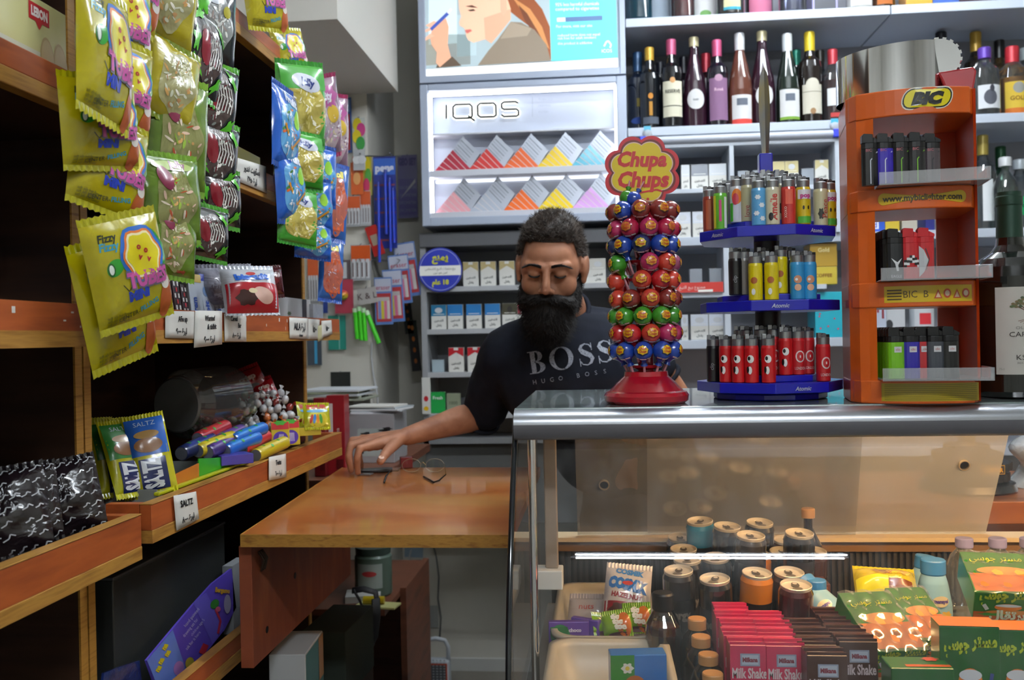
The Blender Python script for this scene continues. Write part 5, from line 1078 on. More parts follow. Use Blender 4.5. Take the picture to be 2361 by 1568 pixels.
def glyph_S(x):
    pts = [(0.033, 0.040), (0.029, 0.047), (0.020, 0.0505), (0.011, 0.047), (0.008, 0.040), (0.012, 0.033), (0.020, 0.028), (0.028, 0.023), (0.033, 0.015), (0.029, 0.006), (0.020, 0.0015), (0.010, 0.004), (0.004, 0.012)]
    wd = [0.0035, 0.0025, 0.003, 0.006, 0.0095, 0.011, 0.012, 0.011, 0.0095, 0.006, 0.003, 0.0025, 0.0035]; vs = []
    for k, (a, b) in enumerate(pts):
        p, n_ = pts[max(k-1, 0)], pts[min(k+1, len(pts)-1)]; d = Vector((n_[0]-p[0], n_[1]-p[1])).normalized(); nx, ny = -d.y*wd[k]/2, d.x*wd[k]/2; vs += [chest(x+a+nx, b+ny, 0), chest(x+a-nx, b-ny, 0)]
    mb.add(vs, [(2*k, 2*k+1, 2*k+3, 2*k+2) for k in range(len(pts)-1)], pm_)
    mb.rect(chest, x+0.0325, 0.034, x+0.0345, 0.051, pm_, 0, 3); mb.rect(chest, x+0.003, 0.0, x+0.005, 0.018, pm_, 0, 3)
glyph_B(-0.088); ringglyph(-0.012, Hh/2, 0.028, Hh/2+0.001, 0.0165, Hh/2-0.002); glyph_S(0.026); glyph_S(0.070)
x = -0.082
for ch in 'HUGO BOSS':
    if ch != ' ': mb.text(chest, ch, x, -0.024, 0.0105, pm_, 0, sx=0.95)
    x += 0.0205
mb.build('chest_print', shirt)
# trousers and shoes
tr = M('#23262e', 0.85); mb = MB(); ellT(mb, Matrix.Translation((0.10, 2.40, 0.93)), (0, 0, 0), (0.152, 0.112, 0.11), tr, 22, 12)
for s, fx_, fy_ in ((-1, 0.03, 2.38), (1, 0.24, 2.44)):
    hp = Vector((0.10+s*0.075, 2.40, 0.88)); kn = Vector((hp.x*0.5+fx_*0.5+0.01*s, 2.38, 0.50)); an_ = Vector((fx_, fy_, 0.10)); cap(mb, hp, kn, 0.085, 0.062, tr, 18); cap(mb, kn, an_, 0.060, 0.048, tr, 18)
mb.v = [tuple(Vector(p)-mo) for p in mb.v]; o = mb.build('trousers', man); remesh(o, 0.012, 4)
for fx_, fy_ in ((0.03, 2.38), (0.24, 2.44)):
    mb = MB(); ellT(mb, Matrix.Translation((fx_, fy_-0.06, 0.045)), (0, 0, 0), (0.045, 0.125, 0.04), M('#1a1a1c', 0.5)); ellT(mb, Matrix.Translation((fx_, fy_+0.01, 0.075)), (0, 0, 0), (0.04, 0.055, 0.05), M('#1a1a1c', 0.5)); mb.box(fx_-0.043, fx_+0.043, fy_-0.17, fy_+0.06, 0.0, 0.02, M('#1a1a1c', 0.5))
    mb.v = [tuple(Vector(p)-mo) for p in mb.v]; o = mb.build('shoe', man); remesh(o, 0.008, 4)
# ================================================================ goods on the wooden shelving
def bagS(w, h, t, c=0.010, p=4):
    def prof(u, v):
        s = min(1, max(0, (-v-c)/(h-2*c))); e = max(0, 1-abs(2*u/w)**p)
        return t*(e**0.6)*(sin(pi*s)**0.55)*(1+0.10*sin(u*150+v*40)*0.6+0.08*sin(v*110-u*60))
    return lambda u, v, o: (u, -prof(u, v)-o*0.9, v)
def bag(w, h, t, col, prints, back=None, seal=None, wr=0.35):
    def f():
        o = bpy.data.objects.new('snack_bag', None); C.objects.link(o)
        S = bagS(w, h, t); m = FO(col, wr); sm_ = FO(seal or col, wr); mb = MB(); c = 0.010
        g_ = lambda a, b: S(-w/2+w*a, -c-(h-2*c)*b, 0)
        mb.sheet(g_, 14, 18, m); mb.sheet(lambda a, b: (lambda q_: (q_[0], -q_[1]*0.7+0.0003, q_[2]))(g_(1-a, b)), 10, 14, FO(back or col, wr)); mb.build('film', o)
        for top_ in (True, False):
            mb = MB()
            z0_ = 0 if top_ else -h+c; vs = []; n = 26
            for i in range(n+1):
                x = -w/2+w*i/n; zz_ = 0.0018 if i % 2 else 0
                vs += [(x, -0.0004*(1 if i % 2 else -1), (z0_-zz_) if top_ else z0_), (x, -0.0008*(1 if i % 2 else -1), z0_-c+(0 if top_ else zz_))]
            mb.add(vs, [(2*i, 2*i+2, 2*i+3, 2*i+1) for i in range(n)], sm_); mb.build('crimped_seal', o)
        mb = MB(); prints(mb, S, w, h); mb.build('print', o)
        return o
    return f
def hang(key, mk, w0, h0, tp, bt, yaw, w, label, grp=None, cat='bag of sweets', name=None, roll=0, xmin=None):
    """tp, bt: top and bottom middle as (px, py, Y) on their own upright sheets"""
    a, b = PY(*tp), PY(*bt)
    if xmin: k_ = xmin/a.x; a = CAM+(a-CAM)*k_; b = CAM+(b-CAM)*((xmin+.006)/b.x); w *= k_
    up = (a-b); L = up.length; up.normalize(); f = Vector((sin(yaw), -cos(yaw), 0)); y = (-f+up*f.dot(up)).normalized(); x = y.cross(up)
    if roll: x, up = x*cos(roll)+up*sin(roll), up*cos(roll)-x*sin(roll)
    o = stamp(key, mk, a, (0, 0, 0), label, grp, cat=cat)
    k = w/w0; o.rotation_euler = Matrix((x, y, up)).transposed().to_euler(); o.scale = (k, k, L/h0); return o
def pr_tubes(mb, S, w, h):
    W = w/2; B = lambda k: PL(k, 0.28)
    mb.ell(S, 0.020, -h*0.40, 0.040, 0.034, B('#2f8f2e'), .0005, n=24, wob=.06, k=4)
    mb.ell(S, 0.016, -h*0.38, 0.036, 0.037, B('#2a66b8'), .0009, n=24, wob=.04, k=4); mb.ell(S, 0.016, -h*0.38, 0.031, 0.032, B('#d8742a'), .0012, n=30, wob=.07, k=4); mb.ell(S, 0.016, -h*0.38, 0.028, 0.029, B('#e8dcae'), .0015, n=30, wob=.08, k=4); mb.ell(S, 0.016, -h*0.38, 0.025, 0.026, B('#d8c81c'), .0018, n=30, wob=.09, k=4)
    for x, v, s in ((0.010, -0.33, 'o'), (0.020, -0.37, 'o'), (0.010, -0.42, 'v'), (0.022, -0.45, 'v')): mb.text(S, s, x, h*v, .008, B('#a8282e'), .0022, bold=.05, ang=-.4)
    mb.text(S, 'Fizzy', -0.030, -h*0.22, .010, B('#1f2a14'), .0006, bold=.03, shear=.2); mb.text(S, 'Fizzy', -0.031, -h*0.29, .010, B('#2a8fa8'), .0006, bold=.03, shear=.2)
    mb.ell(S, -0.030, -h*0.44, 0.013, 0.010, B('#2f9a2e'), .0006, ang=.5); mb.ell(S, -0.036, -h*0.45, 0.0055, 0.0085, B('#1f5a24'), .0009); mb.ell(S, -0.036, -h*0.45, 0.0035, 0.0062, B('#e2e8de'), .0012)
    mb.text(S, 'TUBES', 0.017, -h*0.645, .0195, B('#6f6a70'), .0014, bold=.13, maxw=.070, ang=-.04); mb.text(S, 'TUBES', 0.017, -h*0.643, .0190, B('#c2559a'), .0018, bold=.055, maxw=.068, ang=-.04)
    mb.text(S, 'MINI', 0.000, -h*0.745, .012, B('#1f3aa8'), .0010, bold=.07, ang=.04)
    mb.ell(S, 0.047, -h*0.80, 0.012, 0.028, B('#a85222'), .0009, n=18, ang=-.25, k=4); mb.ell(S, 0.047, -h*0.67, 0.009, 0.009, B('#d9d2c8'), .0012, n=14, k=3)
    mb.text(S, 'CENTER-', 0.000, -h*0.875, .0062, B('#2a3018'), .0008, al='r', ang=.15); mb.text(S, 'FILLING', 0.002, -h*0.870, .0066, B('#2a8fa8'), .0008, al='l', ang=.25, bold=.03)
    for k in range(3): mb.text(S, 'soft jelly fruit flavour', -0.050, -h*(0.86+.03*k), .0042, B('#4a4a14'), .0006, al='l', maxw=.036)
    mb.line(S, [(-.022, -h*.60), (-.016, -h*.66), (-.012, -h*.63)], .0012, B('#2a2a14'), .0007)
TB = bag(.122, .148, .015, '#a89c06', pr_tubes, seal='#aaa40c', wr=.3)
def pr_window(cols, win, ww=.30, hh=.34, n=26, extra=None, seed=1, cv=-.55):
    def f(mb, S, w, h):
        q = random.Random(seed); mb.ell(S, .0, h*cv, w*ww, h*hh, FO(win, .9), .0006, n=32, wob=.09, nw=5, k=5)
        for _ in range(int(n*1.8)):
            a = q.uniform(0, 2*pi); r_ = sqrt(q.random()); u, v = w*ww*.82*r_*cos(a), h*cv+h*hh*.85*r_*sin(a)
            mb.ell(S, u, v, q.uniform(.002, .008), q.uniform(.0008, .0026), PL(q.choice(cols), .2), q.uniform(.0009, .0016), n=9, ang=q.uniform(0, 3), k=2)
        if extra: extra(mb, S, w, h)
    return f
def ex_jelly(mb, S, w, h):
    mb.ell(S, -.018, -h*.30, .012, .020, PL('#7a1f3c'), .0018, ang=.3); mb.ell(S, .0, -h*.16, w*.32, .008, PL('#8aa020'), .0015); mb.text(S, 'jelly', .008, -h*.18, .012, PL('#7a3050'), .0022, bold=.06); mb.text(S, 'candy', .02, -h*.90, .006, PL('#a83a2a'), .001, bold=.04)
JB = bag(.115, .150, .020, '#5c7a18', pr_window(['#c99a5a', '#d9b8a0', '#b8502a', '#e0d0b8', '#8aa83a'], '#8a8a52', seed=2, extra=ex_jelly), seal='#6f9a24')
JB2 = bag(.115, .150, .020, '#a89a14', pr_window(['#c99a5a', '#e8e0d0', '#b88a5a', '#c9c9b0'], '#a09a6a', seed=5), seal='#7a8a1c')
def ex_black(mb, S, w, h):
    for u, v, a in ((-.035, -.2, .5), (.030, -.25, 2.4), (-.030, -.75, -.5), (.032, -.80, .8), (-.04, -.5, 1.6)): mb.ell(S, u, h*v, .016, .006, PL('#4fae1e', .25), .0018, n=18, ang=a, wob=.35, nw=5, k=3)
    mb.ell(S, -.016, -h*.52, .013, .024, PL('#7a1220', .2), .0020, ang=.35)
    for k in range(6): mb.line(S, [(-.006+.006*k, -h*.36), (.002+.006*k, -h*.5), (-.002+.006*k, -h*.66)], .0016, PL('#e0dcd4', .2), .0024)
KB = bag(.110, .125, .018, '#0d1210', pr_window(['#e0dcd4', '#5a1420', '#b8b0a4', '#3a2a24', '#8a8f86'], '#4a3a36', seed=7, extra=ex_black), seal='#3f8a1e')
KP = bag(.110, .125, .018, '#11181a', pr_window(['#c9c9c4', '#e4e4de', '#9a8a84'], '#8a8c8a', seed=9, extra=lambda mb, S, w, h: (mb.ell(S, -.01, -h*.25, .022, .014, PL('#9aa0a8'), .0018), mb.ell(S, .02, -h*.4, .008, .008, PL('#a8a02a'), .002), mb.ell(S, -.03, -h*.35, .012, .02, PL('#4fae1e'), .0018, wob=.3))), seal='#5fae2e')
def ex_nood(mb, S, w, h):
    mb.rect(S, -w*.46, -h*.32, w*.46, -h*.08, PL('#3f9a2c'), .0012, 10); mb.ell(S, .0, -h*.25, .036, .017, PL('#c9ccd6'), .0018, ang=-.2, k=4); mb.text(S, 'Jelly', 0, -h*.28, .014, PL('#2a3a7a'), .0022, bold=.06, ang=-.2); mb.rect(S, -w*.46, -h*.93, w*.46, -h*.86, PL('#3f9a2c'), .0012, 10)
NB_ = bag(.125, .175, .022, '#3f9a2c', pr_window(['#d9c97a', '#e8dca0', '#b8a43c', '#f0ead0'], '#b8a850', .42, .36, 40, ex_nood, 3), seal='#2f8a24')
def ex_pony(mb, S, w, h):
    mb.ell(S, .01, -h*.25, .034, .022, PL('#a8508a'), .0014, wob=.2); mb.text(S, 'Fruity', .0, -h*.28, .015, PL('#e4dce8'), .002, bold=.06); mb.ell(S, .02, -h*.45, .016, .018, PL('#c9a83a'), .0016)
PB_ = bag(.125, .175, .022, '#8a6a7c', pr_window(['#e0d4dc', '#c98ab0', '#d8cba0', '#b8b0c4', '#f0e8ee'], '#b8a4a8', .42, .36, 40, ex_pony, 4), seal='#8a1f4a')
def ex_blue(mb, S, w, h):
    mb.text(S, 'Fruit', 0, -h*.24, .016, PL('#d8dce8'), .002, bold=.06, ang=-.2); mb.line(S, [(-.03, -h*.5), (.0, -h*.75), (.03, -h*.6)], .005, PL('#c98a1e'), .002); mb.ell(S, .02, -h*.4, .010, .016, PL('#8fc63a'), .0018)
LB = bag(.110, .145, .020, '#1f5ab8', pr_window(['#c9dcea', '#3a8ad0', '#c8602a', '#e8e8ea', '#4a7a3a'], '#5a9ac8', .40, .34, 36, ex_blue, 6), seal='#123f8a')
def ex_or(mb, S, w, h):
    for k in range(4): mb.line(S, [(-.02+.012*k, -h*.35), (-.014+.012*k, -h*.85)], .007, FO('#c2542a'), .0016)
    mb.text(S, 'Roll', 0, -h*.2, .014, PL('#d9c83a'), .002, bold=.06)
OB = bag(.075, .165, .016, '#2a5aa0', pr_window(['#d8744a', '#c24a2a', '#c9b8c8'], '#a85a4a', .40, .36, 12, ex_or, 8), seal='#1f4aa0')
g = 'yellow fizzy tube bags hanging in front of the shelf divider'
yl = [((232, 545, 1.20), (295, 842, 1.185), 66, 'yellow tube bag hanging lowest, its print mostly covered'),
      ((205, 500, 1.15), (232, 820, 1.14), 78, None),
      ((268, 488, 1.17), (322, 752, 1.135), 60, 'yellow tube bag hanging in front, its whole pink lettering in view'),
      ((262, 262, 1.185), (272, 505, 1.165), 66, 'yellow tube bag directly above the lowest front one'),
      ((222, 170, 1.15), (282, 390, 1.15), 64, 'yellow tube bag with its corner beside the dark divider, fourth from below'),
      ((272, 80, 1.19), (308, 318, 1.17), 66, 'yellow tube bag whose bottom shows a brown tube, third from the top'),
      ((238, -40, 1.12), (240, 290, 1.14), 84, 'yellow tube bag seen almost edge on at the left, under the upper shelf'),
      ((268, -80, 1.20), (314, 178, 1.18), 66, 'yellow tube bag second from the top'),
      ((310, -160, 1.24), (322, 70, 1.20), 64, 'topmost yellow tube bag, cut by the photo edge')]
for i, (tp, bt, yw, nm) in enumerate(yl):
    if nm: hang('tub', TB, .122, .148, tp, bt, R(yw+6), .124, nm, g, xmin=(-.615, 0, -.583, -.603, -.592, -.604, -.575, -.612, -.618)[i], roll=R(0 if tp[1] > 450 or i == 6 else (-9 if tp[1] > 200 else -15)))
g = 'bags hanging beside the yellow ones'
for mk, key, w0, h0, tp, bt, yw, w, nm in [
    (JB2, 'jb2', .115, .150, (392, -130, 1.32), (405, 112, 1.30), 62, .115, 'pale yellow and clear bag at the top edge beside the yellow bags'),
    (JB2, 'jb2', .115, .150, (405, 90, 1.36), (408, 300, 1.36), 66, .11, 'clear yellowish bag behind the large green one'),
    (JB, 'jb', .115, .150, (405, 170, 1.31), (440, 452, 1.29), 58, .118, 'olive green jelly bag with a dark pink drop, uppermost'),
    (JB, 'jb', .115, .150, (382, 350, 1.33), (408, 565, 1.31), 62, .118, 'olive green jelly bag in the middle of its column'),
    (JB, 'jb', .115, .150, (392, 455, 1.37), (402, 648, 1.35), 62, .10, 'olive green jelly bag hanging lowest'),
    (KP, 'kp', .110, .125, (488, -60, 1.44), (512, 160, 1.42), 60, .105, 'black bag with pale creature print and lime trim at the top'),
    (KB, 'kb', .110, .125, (478, 20, 1.46), (482, 240, 1.45), 76, .10, 'black and lime bag seen nearly edge on'),
    (KB, 'kb', .110, .125, (498, 130, 1.44), (508, 332, 1.42), 60, .10, 'black bag with red petals, second from the top'),
    (KB, 'kb', .110, .125, (500, 265, 1.45), (508, 445, 1.43), 60, .10, 'black bag with red petals, third from the top'),
    (KB, 'kb', .110, .125, (500, 380, 1.46), (510, 528, 1.44), 60, .098, 'black bag with red petals and a bright lime lower edge'),
    (KB, 'kb', .110, .125, (475, 468, 1.48), (482, 605, 1.46), 58, .092, 'black bag with red petals hanging lowest')]:
    hang(key, mk, w0, h0, tp, bt, R(yw+4), w, nm, g, roll=R(-11 if tp[1] < 300 else -5), xmin=-.612)
g = 'bags on the gold hooks at the end of the shelf'
for mk, key, w0, h0, tp, bt, yw, w, nm in [
    (LB, 'lb', .110, .145, (655, 195, 1.78), (672, 400, 1.76), 82, .10, 'blue bag seen edge on behind the green topped bag'),
    (LB, 'lb', .110, .145, (660, 330, 1.80), (678, 520, 1.79), 78, .10, 'blue bag edge on under the first'),
    (NB_, 'nb', .125, .175, (688, 300, 1.84), (700, 440, 1.82), 60, .125, 'green and yellow bag in the middle of the hook cluster'),
    (NB_, 'nb', .125, .175, (686, 430, 1.85), (693, 570, 1.84), 58, .10, 'green and yellow bag hanging lowest, bright green seal below'),
    (LB, 'lb', .110, .145, (730, 330, 1.92), (738, 478, 1.91), 52, .10, 'blue fruit bag under the pink one'),
    (LB, 'lb', .110, .145, (715, 410, 1.90), (728, 540, 1.89), 52, .105, 'blue fruit bag right of the lowest green seal'),
    (LB, 'lb', .110, .145, (722, 500, 1.94), (728, 600, 1.93), 50, .09, 'blue fruit bag hanging lowest beside the orange rolls'),
    (NB_, 'nb', .125, .175, (690, 138, 1.78), (722, 345, 1.76), 60, .128, 'green topped bag of yellow sweets on the first gold hook'),
    (PB_, 'pb', .125, .175, (728, 172, 1.88), (768, 362, 1.86), 58, .12, 'pinkish clear bag on the second gold hook'),
    (PB_, 'pb', .125, .175, (762, 212, 1.98), (785, 392, 1.97), 55, .10, 'pinkish clear bag on the last gold hook'),
    (OB, 'ob', .075, .165, (776, 375, 2.02), (778, 562, 2.02), 45, .065, 'clear strip of orange rolls in blue film, upper'),
    (OB, 'ob', .075, .165, (766, 550, 2.04), (770, 700, 2.04), 45, .060, 'clear strip of orange rolls in blue film, lower')]:
    hang(key, mk, w0, h0, tp, bt, R(yw), w, nm, g, roll=R(-10 if tp[1] < 300 else -4), xmin=-.615 if tp[0] < 670 else (-.606 if key != 'ob' else -.60))
gold = M('#b8861e', 0.3, metal=0.9)
for i, (px, py, Y) in enumerate([(668, 128, 1.80), (716, 172, 1.90), (756, 215, 2.02)]):
    p = Vector((-0.640, PX(px, py, -0.64).y, PX(px, py, -0.64).z)); mb = MB(); k = 1.0
    pts = [(0.0, -0.004, -0.018), (0.004, -0.007, -0.004), (0.003, 0.0, 0.006), (0.001, 0.007, 0.0), (0.006, 0.009, -0.014), (0.010, 0.010, -0.026), (0.012, 0.018, -0.032), (0.012, 0.022, -0.022)]
    mb.tube(pts, 0.0014, gold, n=8); mb.build('hook', loc=tuple(p), label='gold wire hook on the upper shelf edge, %s from the left' % ORD[i], cat='hook', group='gold hooks of the upper shelf')
# yellow bags on the topmost shelf
g = 'yellow bags on the topmost shelf'
for tp, bt, yw, w, nm in [((598, -95, 1.70), (622, 75, 1.72), 60, .10, 'yellow tube bag on the topmost shelf, at the photo edge'), ((655, 62, 1.92), (680, 175, 1.93), 55, .085, 'yellow tube bag standing at the end of the topmost shelf')]: hang('tub', TB, .122, .148, tp, bt, R(yw), w, nm, g)
p = PX(655, 60, -0.72); MB().box(0, 0.09, 0, 0.10, 0, 0.09, glass_mat('box_plastic', refl=2, haze=0.25)).build('plastic_box', loc=(-0.80, p.y, 1.9395), label='clear plastic box on the topmost shelf', cat='box', bevel=0.003)

# ---- boxes and packs standing on the boards: faces turned to +X
def shelf_box(name, label, cat, X, px0, px1, ytop, zb, depth, col, prints=None, mat=None, group=None, lean=0, h=None):
    y0_, y1_ = PX(px0, 700, X).y, PX(px1, 700, X).y; pm = PX((px0+px1)/2, ytop, X); hh = h or pm.z-zb; L = y1_-y0_
    o = MB().box(-depth, 0, 0, L, 0, hh, mat or PL(col)).build(name, loc=(X, y0_, zb+0.0006), rot=(0, lean, 0), bevel=0.001, label=label, cat=cat, group=group)
    if prints: mb = MB(); prints(mb, lambda u, v, o_: (o_, u, v), L, hh); mb.build('print', o)
    return o
def pr_lebon(mb, s, L, h):
    mb.rect(s, L*.62, h*.74, L*.82, h*.93, PL('#b3242c'), .0005, 2); mb.poly(s, [(L*.68, h*.74), (L*.72, h*.66), (L*.75, h*.74)], PL('#b3242c'), .0005); mb.text(s, 'LEBON', L*.72, h*.79, h*.10, PL('#e8dcd8'), .0009, bold=.06, maxw=L*.16)
    mb.rect(s, 0, 0, L, h*.42, PL('#c4c4b4'), .0003, 2)
    for k, x in enumerate((.80, .93)): mb.ell(s, L*x, h*.32, L*.075, h*.30, PL('#b0986a'), .0006+.0003*k, n=24, ang=.12); mb.ell(s, L*x, h*.32, L*.066, h*.27, PL('#bda87a'), .0010+.0003*k, n=24, ang=.12)
shelf_box('biscuit_box', 'cream biscuit box with a red badge on the upper left shelf', 'box', -0.672, -90, 166, 45, 1.6605, 0.22, '#c3bf86', pr_lebon, h=0.112)
def pr_ybox(mb, s, L, h):
    for k, c in enumerate(('#b8502a', '#2f9a3a', '#a83a50', '#d8d0b0')): mb.ell(s, L*(.40+.14*k), h*.34, .004, .014, PL(c), .0006, n=14, ang=(.4, -.3, .3, 0)[k]); mb.ell(s, L*(.40+.14*k)-(.004, -.003, .003, 0)[k], h*.34+.012, .004, .004, PL('#e4e0d0'), .0009, n=10)
    mb.text(s, 'TUBES', L*.22, h*.36, .008, PL('#a84a8a'), .0008, bold=.06, maxw=L*.3)
yb_ = shelf_box('sweets_box', 'open yellow sweets box behind the long Arabic price tag', 'box', -0.70, 528, 607, 325, 1.6505, 0.10, '#b9b020', pr_ybox, h=0.085)
mb = MB(); q = random.Random(4)
for k in range(5): mb.ball((-0.02-0.012*k, 0.03+0.02*k, 0.09+0.004*k), (0.016, 0.022, 0.022), FO(('#c9b820', '#c2542a', '#2f9a3a', '#d8c81c', '#a83a2a')[k]), 10, 7)
mb.build('sweets', yb_)
# middle shelf
zs = 1.3685
def pr_check(mb, s, L, h):
    for i in range(8):
        for j in range(3):
            if (i+j) % 2: mb.rect(s, L*(.15+.25*j), h*(.08+.11*i), L*(.15+.25*j)+L*.2, h*(.08+.11*i)+h*.08, PL(('#d8d8d4', '#b3242c', '#d8d8d4')[j]), .0005, 1)
for i, (a, b, tp_, nm) in enumerate([(392, 408, 628, 'leftmost'), (410, 426, 640, 'middle'), (428, 442, 655, 'rightmost')]): shelf_box('wafer_bar', 'dark wafer bar with red and white squares, %s of three by the yellow bags' % nm, 'snack bar', -0.69-0.004*i, a, b, tp_, zs, 0.02, '#2a1416', pr_check, group='checkered wafer bars', lean=-0.12)
def pr_wb(mb, s, L, h):
    mb.rect(s, 0, h*.86, L, h, PL('#b8982a'), .0004, 1); mb.text(s, 'Biskrem', L*.5, h*.35, L*.34, PL('#2a4a9a'), .0007, ang=pi/2, bold=.04, maxw=h*.5); mb.ell(s, L*.5, h*.14, L*.35, h*.08, PL('#c9b43a'), .0006)
def pr_wb2(mb, s, L, h):
    mb.rect(s, 0, h*.88, L, h, PL('#2a3aa0'), .0004, 1); mb.text(s, 'Tidbit', L*.5, h*.3, L*.34, PL('#3a5ab0'), .0007, ang=pi/2, bold=.04, maxw=h*.5); mb.ell(s, L*.4, h*.7, L*.3, h*.09, PL('#7a9ac8'), .0006)
shelf_box('biscuit_pack', 'white biscuit pack with yellow top and blue sideways writing', 'pack', -0.695, 446, 475, 632, zs, 0.03, '#b3bcc8', pr_wb, lean=-0.1)
for i, (a, b, tp_) in enumerate([(478, 502, 632), (504, 526, 652), (528, 546, 668)]): shelf_box('biscuit_pack', 'white and blue cereal bar, %s behind its price tag' % ORD[i], 'pack', -0.695-0.003*i, a, b, tp_, zs, 0.03, '#b3bcca', pr_wb2, group='white and blue bars', lean=-0.14)
def pr_bisc(mb, S, w, h):
    mb.rect(S, -w*.47, -h*.95, w*.47, -h*.42, PL('#a81c28'), .0006, 10); mb.text(S, 'biscuit', 0, -h*.36, .016, PL('#1f5ab8'), .0010, bold=.07, maxw=w*.8, ang=.05)
    mb.ell(S, -.012, -h*.70, .018, .018, PL('#3a1814'), .0012, wob=.15); mb.ell(S, .016, -h*.66, .014, .022, PL('#d8b0a0'), .0014, ang=.5); mb.ell(S, -.002, -h*.58, .008, .006, PL('#d8c8a0'), .0018)
    mb.ell(S, 0, -h*.22, .008, .005, PL('#b83a3a'), .001)
BB = bag(.095, .125, .02, '#c3c6cc', pr_bisc, seal='#b8bcc4')
hang('bb', BB, .095, .125, (567, 612, 1.62), (585, 728, 1.60), R(42), .10, 'clear and red biscuit bag standing on the middle shelf', None)
for i, (px, Y, nm) in enumerate([(500, 1.66, 'crumpled clear bag behind the cereal bars'), (525, 1.72, 'pale clear bag behind the red biscuit bag')]):
    hang('cb', bag(.09, .11, .024, '#8f8f9c', pr_window(['#a8a8b4', '#7a7480'], '#8a8894', seed=12), wr=.9), .09, .11, (px, 608, Y), (px+8, 712, Y), R(40), .09, nm, 'clear bags on the middle shelf')
hang('rb', bag(.07, .09, .018, '#4a0f18', lambda mb, S, w, h: mb.ell(S, 0, -h*.5, .02, .012, PL('#6a1820'), .001), wr=.8), .07, .09, (608, 612, 1.80), (618, 690, 1.80), R(40), .07, 'dark red pack at the back of the middle shelf')
mb = MB(); mb.lathe([(0.0, 0), (0.022, 0.002), (0.024, 0.03), (0.018, 0.055), (0.010, 0.062), (0, 0.063)], M('#a8aab0', 0.15, metal=0.9), 20); p = PX(622, 700, -0.75); mb.build('foil_container', loc=(-0.75, p.y, zs+0.0005), label='shiny rounded foil container behind the tomato box', cat='container')
def pr_tom(mb, s, L, h):
    mb.ell(s, L*.32, h*.30, .015, .014, PL('#b8442a'), .0006); mb.ell(s, L*.32, h*.55, .012, .004, PL('#3a5a2a'), .0009, wob=.3); mb.rect(s, L*.72, 0, L*.86, h, PL('#16161a'), .0005, 1); mb.text(s, 'XO', L*.79, h*.4, .006, PL('#d0d0d0'), .0008, ang=pi/2)
shelf_box('white_box', 'white box with a tomato picture and black stripe', 'box', -0.70, 640, 716, 688, zs, 0.05, '#b8b8b8', pr_tom)
shelf_box('silver_pouch', 'small silver pouch at the end of the middle shelf', 'pouch', -0.69, 722, 745, 702, zs, 0.02, '#a0a2a8', mat=FO('#a0a2a8', .9))
# price tags on the board fronts
def price_tag(label, X, cs, lines, col='#cfcdc6'):
    P4 = [PX(px, py, X) for px, py in cs]; o0 = P4[3]
    W = (P4[2]-P4[3]).length; Hh_ = (P4[0]-P4[3]).length
    def S(u, v, off):
        a, b = u/W, v/Hh_; p = (P4[3]*(1-a)+P4[2]*a)*(1-b)+(P4[0]*(1-a)+P4[1]*a)*b; return (p.x-o0.x+off+0.0012*sin(a*pi), p.y-o0.y, p.z-o0.z)
    mb = MB(); mb.sheet(lambda a, b: S(a*W, b*Hh_, 0), 6, 4, PP(col)); o = mb.build('price_tag', loc=tuple(o0), label=label, cat='price tag', group='handwritten price tags', solid=0.0004)
    mb = MB()
    for st, u, v, hh in lines: mb.text(S, st, u*W, v*Hh_, hh*Hh_, INK, .0009, bold=.035, maxw=W*.92)
    mb.build('handwriting', o); return o
LB_ = ar('ليرة'); XF = -0.6475
price_tag('white tag reading 2750 in Arabic under the yellow sweets box', XF, [(541, 362), (613, 384), (615, 446), (541, 415)], [(ar('بسكويت غندور'), .5, .56, .24), ('٢٧٥٠ '+ar('ليرة'), .5, .14, .24)])
price_tag('tag reading aFe up, partly behind the lowest yellow bag', XF, [(381, 717), (448, 718), (450, 781), (381, 779)], [('AFe up', .55, .62, .20), ('٩٠٠٠ '+LB_, .5, .16, .22)])
price_tag('tag reading Wanted and tidbit, the longest of the row', XF+.001, [(450, 716), (512, 717), (512, 794), (447, 802)], [('Wanted', .5, .72, .15), ('& tidbit', .58, .48, .15), ('٩٠٠٠ '+LB_, .5, .12, .17)])
price_tag('tag reading Cereal Bar', XF, [(517, 723), (567, 724), (568, 788), (518, 787)], [('Cereal', .4, .74, .17), ('Bar', .65, .50, .17), ('٨٠٠٠ '+LB_, .5, .14, .18)])
price_tag('tag reading AiLA near the shelf end', XF, [(667, 732), (710, 734), (711, 782), (668, 780)], [('AiLA '+LB_, .5, .42, .34), ('cheese', .55, .10, .15)])
price_tag('narrow tag reading 15 followed by dots, left of its twin', XF, [(711, 735), (737, 737), (736, 782), (711, 782)], [('١٥٠٠', .5, .35, .34)])
price_tag('tag reading 15 at the very end of the shelf', XF+.002, [(741, 740), (764, 738), (766, 770), (742, 779)], [('١٥٠٠', .5, .35, .36)])
price_tag('small yellowish tag between the two tags reading 15', XF+.001, [(733, 752), (745, 747), (745, 782), (733, 788)], [('', .5, .3, .3)], '#b8b48c')
XT = -0.6465
price_tag('tag reading SALTZ at the near corner of the candy tray', XT, [(400, 1143), (452, 1133), (459, 1196), (407, 1224)], [('SALTZ', .5, .62, .20), ('٨٠٠٠ '+LB_, .5, .14, .18)])
price_tag('tag reading Twins on the candy tray front', XT, [(620, 1054), (659, 1046), (660, 1100), (620, 1108)], [('Twins', .5, .60, .22), ('٦٠٠٠ '+LB_, .5, .15, .20)])

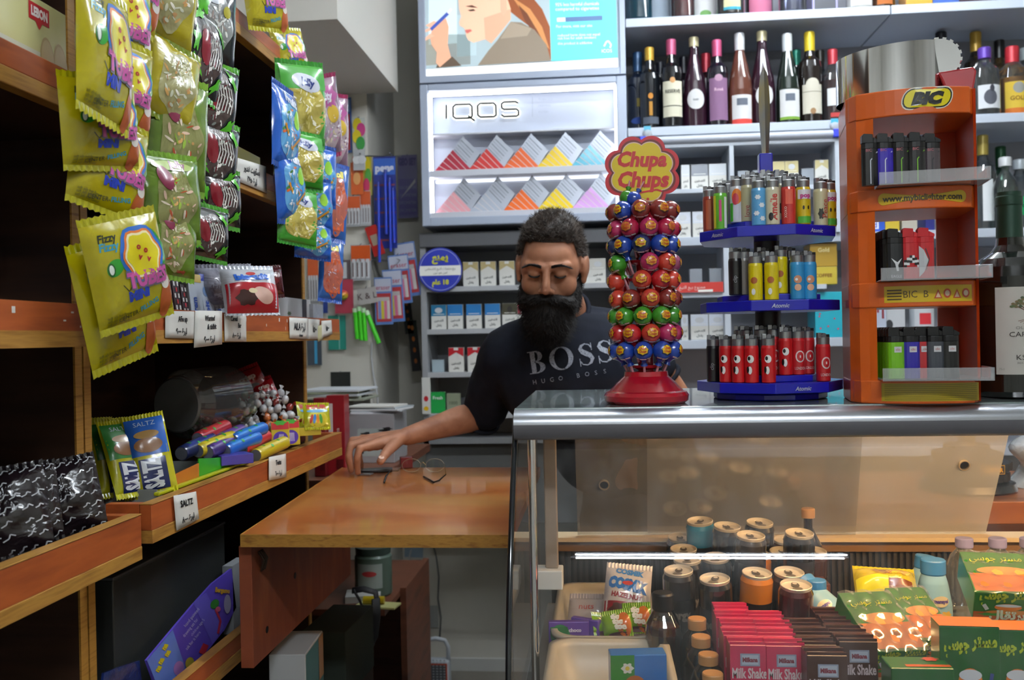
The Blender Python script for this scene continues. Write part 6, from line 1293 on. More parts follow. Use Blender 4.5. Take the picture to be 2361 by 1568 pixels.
# ---- the candy tray
ztr = 1.0765
def pr_saltz(face, txt):
    def f(mb, S, w, h):
        mb.rect(S, -w*.46, -h*.52, w*.46, -h*.06, PL(face), .0006, 8); mb.ell(S, 0, -h*.40, w*.34, h*.09, PL('#8a5a2a'), .0012, k=4); mb.ell(S, 0, -h*.27, w*.30, h*.05, PL('#a8824a'), .0012, k=4); mb.text(S, 'SALTZ', 0, -h*.16, .008, PL('#c8d0e0'), .0012, maxw=w*.6)
        mb.rect(S, -w*.30, -h*.93, w*.34, -h*.56, PL('#16245a'), .0008, 8); mb.text(S, 'SALTZ', w*.18, -h*.91, w*.42, PL('#dfe3ea'), .0014, bold=.06, ang=pi/2, al='l', maxw=h*.34)
    return f
SG = bag(.060, .135, .010, '#b3b012', pr_saltz('#2a7a2a', 1), seal='#c3bd12'); SB = bag(.060, .135, .010, '#b8b214', pr_saltz('#2a62b8', 1), seal='#c3bd12')
g = 'savoury cracker packs leaning in the candy tray'
for key, mk, tp, bt, yw, nm in [('sg', SG, (216, 962, 1.43), (242, 1145, 1.41), 60, 'green and yellow cracker pack at the far left of the tray'), ('sg', SG, (244, 965, 1.43), (283, 1145, 1.41), 55, 'green and yellow cracker pack second from the left'), ('sg', SG, (264, 968, 1.42), (314, 1147, 1.395), 60, 'green and yellow cracker pack leaning on the blue ones'), ('sb', SB, (298, 960, 1.44), (338, 1147, 1.41), 40, 'blue cracker pack behind the rightmost one'), ('sb', SB, (326, 954, 1.44), (364, 1143, 1.415), 32, 'blue cracker pack at the right with its whole name in view')]: hang(key, mk, .060, .135, tp, bt, R(yw), .064, nm, g, 'pack of crackers')
mb = MB(); cw_ = M('#8f928e', .5); L_ = 0.30
for bx in ((0, 0.002, 0, L_, 0, 0.05), (0.12, 0.122, 0, L_, 0, 0.028), (0, 0.122, 0, 0.002, 0, 0.045), (0, 0.122, L_, L_+0.002, 0, 0.05), (0, 0.122, 0, L_, 0, 0.002)): mb.box(*bx, cw_)
ob = mb.build('open_carton', loc=(-0.815, 1.40, ztr), label='open pale carton with orange and green front in the tray', cat='carton')
mb = MB(); mb.prism([(0.0, 0.001), (0.15, 0.001), (0.15, 0.066), (0.03, 0.058)], 0.1225, 0.1245, PL('#c2701c'), 'x'); mb.prism([(0.15, 0.001), (0.29, 0.001), (0.29, 0.058), (0.15, 0.074)], 0.1225, 0.1245, PL('#2f9a1e'), 'x'); mb.build('front_panel', ob)
mb = MB(); mb.box(0.126, 0.136, -0.02, 0.36, 0.038, 0.044, PL('#b8b81c')); mb.build('yellow_edge', ob, bevel=0.002)
def roll(c1, c2, c3):
    def f():
        t = bpy.data.objects.new('candy_roll', None); C.objects.link(t); r = 0.0132; L = 0.118
        T = Matrix.Rotation(-pi/2, 4, 'X')
        MB().lathe([(0.004, 0), (r*.9, 0.0), (r, 0.003), (r, L-0.003), (r*.9, L), (0.004, L)], PL(c1), 20, T=T).build('wrapper', t)
        mb = MB(); S = lambda u, v, o: ((r+o)*sin(u/r), v, (r+o)*cos(u/r)); q = random.Random(len(c1)+len(c2)*3)
        mb.rect(S, -.012, .012, .012, .105, PL(c2), .0004, 10)
        for k in range(9): mb.ell(S, q.uniform(-.02, .02), .016+.011*k, .004, .004, PL(q.choice([c3, '#3a9a3a', '#d8a81e', '#c23a3a', '#e4e4dc'])), .0008, n=10, k=2)
        mb.text(S, 'fruito', -.004, .03, .010, PL('#e8e4d8'), .0012, ang=pi/2, al='l', bold=.06, maxw=.06)
        mb.build('print', t)
        MB().lathe([(0.0, -0.0006), (0.006, -0.0008), (r*.86, -0.0004)], M('#5a5c66', .5), 16, T=T).build('foil_end', t)
        return t
    return f
RC = {'red': ('#a01c28', '#b82a2e', '#3a3a9a'), 'yellow': ('#b8a41c', '#c9b82a', '#c23a2a'), 'purple': ('#3a2a6a', '#5a3a8a', '#d8c01e'), 'blue': ('#1f5ab0', '#2a7ac8', '#6a2a8a'), 'fruit': ('#b02028', '#c83a2a', '#4fae3a'), 'navy': ('#1a2450', '#22307a', '#b8a81e'), 'lilac': ('#5a4aa0', '#6f5ab8', '#c23a6a')}
g = 'candy rolls heaped in the tray'
rl = [('navy', 418, 1046, 1.58, 'navy roll, leftmost of the heap'), ('yellow', 456, 1040, 1.62, 'yellow roll end in the bottom row'), ('purple', 478, 1044, 1.63, 'dark red and purple roll, bottom row'), ('blue', 519, 1040, 1.68, 'small blue roll end in the bottom row'), ('fruit', 558, 1035, 1.74, 'red fruit printed roll at the right'), ('yellow', 590, 1050, 1.76, 'bright yellow roll at the tray front'),
      ('purple', 496, 1022, 1.68, 'purple and yellow roll in the second row'), ('blue', 536, 1016, 1.72, 'large blue roll on top of the heap'), ('red', 456, 1012, 1.66, 'red roll at the upper left of the heap')]
for i, (c, px, py, Y, nm) in enumerate(rl):
    p = PY(px, py, Y); stamp('roll'+c, roll(*RC[c]), (p.x, Y, p.z), (R(6), 0, R(-9 if i % 2 else -3)), nm, g, cat='candy roll')
p = PY(548, 1060, 1.66); MB().box(-0.03, 0.03, 0, 0.05, -0.009, 0.009, PL('#4a3f9a')).build('candy_box', loc=(p.x, 1.66, max(p.z, ztr+0.01)), rot=(0, 0, R(40)), label='small violet box lying in front of the rolls', cat='box', bevel=0.001)
def twin():
    o = MB().box(-0.019, 0.019, 0, 0.022, 0, 0.052, PL('#b8a41e')).build('twin_pack', bevel=0.001); mb = MB(); s = flat(0)
    mb.rect(s, -.018, .036, .018, .051, PL('#b8242c'), .0004, 2); mb.ell(s, 0, .050, .012, .005, PL('#3a9a2a'), .0007, wob=.2); mb.ell(s, 0, .017, .0155, .015, PL('#4a2a9a'), .0006, n=20)
    for k in range(5): mb.line(s, [(-.006+.003*k, .008), (-.002+.002*k, .026)], .0012, PL('#c9c4e0'), .0010)
    mb.build('print', o); return o
for i, (px, py, Y) in enumerate([(648, 1030, 1.90), (672, 1026, 1.93)]):
    p = PY(px, py, Y); stamp('twin', twin, (p.x, Y, p.z), (R(-8), 0, R(30)), '%s purple circle sweet pack beside the rolls' % ('left' if i == 0 else 'right'), 'purple circle packs', cat='pack')
p = PY(705, 1005, 1.99); MB().box(-0.035, 0.035, 0, 0.03, 0, 0.018, PL('#b8a82a')).build('candy_box', loc=(p.x, 1.99, p.z), rot=(0, 0, R(35)), label='low yellow and violet box near the far tray end', cat='box', bevel=0.001)
def pr_sour(mb, S, w, h):
    mb.text(S, 'SOUR', 0, -h*.24, .013, PL('#b83a2a'), .001, bold=.07, maxw=w*.8); mb.ell(S, 0, -h*.34, w*.40, h*.06, PL('#5aa0c8'), .0008); mb.ell(S, 0, -h*.62, w*.38, h*.28, PL('#c9c23a'), .0006)
    for k, c in enumerate(('#b83a2a', '#2a7ac8', '#d8861e', '#3a9a3a', '#c9b81e')): mb.ell(S, -w*.24+w*.12*k, -h*.62, .0035, .014, PL(c), .0012, ang=(-.2+.1*k))
YP = bag(.062, .085, .008, '#a8a81c', pr_sour)
g = 'yellow sour sweets pouches'
for tp, bt, yw, w, nm in [((700, 928, 2.06), (708, 995, 2.04), 65, .05, 'yellow pouch seen from the side'), ((728, 928, 2.02), (733, 992, 2.0), 30, .058, 'yellow pouch with coloured worms, facing the camera')]: hang('yp', YP, .062, .085, tp, bt, R(yw), w, nm, g, 'pouch of sweets')
mb = MB(); q = random.Random(6)
for k in range(6): mb.ball((q.uniform(-.012, .012), q.uniform(-.01, .01), q.uniform(0, .02)), (.010, .008, .009), FO('#c8501a', .8), 9, 6)
p = PX(762, 985, -0.70); o = mb.build('orange_sweet', loc=(-0.695, p.y-0.02, ztr+0.012), label='crumpled orange wrapped sweet at the tray end', cat='sweet')
# heap of clear wrapped candies: individual sweets
def candy(col):
    def f():
        o = MB().ball((0, 0, 0), (.011, .009, .008), FO(col, .9), 10, 7).build('wrapped_sweet'); mb = MB()
        for s in (-1, 1): mb.add([(s*.009, 0, 0), (s*.019, -.006, .004), (s*.020, 0, -.003), (s*.019, .006, .003), (s*.018, 0, .006)], [(0, 1, 2), (0, 2, 3), (0, 3, 4), (0, 4, 1)], FO(col, .9))
        mb.build('wrapper_twist', o); return o
    return f
q = random.Random(21); cc = [('#a8a8ac', 'silver'), ('#b8bcc0', 'clear'), ('#8a2a24', 'red'), ('#a85a2a', 'orange'), ('#6f7a6a', 'greenish')]
ii = 0
for j in range(5):
    for k in range(9-j):
        c, cn = cc[q.choice([0, 0, 1, 1, 2, 3, 4])]; px = 520+k*20+j*12+q.uniform(-4, 4); py = 990-j*19+q.uniform(-4, 4)-k*2; Y = 1.90+j*0.018+q.uniform(-.01, .01)+k*0.012; p = PY(px, py, Y)
        stamp('cnd'+cn, candy(c), (p.x, Y, p.z), (q.uniform(0, 3), q.uniform(0, 3), q.uniform(0, 3)), '%s wrapped sweet in the heap behind the rolls, layer %s, %s along' % (cn, ['one', 'two', 'three', 'four', 'five'][j], ORD[k]), 'wrapped sweets heaped behind the rolls', cat='sweet')
for i, (px, py, px2, py2, w) in enumerate([(555, 848, 590, 918, .075), (598, 872, 622, 928, .05)]): hang('rf', bag(.075, .085, .014, '#8a1218', lambda mb, S, w, h: (mb.text(S, 'crisp', 0, -h*.5, .014, PL('#c9b0a8'), .001, bold=.05), mb.ell(S, 0, -h*.7, .02, .006, PL('#3a0c10'), .001)), wr=.9), .075, .085, (px, py, 2.02), (px2, py2, 2.0), R(30), w, ['bright red foil pack above the wrapped sweets', 'smaller red foil pack beside it'][i], 'red foil packs')
p = PY(655, 930, 2.15); simple_box('maroon_box', 'dark maroon box at the back of the candy tray', 'box', 655, 932, 2.16, .07, .04, .05, '#2a0c10', pr_text('KO', .014, '#8a7474', .014), z=ztr+.03)
# jar lying with its mouth to the camera
p = PY(418, 940, 1.72); t = thing('sweets_jar', 'clear round jar lying on its side in the dark tray corner', 'jar', (p.x-0.01, 1.72, p.z+0.005))
T = Matrix.Rotation(R(-12), 4, 'Z') @ Matrix.Rotation(-pi/2, 4, 'X')
MB().lathe([(0.050, 0), (0.054, 0.004), (0.056, 0.012), (0.068, 0.03), (0.070, 0.16), (0.0, 0.165)], glass_mat('jar_glass', (0.75, 0.8, 0.78), refl=2.2, haze=0.05), 36, T=T).build('glass', t); MB().lathe([(0.050, -0.001), (0.0535, 0.002), (0.050, 0.005)], M('#6a6a6a', .2), 36, T=T).build('rim', t)
mb = MB(); q = random.Random(8)
for _ in range(26): a = q.uniform(-2.8, -.3); r_ = .058*sqrt(q.random()); mb.ball((r_*cos(a), q.uniform(.03, .14), -.02+.035*sin(a)), .009, FO(q.choice(['#4a1410', '#1f4a1c', '#2a2a2a', '#5a2a1a']), .6), 8, 6)
mb.build('sweets', t)
mb = MB(); mb.box(0.0, 0.30, 0, 0.42, 0, 0.022, M('#161310', .7)); mb.build('dark_tray', loc=(-1.12, 1.50, ztr+0.001), label='flat dark tray under the jar', cat='tray')

# ---- near tray: dark foil packs with white squiggles
def pr_sq(mb, S, w, h):
    q = random.Random(3)
    for i in range(9):
        for j in range(7):
            if q.random() < .2: continue
            u, v = -w*.42+w*.84*i/8, -h*.1-h*.82*j/6; a = q.uniform(.2, .9); l_ = q.uniform(.007, .013); mb.line(S, [(u-l_*.6, v-l_*.3), (u, v), (u+l_*.2, v+l_*.5), (u+l_*.7, v+l_*.6*a)], .0019, PL('#b9b9bc', .2), .0009)
    mb.rect(S, -w*.36, -h*.66, -w*.12, -h*.18, PL('#0a0a0c', .15), .0013, 6)
DB = bag(.135, .155, .022, '#1c1418', pr_sq, seal='#1a1418', wr=.9)
g = 'dark foil packs with white squiggles'
for tp, bt, yw, w, nm in [((112, 1062, 1.20), (150, 1248, 1.19), 28, .112, 'dark squiggle printed pack at the right of the near tray'), ((38, 1070, 1.155), (62, 1262, 1.135), 30, .09, 'dark squiggle printed pack behind and left of the first'), ((-25, 1080, 1.10), (5, 1300, 1.075), 28, .12, 'dark squiggle printed pack at the photo edge')]: hang('db', DB, .135, .155, tp, bt, R(yw), w, nm, g, 'foil pack')

# ---- lowest board
def sheet_thing(name, label, cat, pts, X, mat, prints=None, th=0.0012):
    """upright board outline on the sheet X = const"""
    P_ = [PX(a, b, X(a) if callable(X) else X) for a, b in pts]; o0 = P_[0]; n = len(P_)
    vs = [tuple(p-o0) for p in P_]+[tuple(p-o0+Vector((-th*3, 0, 0))) for p in P_]
    mb = MB(); mb.add(vs, [tuple(range(n)), tuple(reversed(range(n, 2*n)))]+[(i, n+i, n+(i+1) % n, (i+1) % n) for i in range(n)], mat)
    o = mb.build(name, loc=tuple(o0), label=label, cat=cat)
    if prints:
        mb = MB(); prints(mb, lambda u, v, off: tuple(PX(u, -v, X(u) if callable(X) else X)-o0+Vector((off, 0, 0)))); mb.build('print', o)
    return o
zq = lambda *p: [(a/3.373, -(1200+b/3.373)) for a, b in p]
def pr_leaf(mb, S):
    mb.poly(S, zq((1340, 850), (1470, 1241), (1200, 1241), (1140, 1090)), PL('#5f7ac8'), .0008); mb.poly(S, zq((1500, 640), (1600, 560), (1740, 830), (1650, 960)), PL('#6a5fc8'), .0006)
    for k, (st, x, y, hh) in enumerate([('hand painted', 1440, 830, 12), ('drawing set for', 1430, 910, 12), ('children age 5', 1490, 900, 10), ('ask for it here', 1450, 1010, 12)]): mb.text(S, st, *zq((x, y))[0], hh*.62, PL('#d0cfe4'), .0012, al='l', ang=R(52), maxw=52)
    mb.rect(S, 1580/3.373-7, -(1200+1000/3.373)-12, 1580/3.373+7, -(1200+1000/3.373)+12, PL('#b02a3c'), .0012, 2, ang=R(-25))
    mb.text(S, 'Bergamo', *zq((1668, 555))[0], 11, PL('#d9a41e'), .0014, al='l', maxw=34, bold=.05, ang=-.1); mb.ell(S, 1665/3.373, -(1200+650/3.373), 9, 12, PL('#3a8a3a'), .0014, ang=-.6); mb.line(S, zq((1670, 690), (1710, 780), (1690, 880)), 5, PL('#b8304a'), .0014); mb.ell(S, 1690/3.373, -(1200+690/3.373), 6, 6, PL('#c85a7a'), .0016)
    for x, y in ((1290, 990), (1310, 1040), (1260, 1100), (1240, 1160)): mb.text(S, 'na', *zq((x, y))[0], 12, PL('#c9b81e'), .0014, ang=R(60), bold=.06)
    mb.ell(S, 1385/3.373, -(1200+1150/3.373), 12, 17, PL('#a878c0'), .0014, ang=-.2); mb.ell(S, 1470/3.373, -(1200+1110/3.373), 10, 14, PL('#b8a83a'), .0014, ang=-.2); mb.ell(S, 1765/3.373, -(1200+650/3.373), 8, 22, PL('#a8a4c0'), .0010)
sheet_thing('toy_leaflet_box', 'violet printed card box with yellow letters on the lowest board', 'box', [(534, 1311), (545, 1400), (518, 1452), (486, 1492), (440, 1545), (405, 1585), (362, 1590), (338, 1523), (397, 1452), (445, 1395), (490, 1345)], -0.70, PL('#5a48b8'), pr_leaf)
sheet_thing('blue_bag', 'dark blue bag beside the violet card box', 'bag', [(322, 1523), (330, 1600), (235, 1600), (240, 1552), (285, 1535)], -0.71, FO('#1c2a5a', .8))
mb = MB(); mb.box(-0.30, 0, 0, 0.42, 0, 0.20, M('#2a2c2b', .5)); mb.box(-0.302, 0.002, -0.002, 0.422, 0.2, 0.205, M('#45464a', .5)); o = mb.build('storage_bin', loc=(-0.735, 1.34, 0.7945), label='large dark grey plastic bin on the lowest board', cat='bin', bevel=0.002)
p = PX(545, 1350, -0.70); MB().box(-0.02, 0, 0, 0.07, 0, 0.13, PP('#8a8c90')).build('white_carton', loc=(-0.70, PX(538, 1400, -0.70).y, 0.795), label='pale carton edge beside the board under the flap', cat='carton')
# ================================================================ goods inside the counter
ZF = 0.8105
MB().box(0.012, CX1-OX, -0.14, 0.52, 0.785, 0.81, M('#8b8478', 0.4)).build('shelf_mat', case)
def can(body, ring_c='#c9b48a'):
    def f():
        t = bpy.data.objects.new('drink_can', None); C.objects.link(t); r = 0.0265
        al = M('#c9c2b4', 0.38, metal=0.45)
        MB().lathe([(0.021, 0), (0.0255, 0.006), (r, 0.010), (r, 0.132), (0.0235, 0.1395)], M(body, 0.25, coat=0.5), 28).build('body', t)
        mb = MB(); mb.lathe([(0.0235, 0.1395), (0.0242, 0.1440), (0.0232, 0.1448), (0.0222, 0.1400), (0.0, 0.1405)], al, 28)
        mb.build('lid', t)
        mb = MB(); T = top(0.1408); dk_ = M('#5a5248', 0.35, metal=0.6); mb.ell(T, 0, 0.004, 0.0062, 0.010, dk_, .0012, n=16, k=1); mb.ell(T, 0, 0.008, 0.0036, 0.004, al, .0016, n=12, k=1); mb.ell(T, 0, -0.010, 0.008, 0.006, M('#8a8274', .3, metal=.7), .0008, n=16, k=1); mb.build('pull_tab', t)
        mb = MB(); S = cylf(r); mb.rect(S, -.03, .04, .03, .10, M('#1c1816', .3), .0004, 10); mb.text(S, 'energy', 0, .07, .014, M('#6a6258', .3), .0008, bold=.05, maxw=.045); mb.build('print', t)
        return t
    return f
CANC = {'dark': '#14110f', 'amber': '#b06a14', 'red': '#3a0c0c', 'blue': '#1f7aa8', 'brown': '#3a1c10', 'grey': '#2c2b2e'}
pts_ = [(1616, 1199, 1, 'blue', 'blue can standing highest at the back left'), (1672, 1216, 1, 'dark', 'dark can right of the blue one'), (1744, 1203, 1, 'dark', 'dark can at the very back of the cans'), (1726, 1224, 1, 'grey', 'grey can in the second rear row'), (1793, 1219, 1, 'dark', 'dark can at the back right, beside the small bottle'),
        (1568, 1237, 0, 'grey', 'grey can behind the light reflection, far left'), (1632, 1240, 0, 'dark', 'dark can under the blue one'), (1811, 1242, 0, 'brown', 'brown can behind the light reflection at the right'), (1582, 1262, 0, 'dark', 'dark can just below the reflection, left'), (1692, 1250, 0, 'dark', 'dark can half hidden by the reflection, centre'),
        (1590, 1286, 0, 'dark', 'dark can second from the front in the left file'), (1569, 1312, 0, 'grey', 'grey can at the front of the left file'), (1668, 1278, 0, 'dark', 'dark can behind the front middle one'), (1655, 1331, 0, 'dark', 'dark can at the front, left of the amber one'), (1734, 1318, 0, 'amber', 'amber can in the front row'), (1747, 1280, 0, 'amber', 'amber can behind its twin'),
        (1805, 1274, 0, 'dark', 'dark can right of the rear amber one'), (1850, 1268, 0, 'brown', 'brown can at the right edge of the cans'), (1813, 1316, 0, 'dark', 'dark can right of the front amber one'), (1830, 1345, 0, 'red', 'dark red can nearest the brown cartons')]
ps = []
for px, py, hi, c, nm in pts_:
    p = PZ(px, py, 1.0 if hi else 0.9555); ps.append([p.x, min(p.y, 1.845 if not hi else 1.80), hi, c, nm])
for _ in range(60):
    for i in range(len(ps)):
        for j in range(i):
            a, b = ps[i], ps[j]; dx, dy = a[0]-b[0], a[1]-b[1]; d = sqrt(dx*dx+dy*dy) or 1e-4
            if d < 0.0538: k_2 = (0.0538-d)/2/d; a[0] += dx*k_2; a[1] += dy*k_2; b[0] -= dx*k_2; b[1] -= dy*k_2
    for a in ps: a[1] = min(a[1], 1.848)
his = [a for a in ps if a[2]]
x0_, x1_ = min(a[0] for a in his)-.026, max(a[0] for a in his)+.026; y0_ = min(a[1] for a in his)-.026
for i, (x, y, hi, c, nm) in enumerate(ps):
    stamp('can'+c, can(CANC[c]), (x, y+.008, ZF+(0.0037 if not hi else 0.0475)), (R(8), 0, R((i*37) % 40-20)), nm, 'drink cans in the glass counter', cat='can')
for i, a in enumerate(his): MB().cyl((0, 0, 0), (0, 0, 0.0435), 0.024, M('#2a2624', .6), n=20).build('can_riser', loc=(a[0], a[1], ZF+0.0001), label='low dark stand under the %s of the rear cans' % ORD[i], cat='stand', group='stands under the rear cans')
o = stamp('capb', bottle('spirit', '#1c120c', '#b8906a', .02, None, foilr=1.35), (PY(1826, 1200, 1.80).x+.03, 1.80, 0.8106), label='small dark bottle with a tan cap behind the cans', scale=(.62, .62, .78), cat='bottle')
# milk shake cartons
def shake(col, dark):
    def f():
        t = bpy.data.objects.new('milkshake_carton', None); C.objects.link(t); w2, d2, h2 = .0255, .020, .118
        m = PL(col, .3); mb = MB(); mb.box(-w2, w2, 0, 2*d2, 0, h2, m); mb.build('carton', t, bevel=.001)
        mb = MB(); mb.box(-w2, w2, d2-.001, d2+.001, h2, h2+.004, m); mb.prism([(-w2, h2), (w2, h2), (w2, h2+.0035), (-w2, h2+.0035)], 0.003, .0045, m); mb.build('top_fold', t)
        mb = MB(); S = flat(0); T = top(h2)
        mb.rect(S, -.012, .090, .014, .107, M('#8a93a8', .4), .0005, 1); mb.rect(S, -.010, .092, .012, .105, M('#a8b0c0', .4), .0008, 1); mb.text(S, 'Milkana', .001, .096, .006, M('#7a2a3c', .4), .0011, bold=.05, maxw=.020)
        mb.text(S, 'Milk Shake', 0, .074, .014, M('#c9b8bc', .4), .0006, bold=.03, maxw=.046)
        mb.ell(S, -.006, .02, .016, .012, M(dark, .4), .0005); mb.text(S, '200 ml', .012, .006, .005, M('#c9b8bc', .4), .0008)
        mb.rect(T, -.022, .006, .002, .014, M('#b0a8a0', .4), .0006, 1); mb.rect(T, .010, .024, .017, .031, M('#d8c8a8', .3), .0006, 1); mb.build('print', t)
        return t
    return f
files = [('pink', 1727, 1488, 5, 'pink', 'left pink file'), ('pink', 1811, 1490, 4, 'pink', 'right pink file'), ('brown', 1907, 1512, 4, 'brown', 'left brown file'), ('brown', 1979, 1480, 4, 'brown', 'right brown file')]
KCOL = {'pink': ('#b8224c', '#8a1638'), 'brown': ('#3f1c14', '#2a110c')}
for c, px, py, n, cn, fn in files:
    p = PZ(px, py, ZF+.118); y = max(p.y, 1.222); x = PY(px, py, y).x
    for k in range(n): stamp('ms'+c, shake(*KCOL[c]), (x+(-.003 if k % 2 else 0), y+k*.0415, ZF), (0, 0, 0), '%s milkshake carton %s in the %s' % (cn, 'at the front' if k == 0 else ORD[k]+' from the front', fn), 'milkshake cartons in the glass counter', cat='carton')
p = PY(1996, 1568, 1.226); stamp('msbrown', None, (p.x, 1.2215, ZF), (0, 0, 0), 'brown carton lying low at the very front of the brown files', 'milkshake cartons in the glass counter', scale=(1, 1, .62), cat='carton')
simple_box('brown_carton', 'tall striped brown carton beside the dark red can', 'carton', 1884, 1400, 1.60, .045, .115, .05, '#5a2c1c', lambda mb, s: [mb.rect(s, -.02+.006*k, .005, -.018+.006*k, .11, PL('#8a5a3c'), .0005, 1) for k in range(7)], z=ZF)
simple_box('brown_carton', 'narrow striped brown carton behind the first one', 'carton', 1866, 1400, 1.70, .04, .13, .05, '#6a3624', lambda mb, s: [mb.rect(s, -.018+.006*k, .005, -.016+.006*k, .12, PL('#94664a'), .0005, 1) for k in range(6)], z=ZF)
# juice cartons
def pr_j(mb, w, h, d, s):
    mb.text(s, ar('جوسي'), -w*.22, h*.80, w*.20, PL('#a8b81e'), .0010, bold=.05, maxw=w*.42); mb.text(s, ar('مستر'), w*.24, h*.83, w*.20, PL('#a8b81e'), .0010, bold=.05, maxw=w*.42)
    mb.rect(s, -w*.5, 0, w*.5, h*.34, PL('#b8501c'), .0005, 4); mb.ell(s, w*.1, h*.34, w*.42, h*.08, PL('#c87a2c'), .0008); mb.ell(s, -w*.22, h*.26, w*.2, h*.05, PL('#2f8a2a'), .0010, wob=.3)
    mb.ell(s, 0, h*.52, w*.20, h*.12, PL('#d8751e'), .0010); mb.ell(s, 0, h*.58, w*.19, h*.05, PL('#c9ccd4'), .0014); mb.line(s, [(-w*.3, h*.42), (-w*.36, h*.6)], w*.06, PL('#c9c9d0'), .001); mb.line(s, [(w*.3, h*.42), (w*.36, h*.6)], w*.06, PL('#3a4a8a'), .001)
    mb.text(s, ar('برتقال'), 0, h*.12, w*.16, PL('#c9d4c0'), .0012, bold=.05)
def juice(w, h, d):
    def f():
        t = bpy.data.objects.new('juice_carton', None); C.objects.link(t)
        MB().box(-w/2, w/2, 0, d, 0, h, PL('#12581f', .28)).build('carton', t, bevel=.0015)
        mb = MB(); pr_j(mb, w, h, d, flat(0)); mb.rect(lambda u, v, o: (u, v, h+o), -w*.5, 0, w*.5, d, PL('#b8642a'), .0004, 1); s2 = lambda u, v, o: (-w/2-o, d-u, v); mb.rect(s2, .002, .0, d-.002, h*.36, PL('#a8641c'), .0005, 1); mb.text(s2, ar('جوسي'), d/2, h*.5, .012, PL('#b89a2a'), .0008, maxw=d*.8); mb.build('print', t)
        return t
    return f
for i, (px, Y, h_, rz, nm) in enumerate([(2236, 1.262, .150, -4, 'green juice carton facing front, its Arabic name in full view'), (2345, 1.280, .140, -3, 'green juice carton at the photo edge, name partly cut')]):
    p = PY(px, 1500, Y); stamp('juice', juice(.074, .128, .042), (p.x, Y, ZF), (0, 0, R(rz)), nm, 'green juice cartons', scale=(1, 1, h_/.128), cat='juice carton')
film = glass_mat('film', refl=3.0, rough=0.08, haze=0.06)
def multipack(label, px, py, Y, w, h, d, rx, rz, z=None):
    p = PY(px, py, Y); t = thing('juice_multipack', label, 'juice pack', (p.x, Y, z if z is not None else p.z), group='film wrapped juice packs', rot=(R(rx), 0, R(rz)))
    MB().box(-w/2, w/2, 0, d, 0, h, PL('#1c6a26', .28)).build('cartons', t, bevel=.002)
    mb = MB(); T = top(h); mb.rect(T, -w*.48, d*.04, w*.48, d*.45, PL('#b8622a'), .0006, 2); mb.ell(T, w*.05, d*.52, w*.40, d*.10, PL('#c98a4a'), .0010); mb.text(T, ar('مستر جوسي'), 0, d*.76, w*.16, PL('#b8b83a'), .0012, maxw=w*.8); pr_j(mb, w, h, d, flat(0)); mb.build('print', t)
    mb = MB(); q = random.Random(int(px)); mb.sheet(lambda a, b: (-w/2-.001+(w+.002)*a, -.002+(d+.004)*b, h+.0022+.0016*sin(a*19+b*5)+.0012*sin(b*23)), 16, 16, film); mb.build('film', t); return t
multipack('film wrapped juice pack leaning beside the brown cartons', 2064, 1485, 1.335, .078, .045, .125, 24, 10, .868)
multipack('narrow film wrapped juice pack behind the green carton', 2150, 1470, 1.385, .060, .045, .115, 24, 8, .868)
multipack('film wrapped juice pack lying on top at the right edge', 2320, 1420, 1.40, .090, .05, .10, 22, -8, .925)
o = simple_box('juice_carton', 'low green carton lying at the front with an orange stripe on top', 'juice carton', 2128, 1568, 1.232, .078, .105, .045, '#12581f', lambda mb, s: (mb.text(s, ar('مستر جوسي'), 0, .070, .013, PL('#a8b81e'), .0008, bold=.05, maxw=.065), mb.rect(lambda u, v, o: (u, v, .105+o), -.018, .006, .038, .014, PL('#b8501c'), .0005, 1), mb.ell(lambda u, v, o: (u, v, .105+o), .02, .034, .010, .007, PL('#b8402a'), .0008, wob=.2)), z=ZF)
# water and yoghurt drink bottles
def water():
    t = bpy.data.objects.new('water_bottle', None); C.objects.link(t); g_ = glass_mat('pet', (0.93, 0.95, 0.92), refl=2.6, haze=0.06)
    pr = [(0.028, 0), (0.032, 0.006)]+[(0.032-0.0014*(i % 2), 0.012+0.006*i) for i in range(9)]+[(0.032, 0.07), (0.0325, 0.10), (0.030, 0.118), (0.024, 0.134), (0.014, 0.146), (0.0115, 0.150), (0.0115, 0.158)]
    MB().lathe(pr, g_, 28).build('body', t); MB().lathe([(0.0145, 0.150), (0.0150, 0.152), (0.0150, 0.165), (0.0135, 0.1665), (0, 0.1665)], M('#8c8ab8', .4), 24).build('cap', t); return t
for i, (px, Y) in enumerate([(2223, 1.72), (2300, 1.72), (2372, 1.72)]): stamp('water', water, (PY(px, 1250, Y).x, Y, ZF), (0, 0, 0), 'clear water bottle with a lilac cap, %s' % ['beside the blue yoghurt drink', 'between two others', 'at the photo edge'][i], 'clear water bottles', cat='bottle')
def ayran():
    t = bpy.data.objects.new('yoghurt_drink_bottle', None); C.objects.link(t); mm = M('#7fa8bc', .35)
    MB().lathe([(0.022, 0), (0.0255, 0.004), (0.026, 0.05), (0.0285, 0.075), (0.028, 0.09), (0.022, 0.125), (0.0175, 0.140)], mm, 28).build('body', t); MB().lathe([(0.0185, 0.138), (0.0195, 0.140), (0.0195, 0.160), (0.018, 0.162), (0, 0.162)], M('#3a7ab0', .4), 24).build('cap', t)
    mb = MB(); S = cylf(0.0292); mb.ell(S, .002, .100, .013, .009, PL('#c9bc98'), .0006); mb.text(S, 'taanayel', .002, .098, .006, PL('#4a3a8a'), .0012, bold=.04, maxw=.022); mb.text(S, 'Ayran', 0, .058, .015, PL('#33307a'), .0006, bold=.06, maxw=.042); mb.ell(S, .01, .078, .010, .006, PL('#c9a23a'), .0006, wob=.2)
    mb.rect(S, -.034, .035, -.022, .11, PL('#c9b89c'), .0006, 3); mb.build('label', t); return t
g = 'blue yoghurt drink bottles'
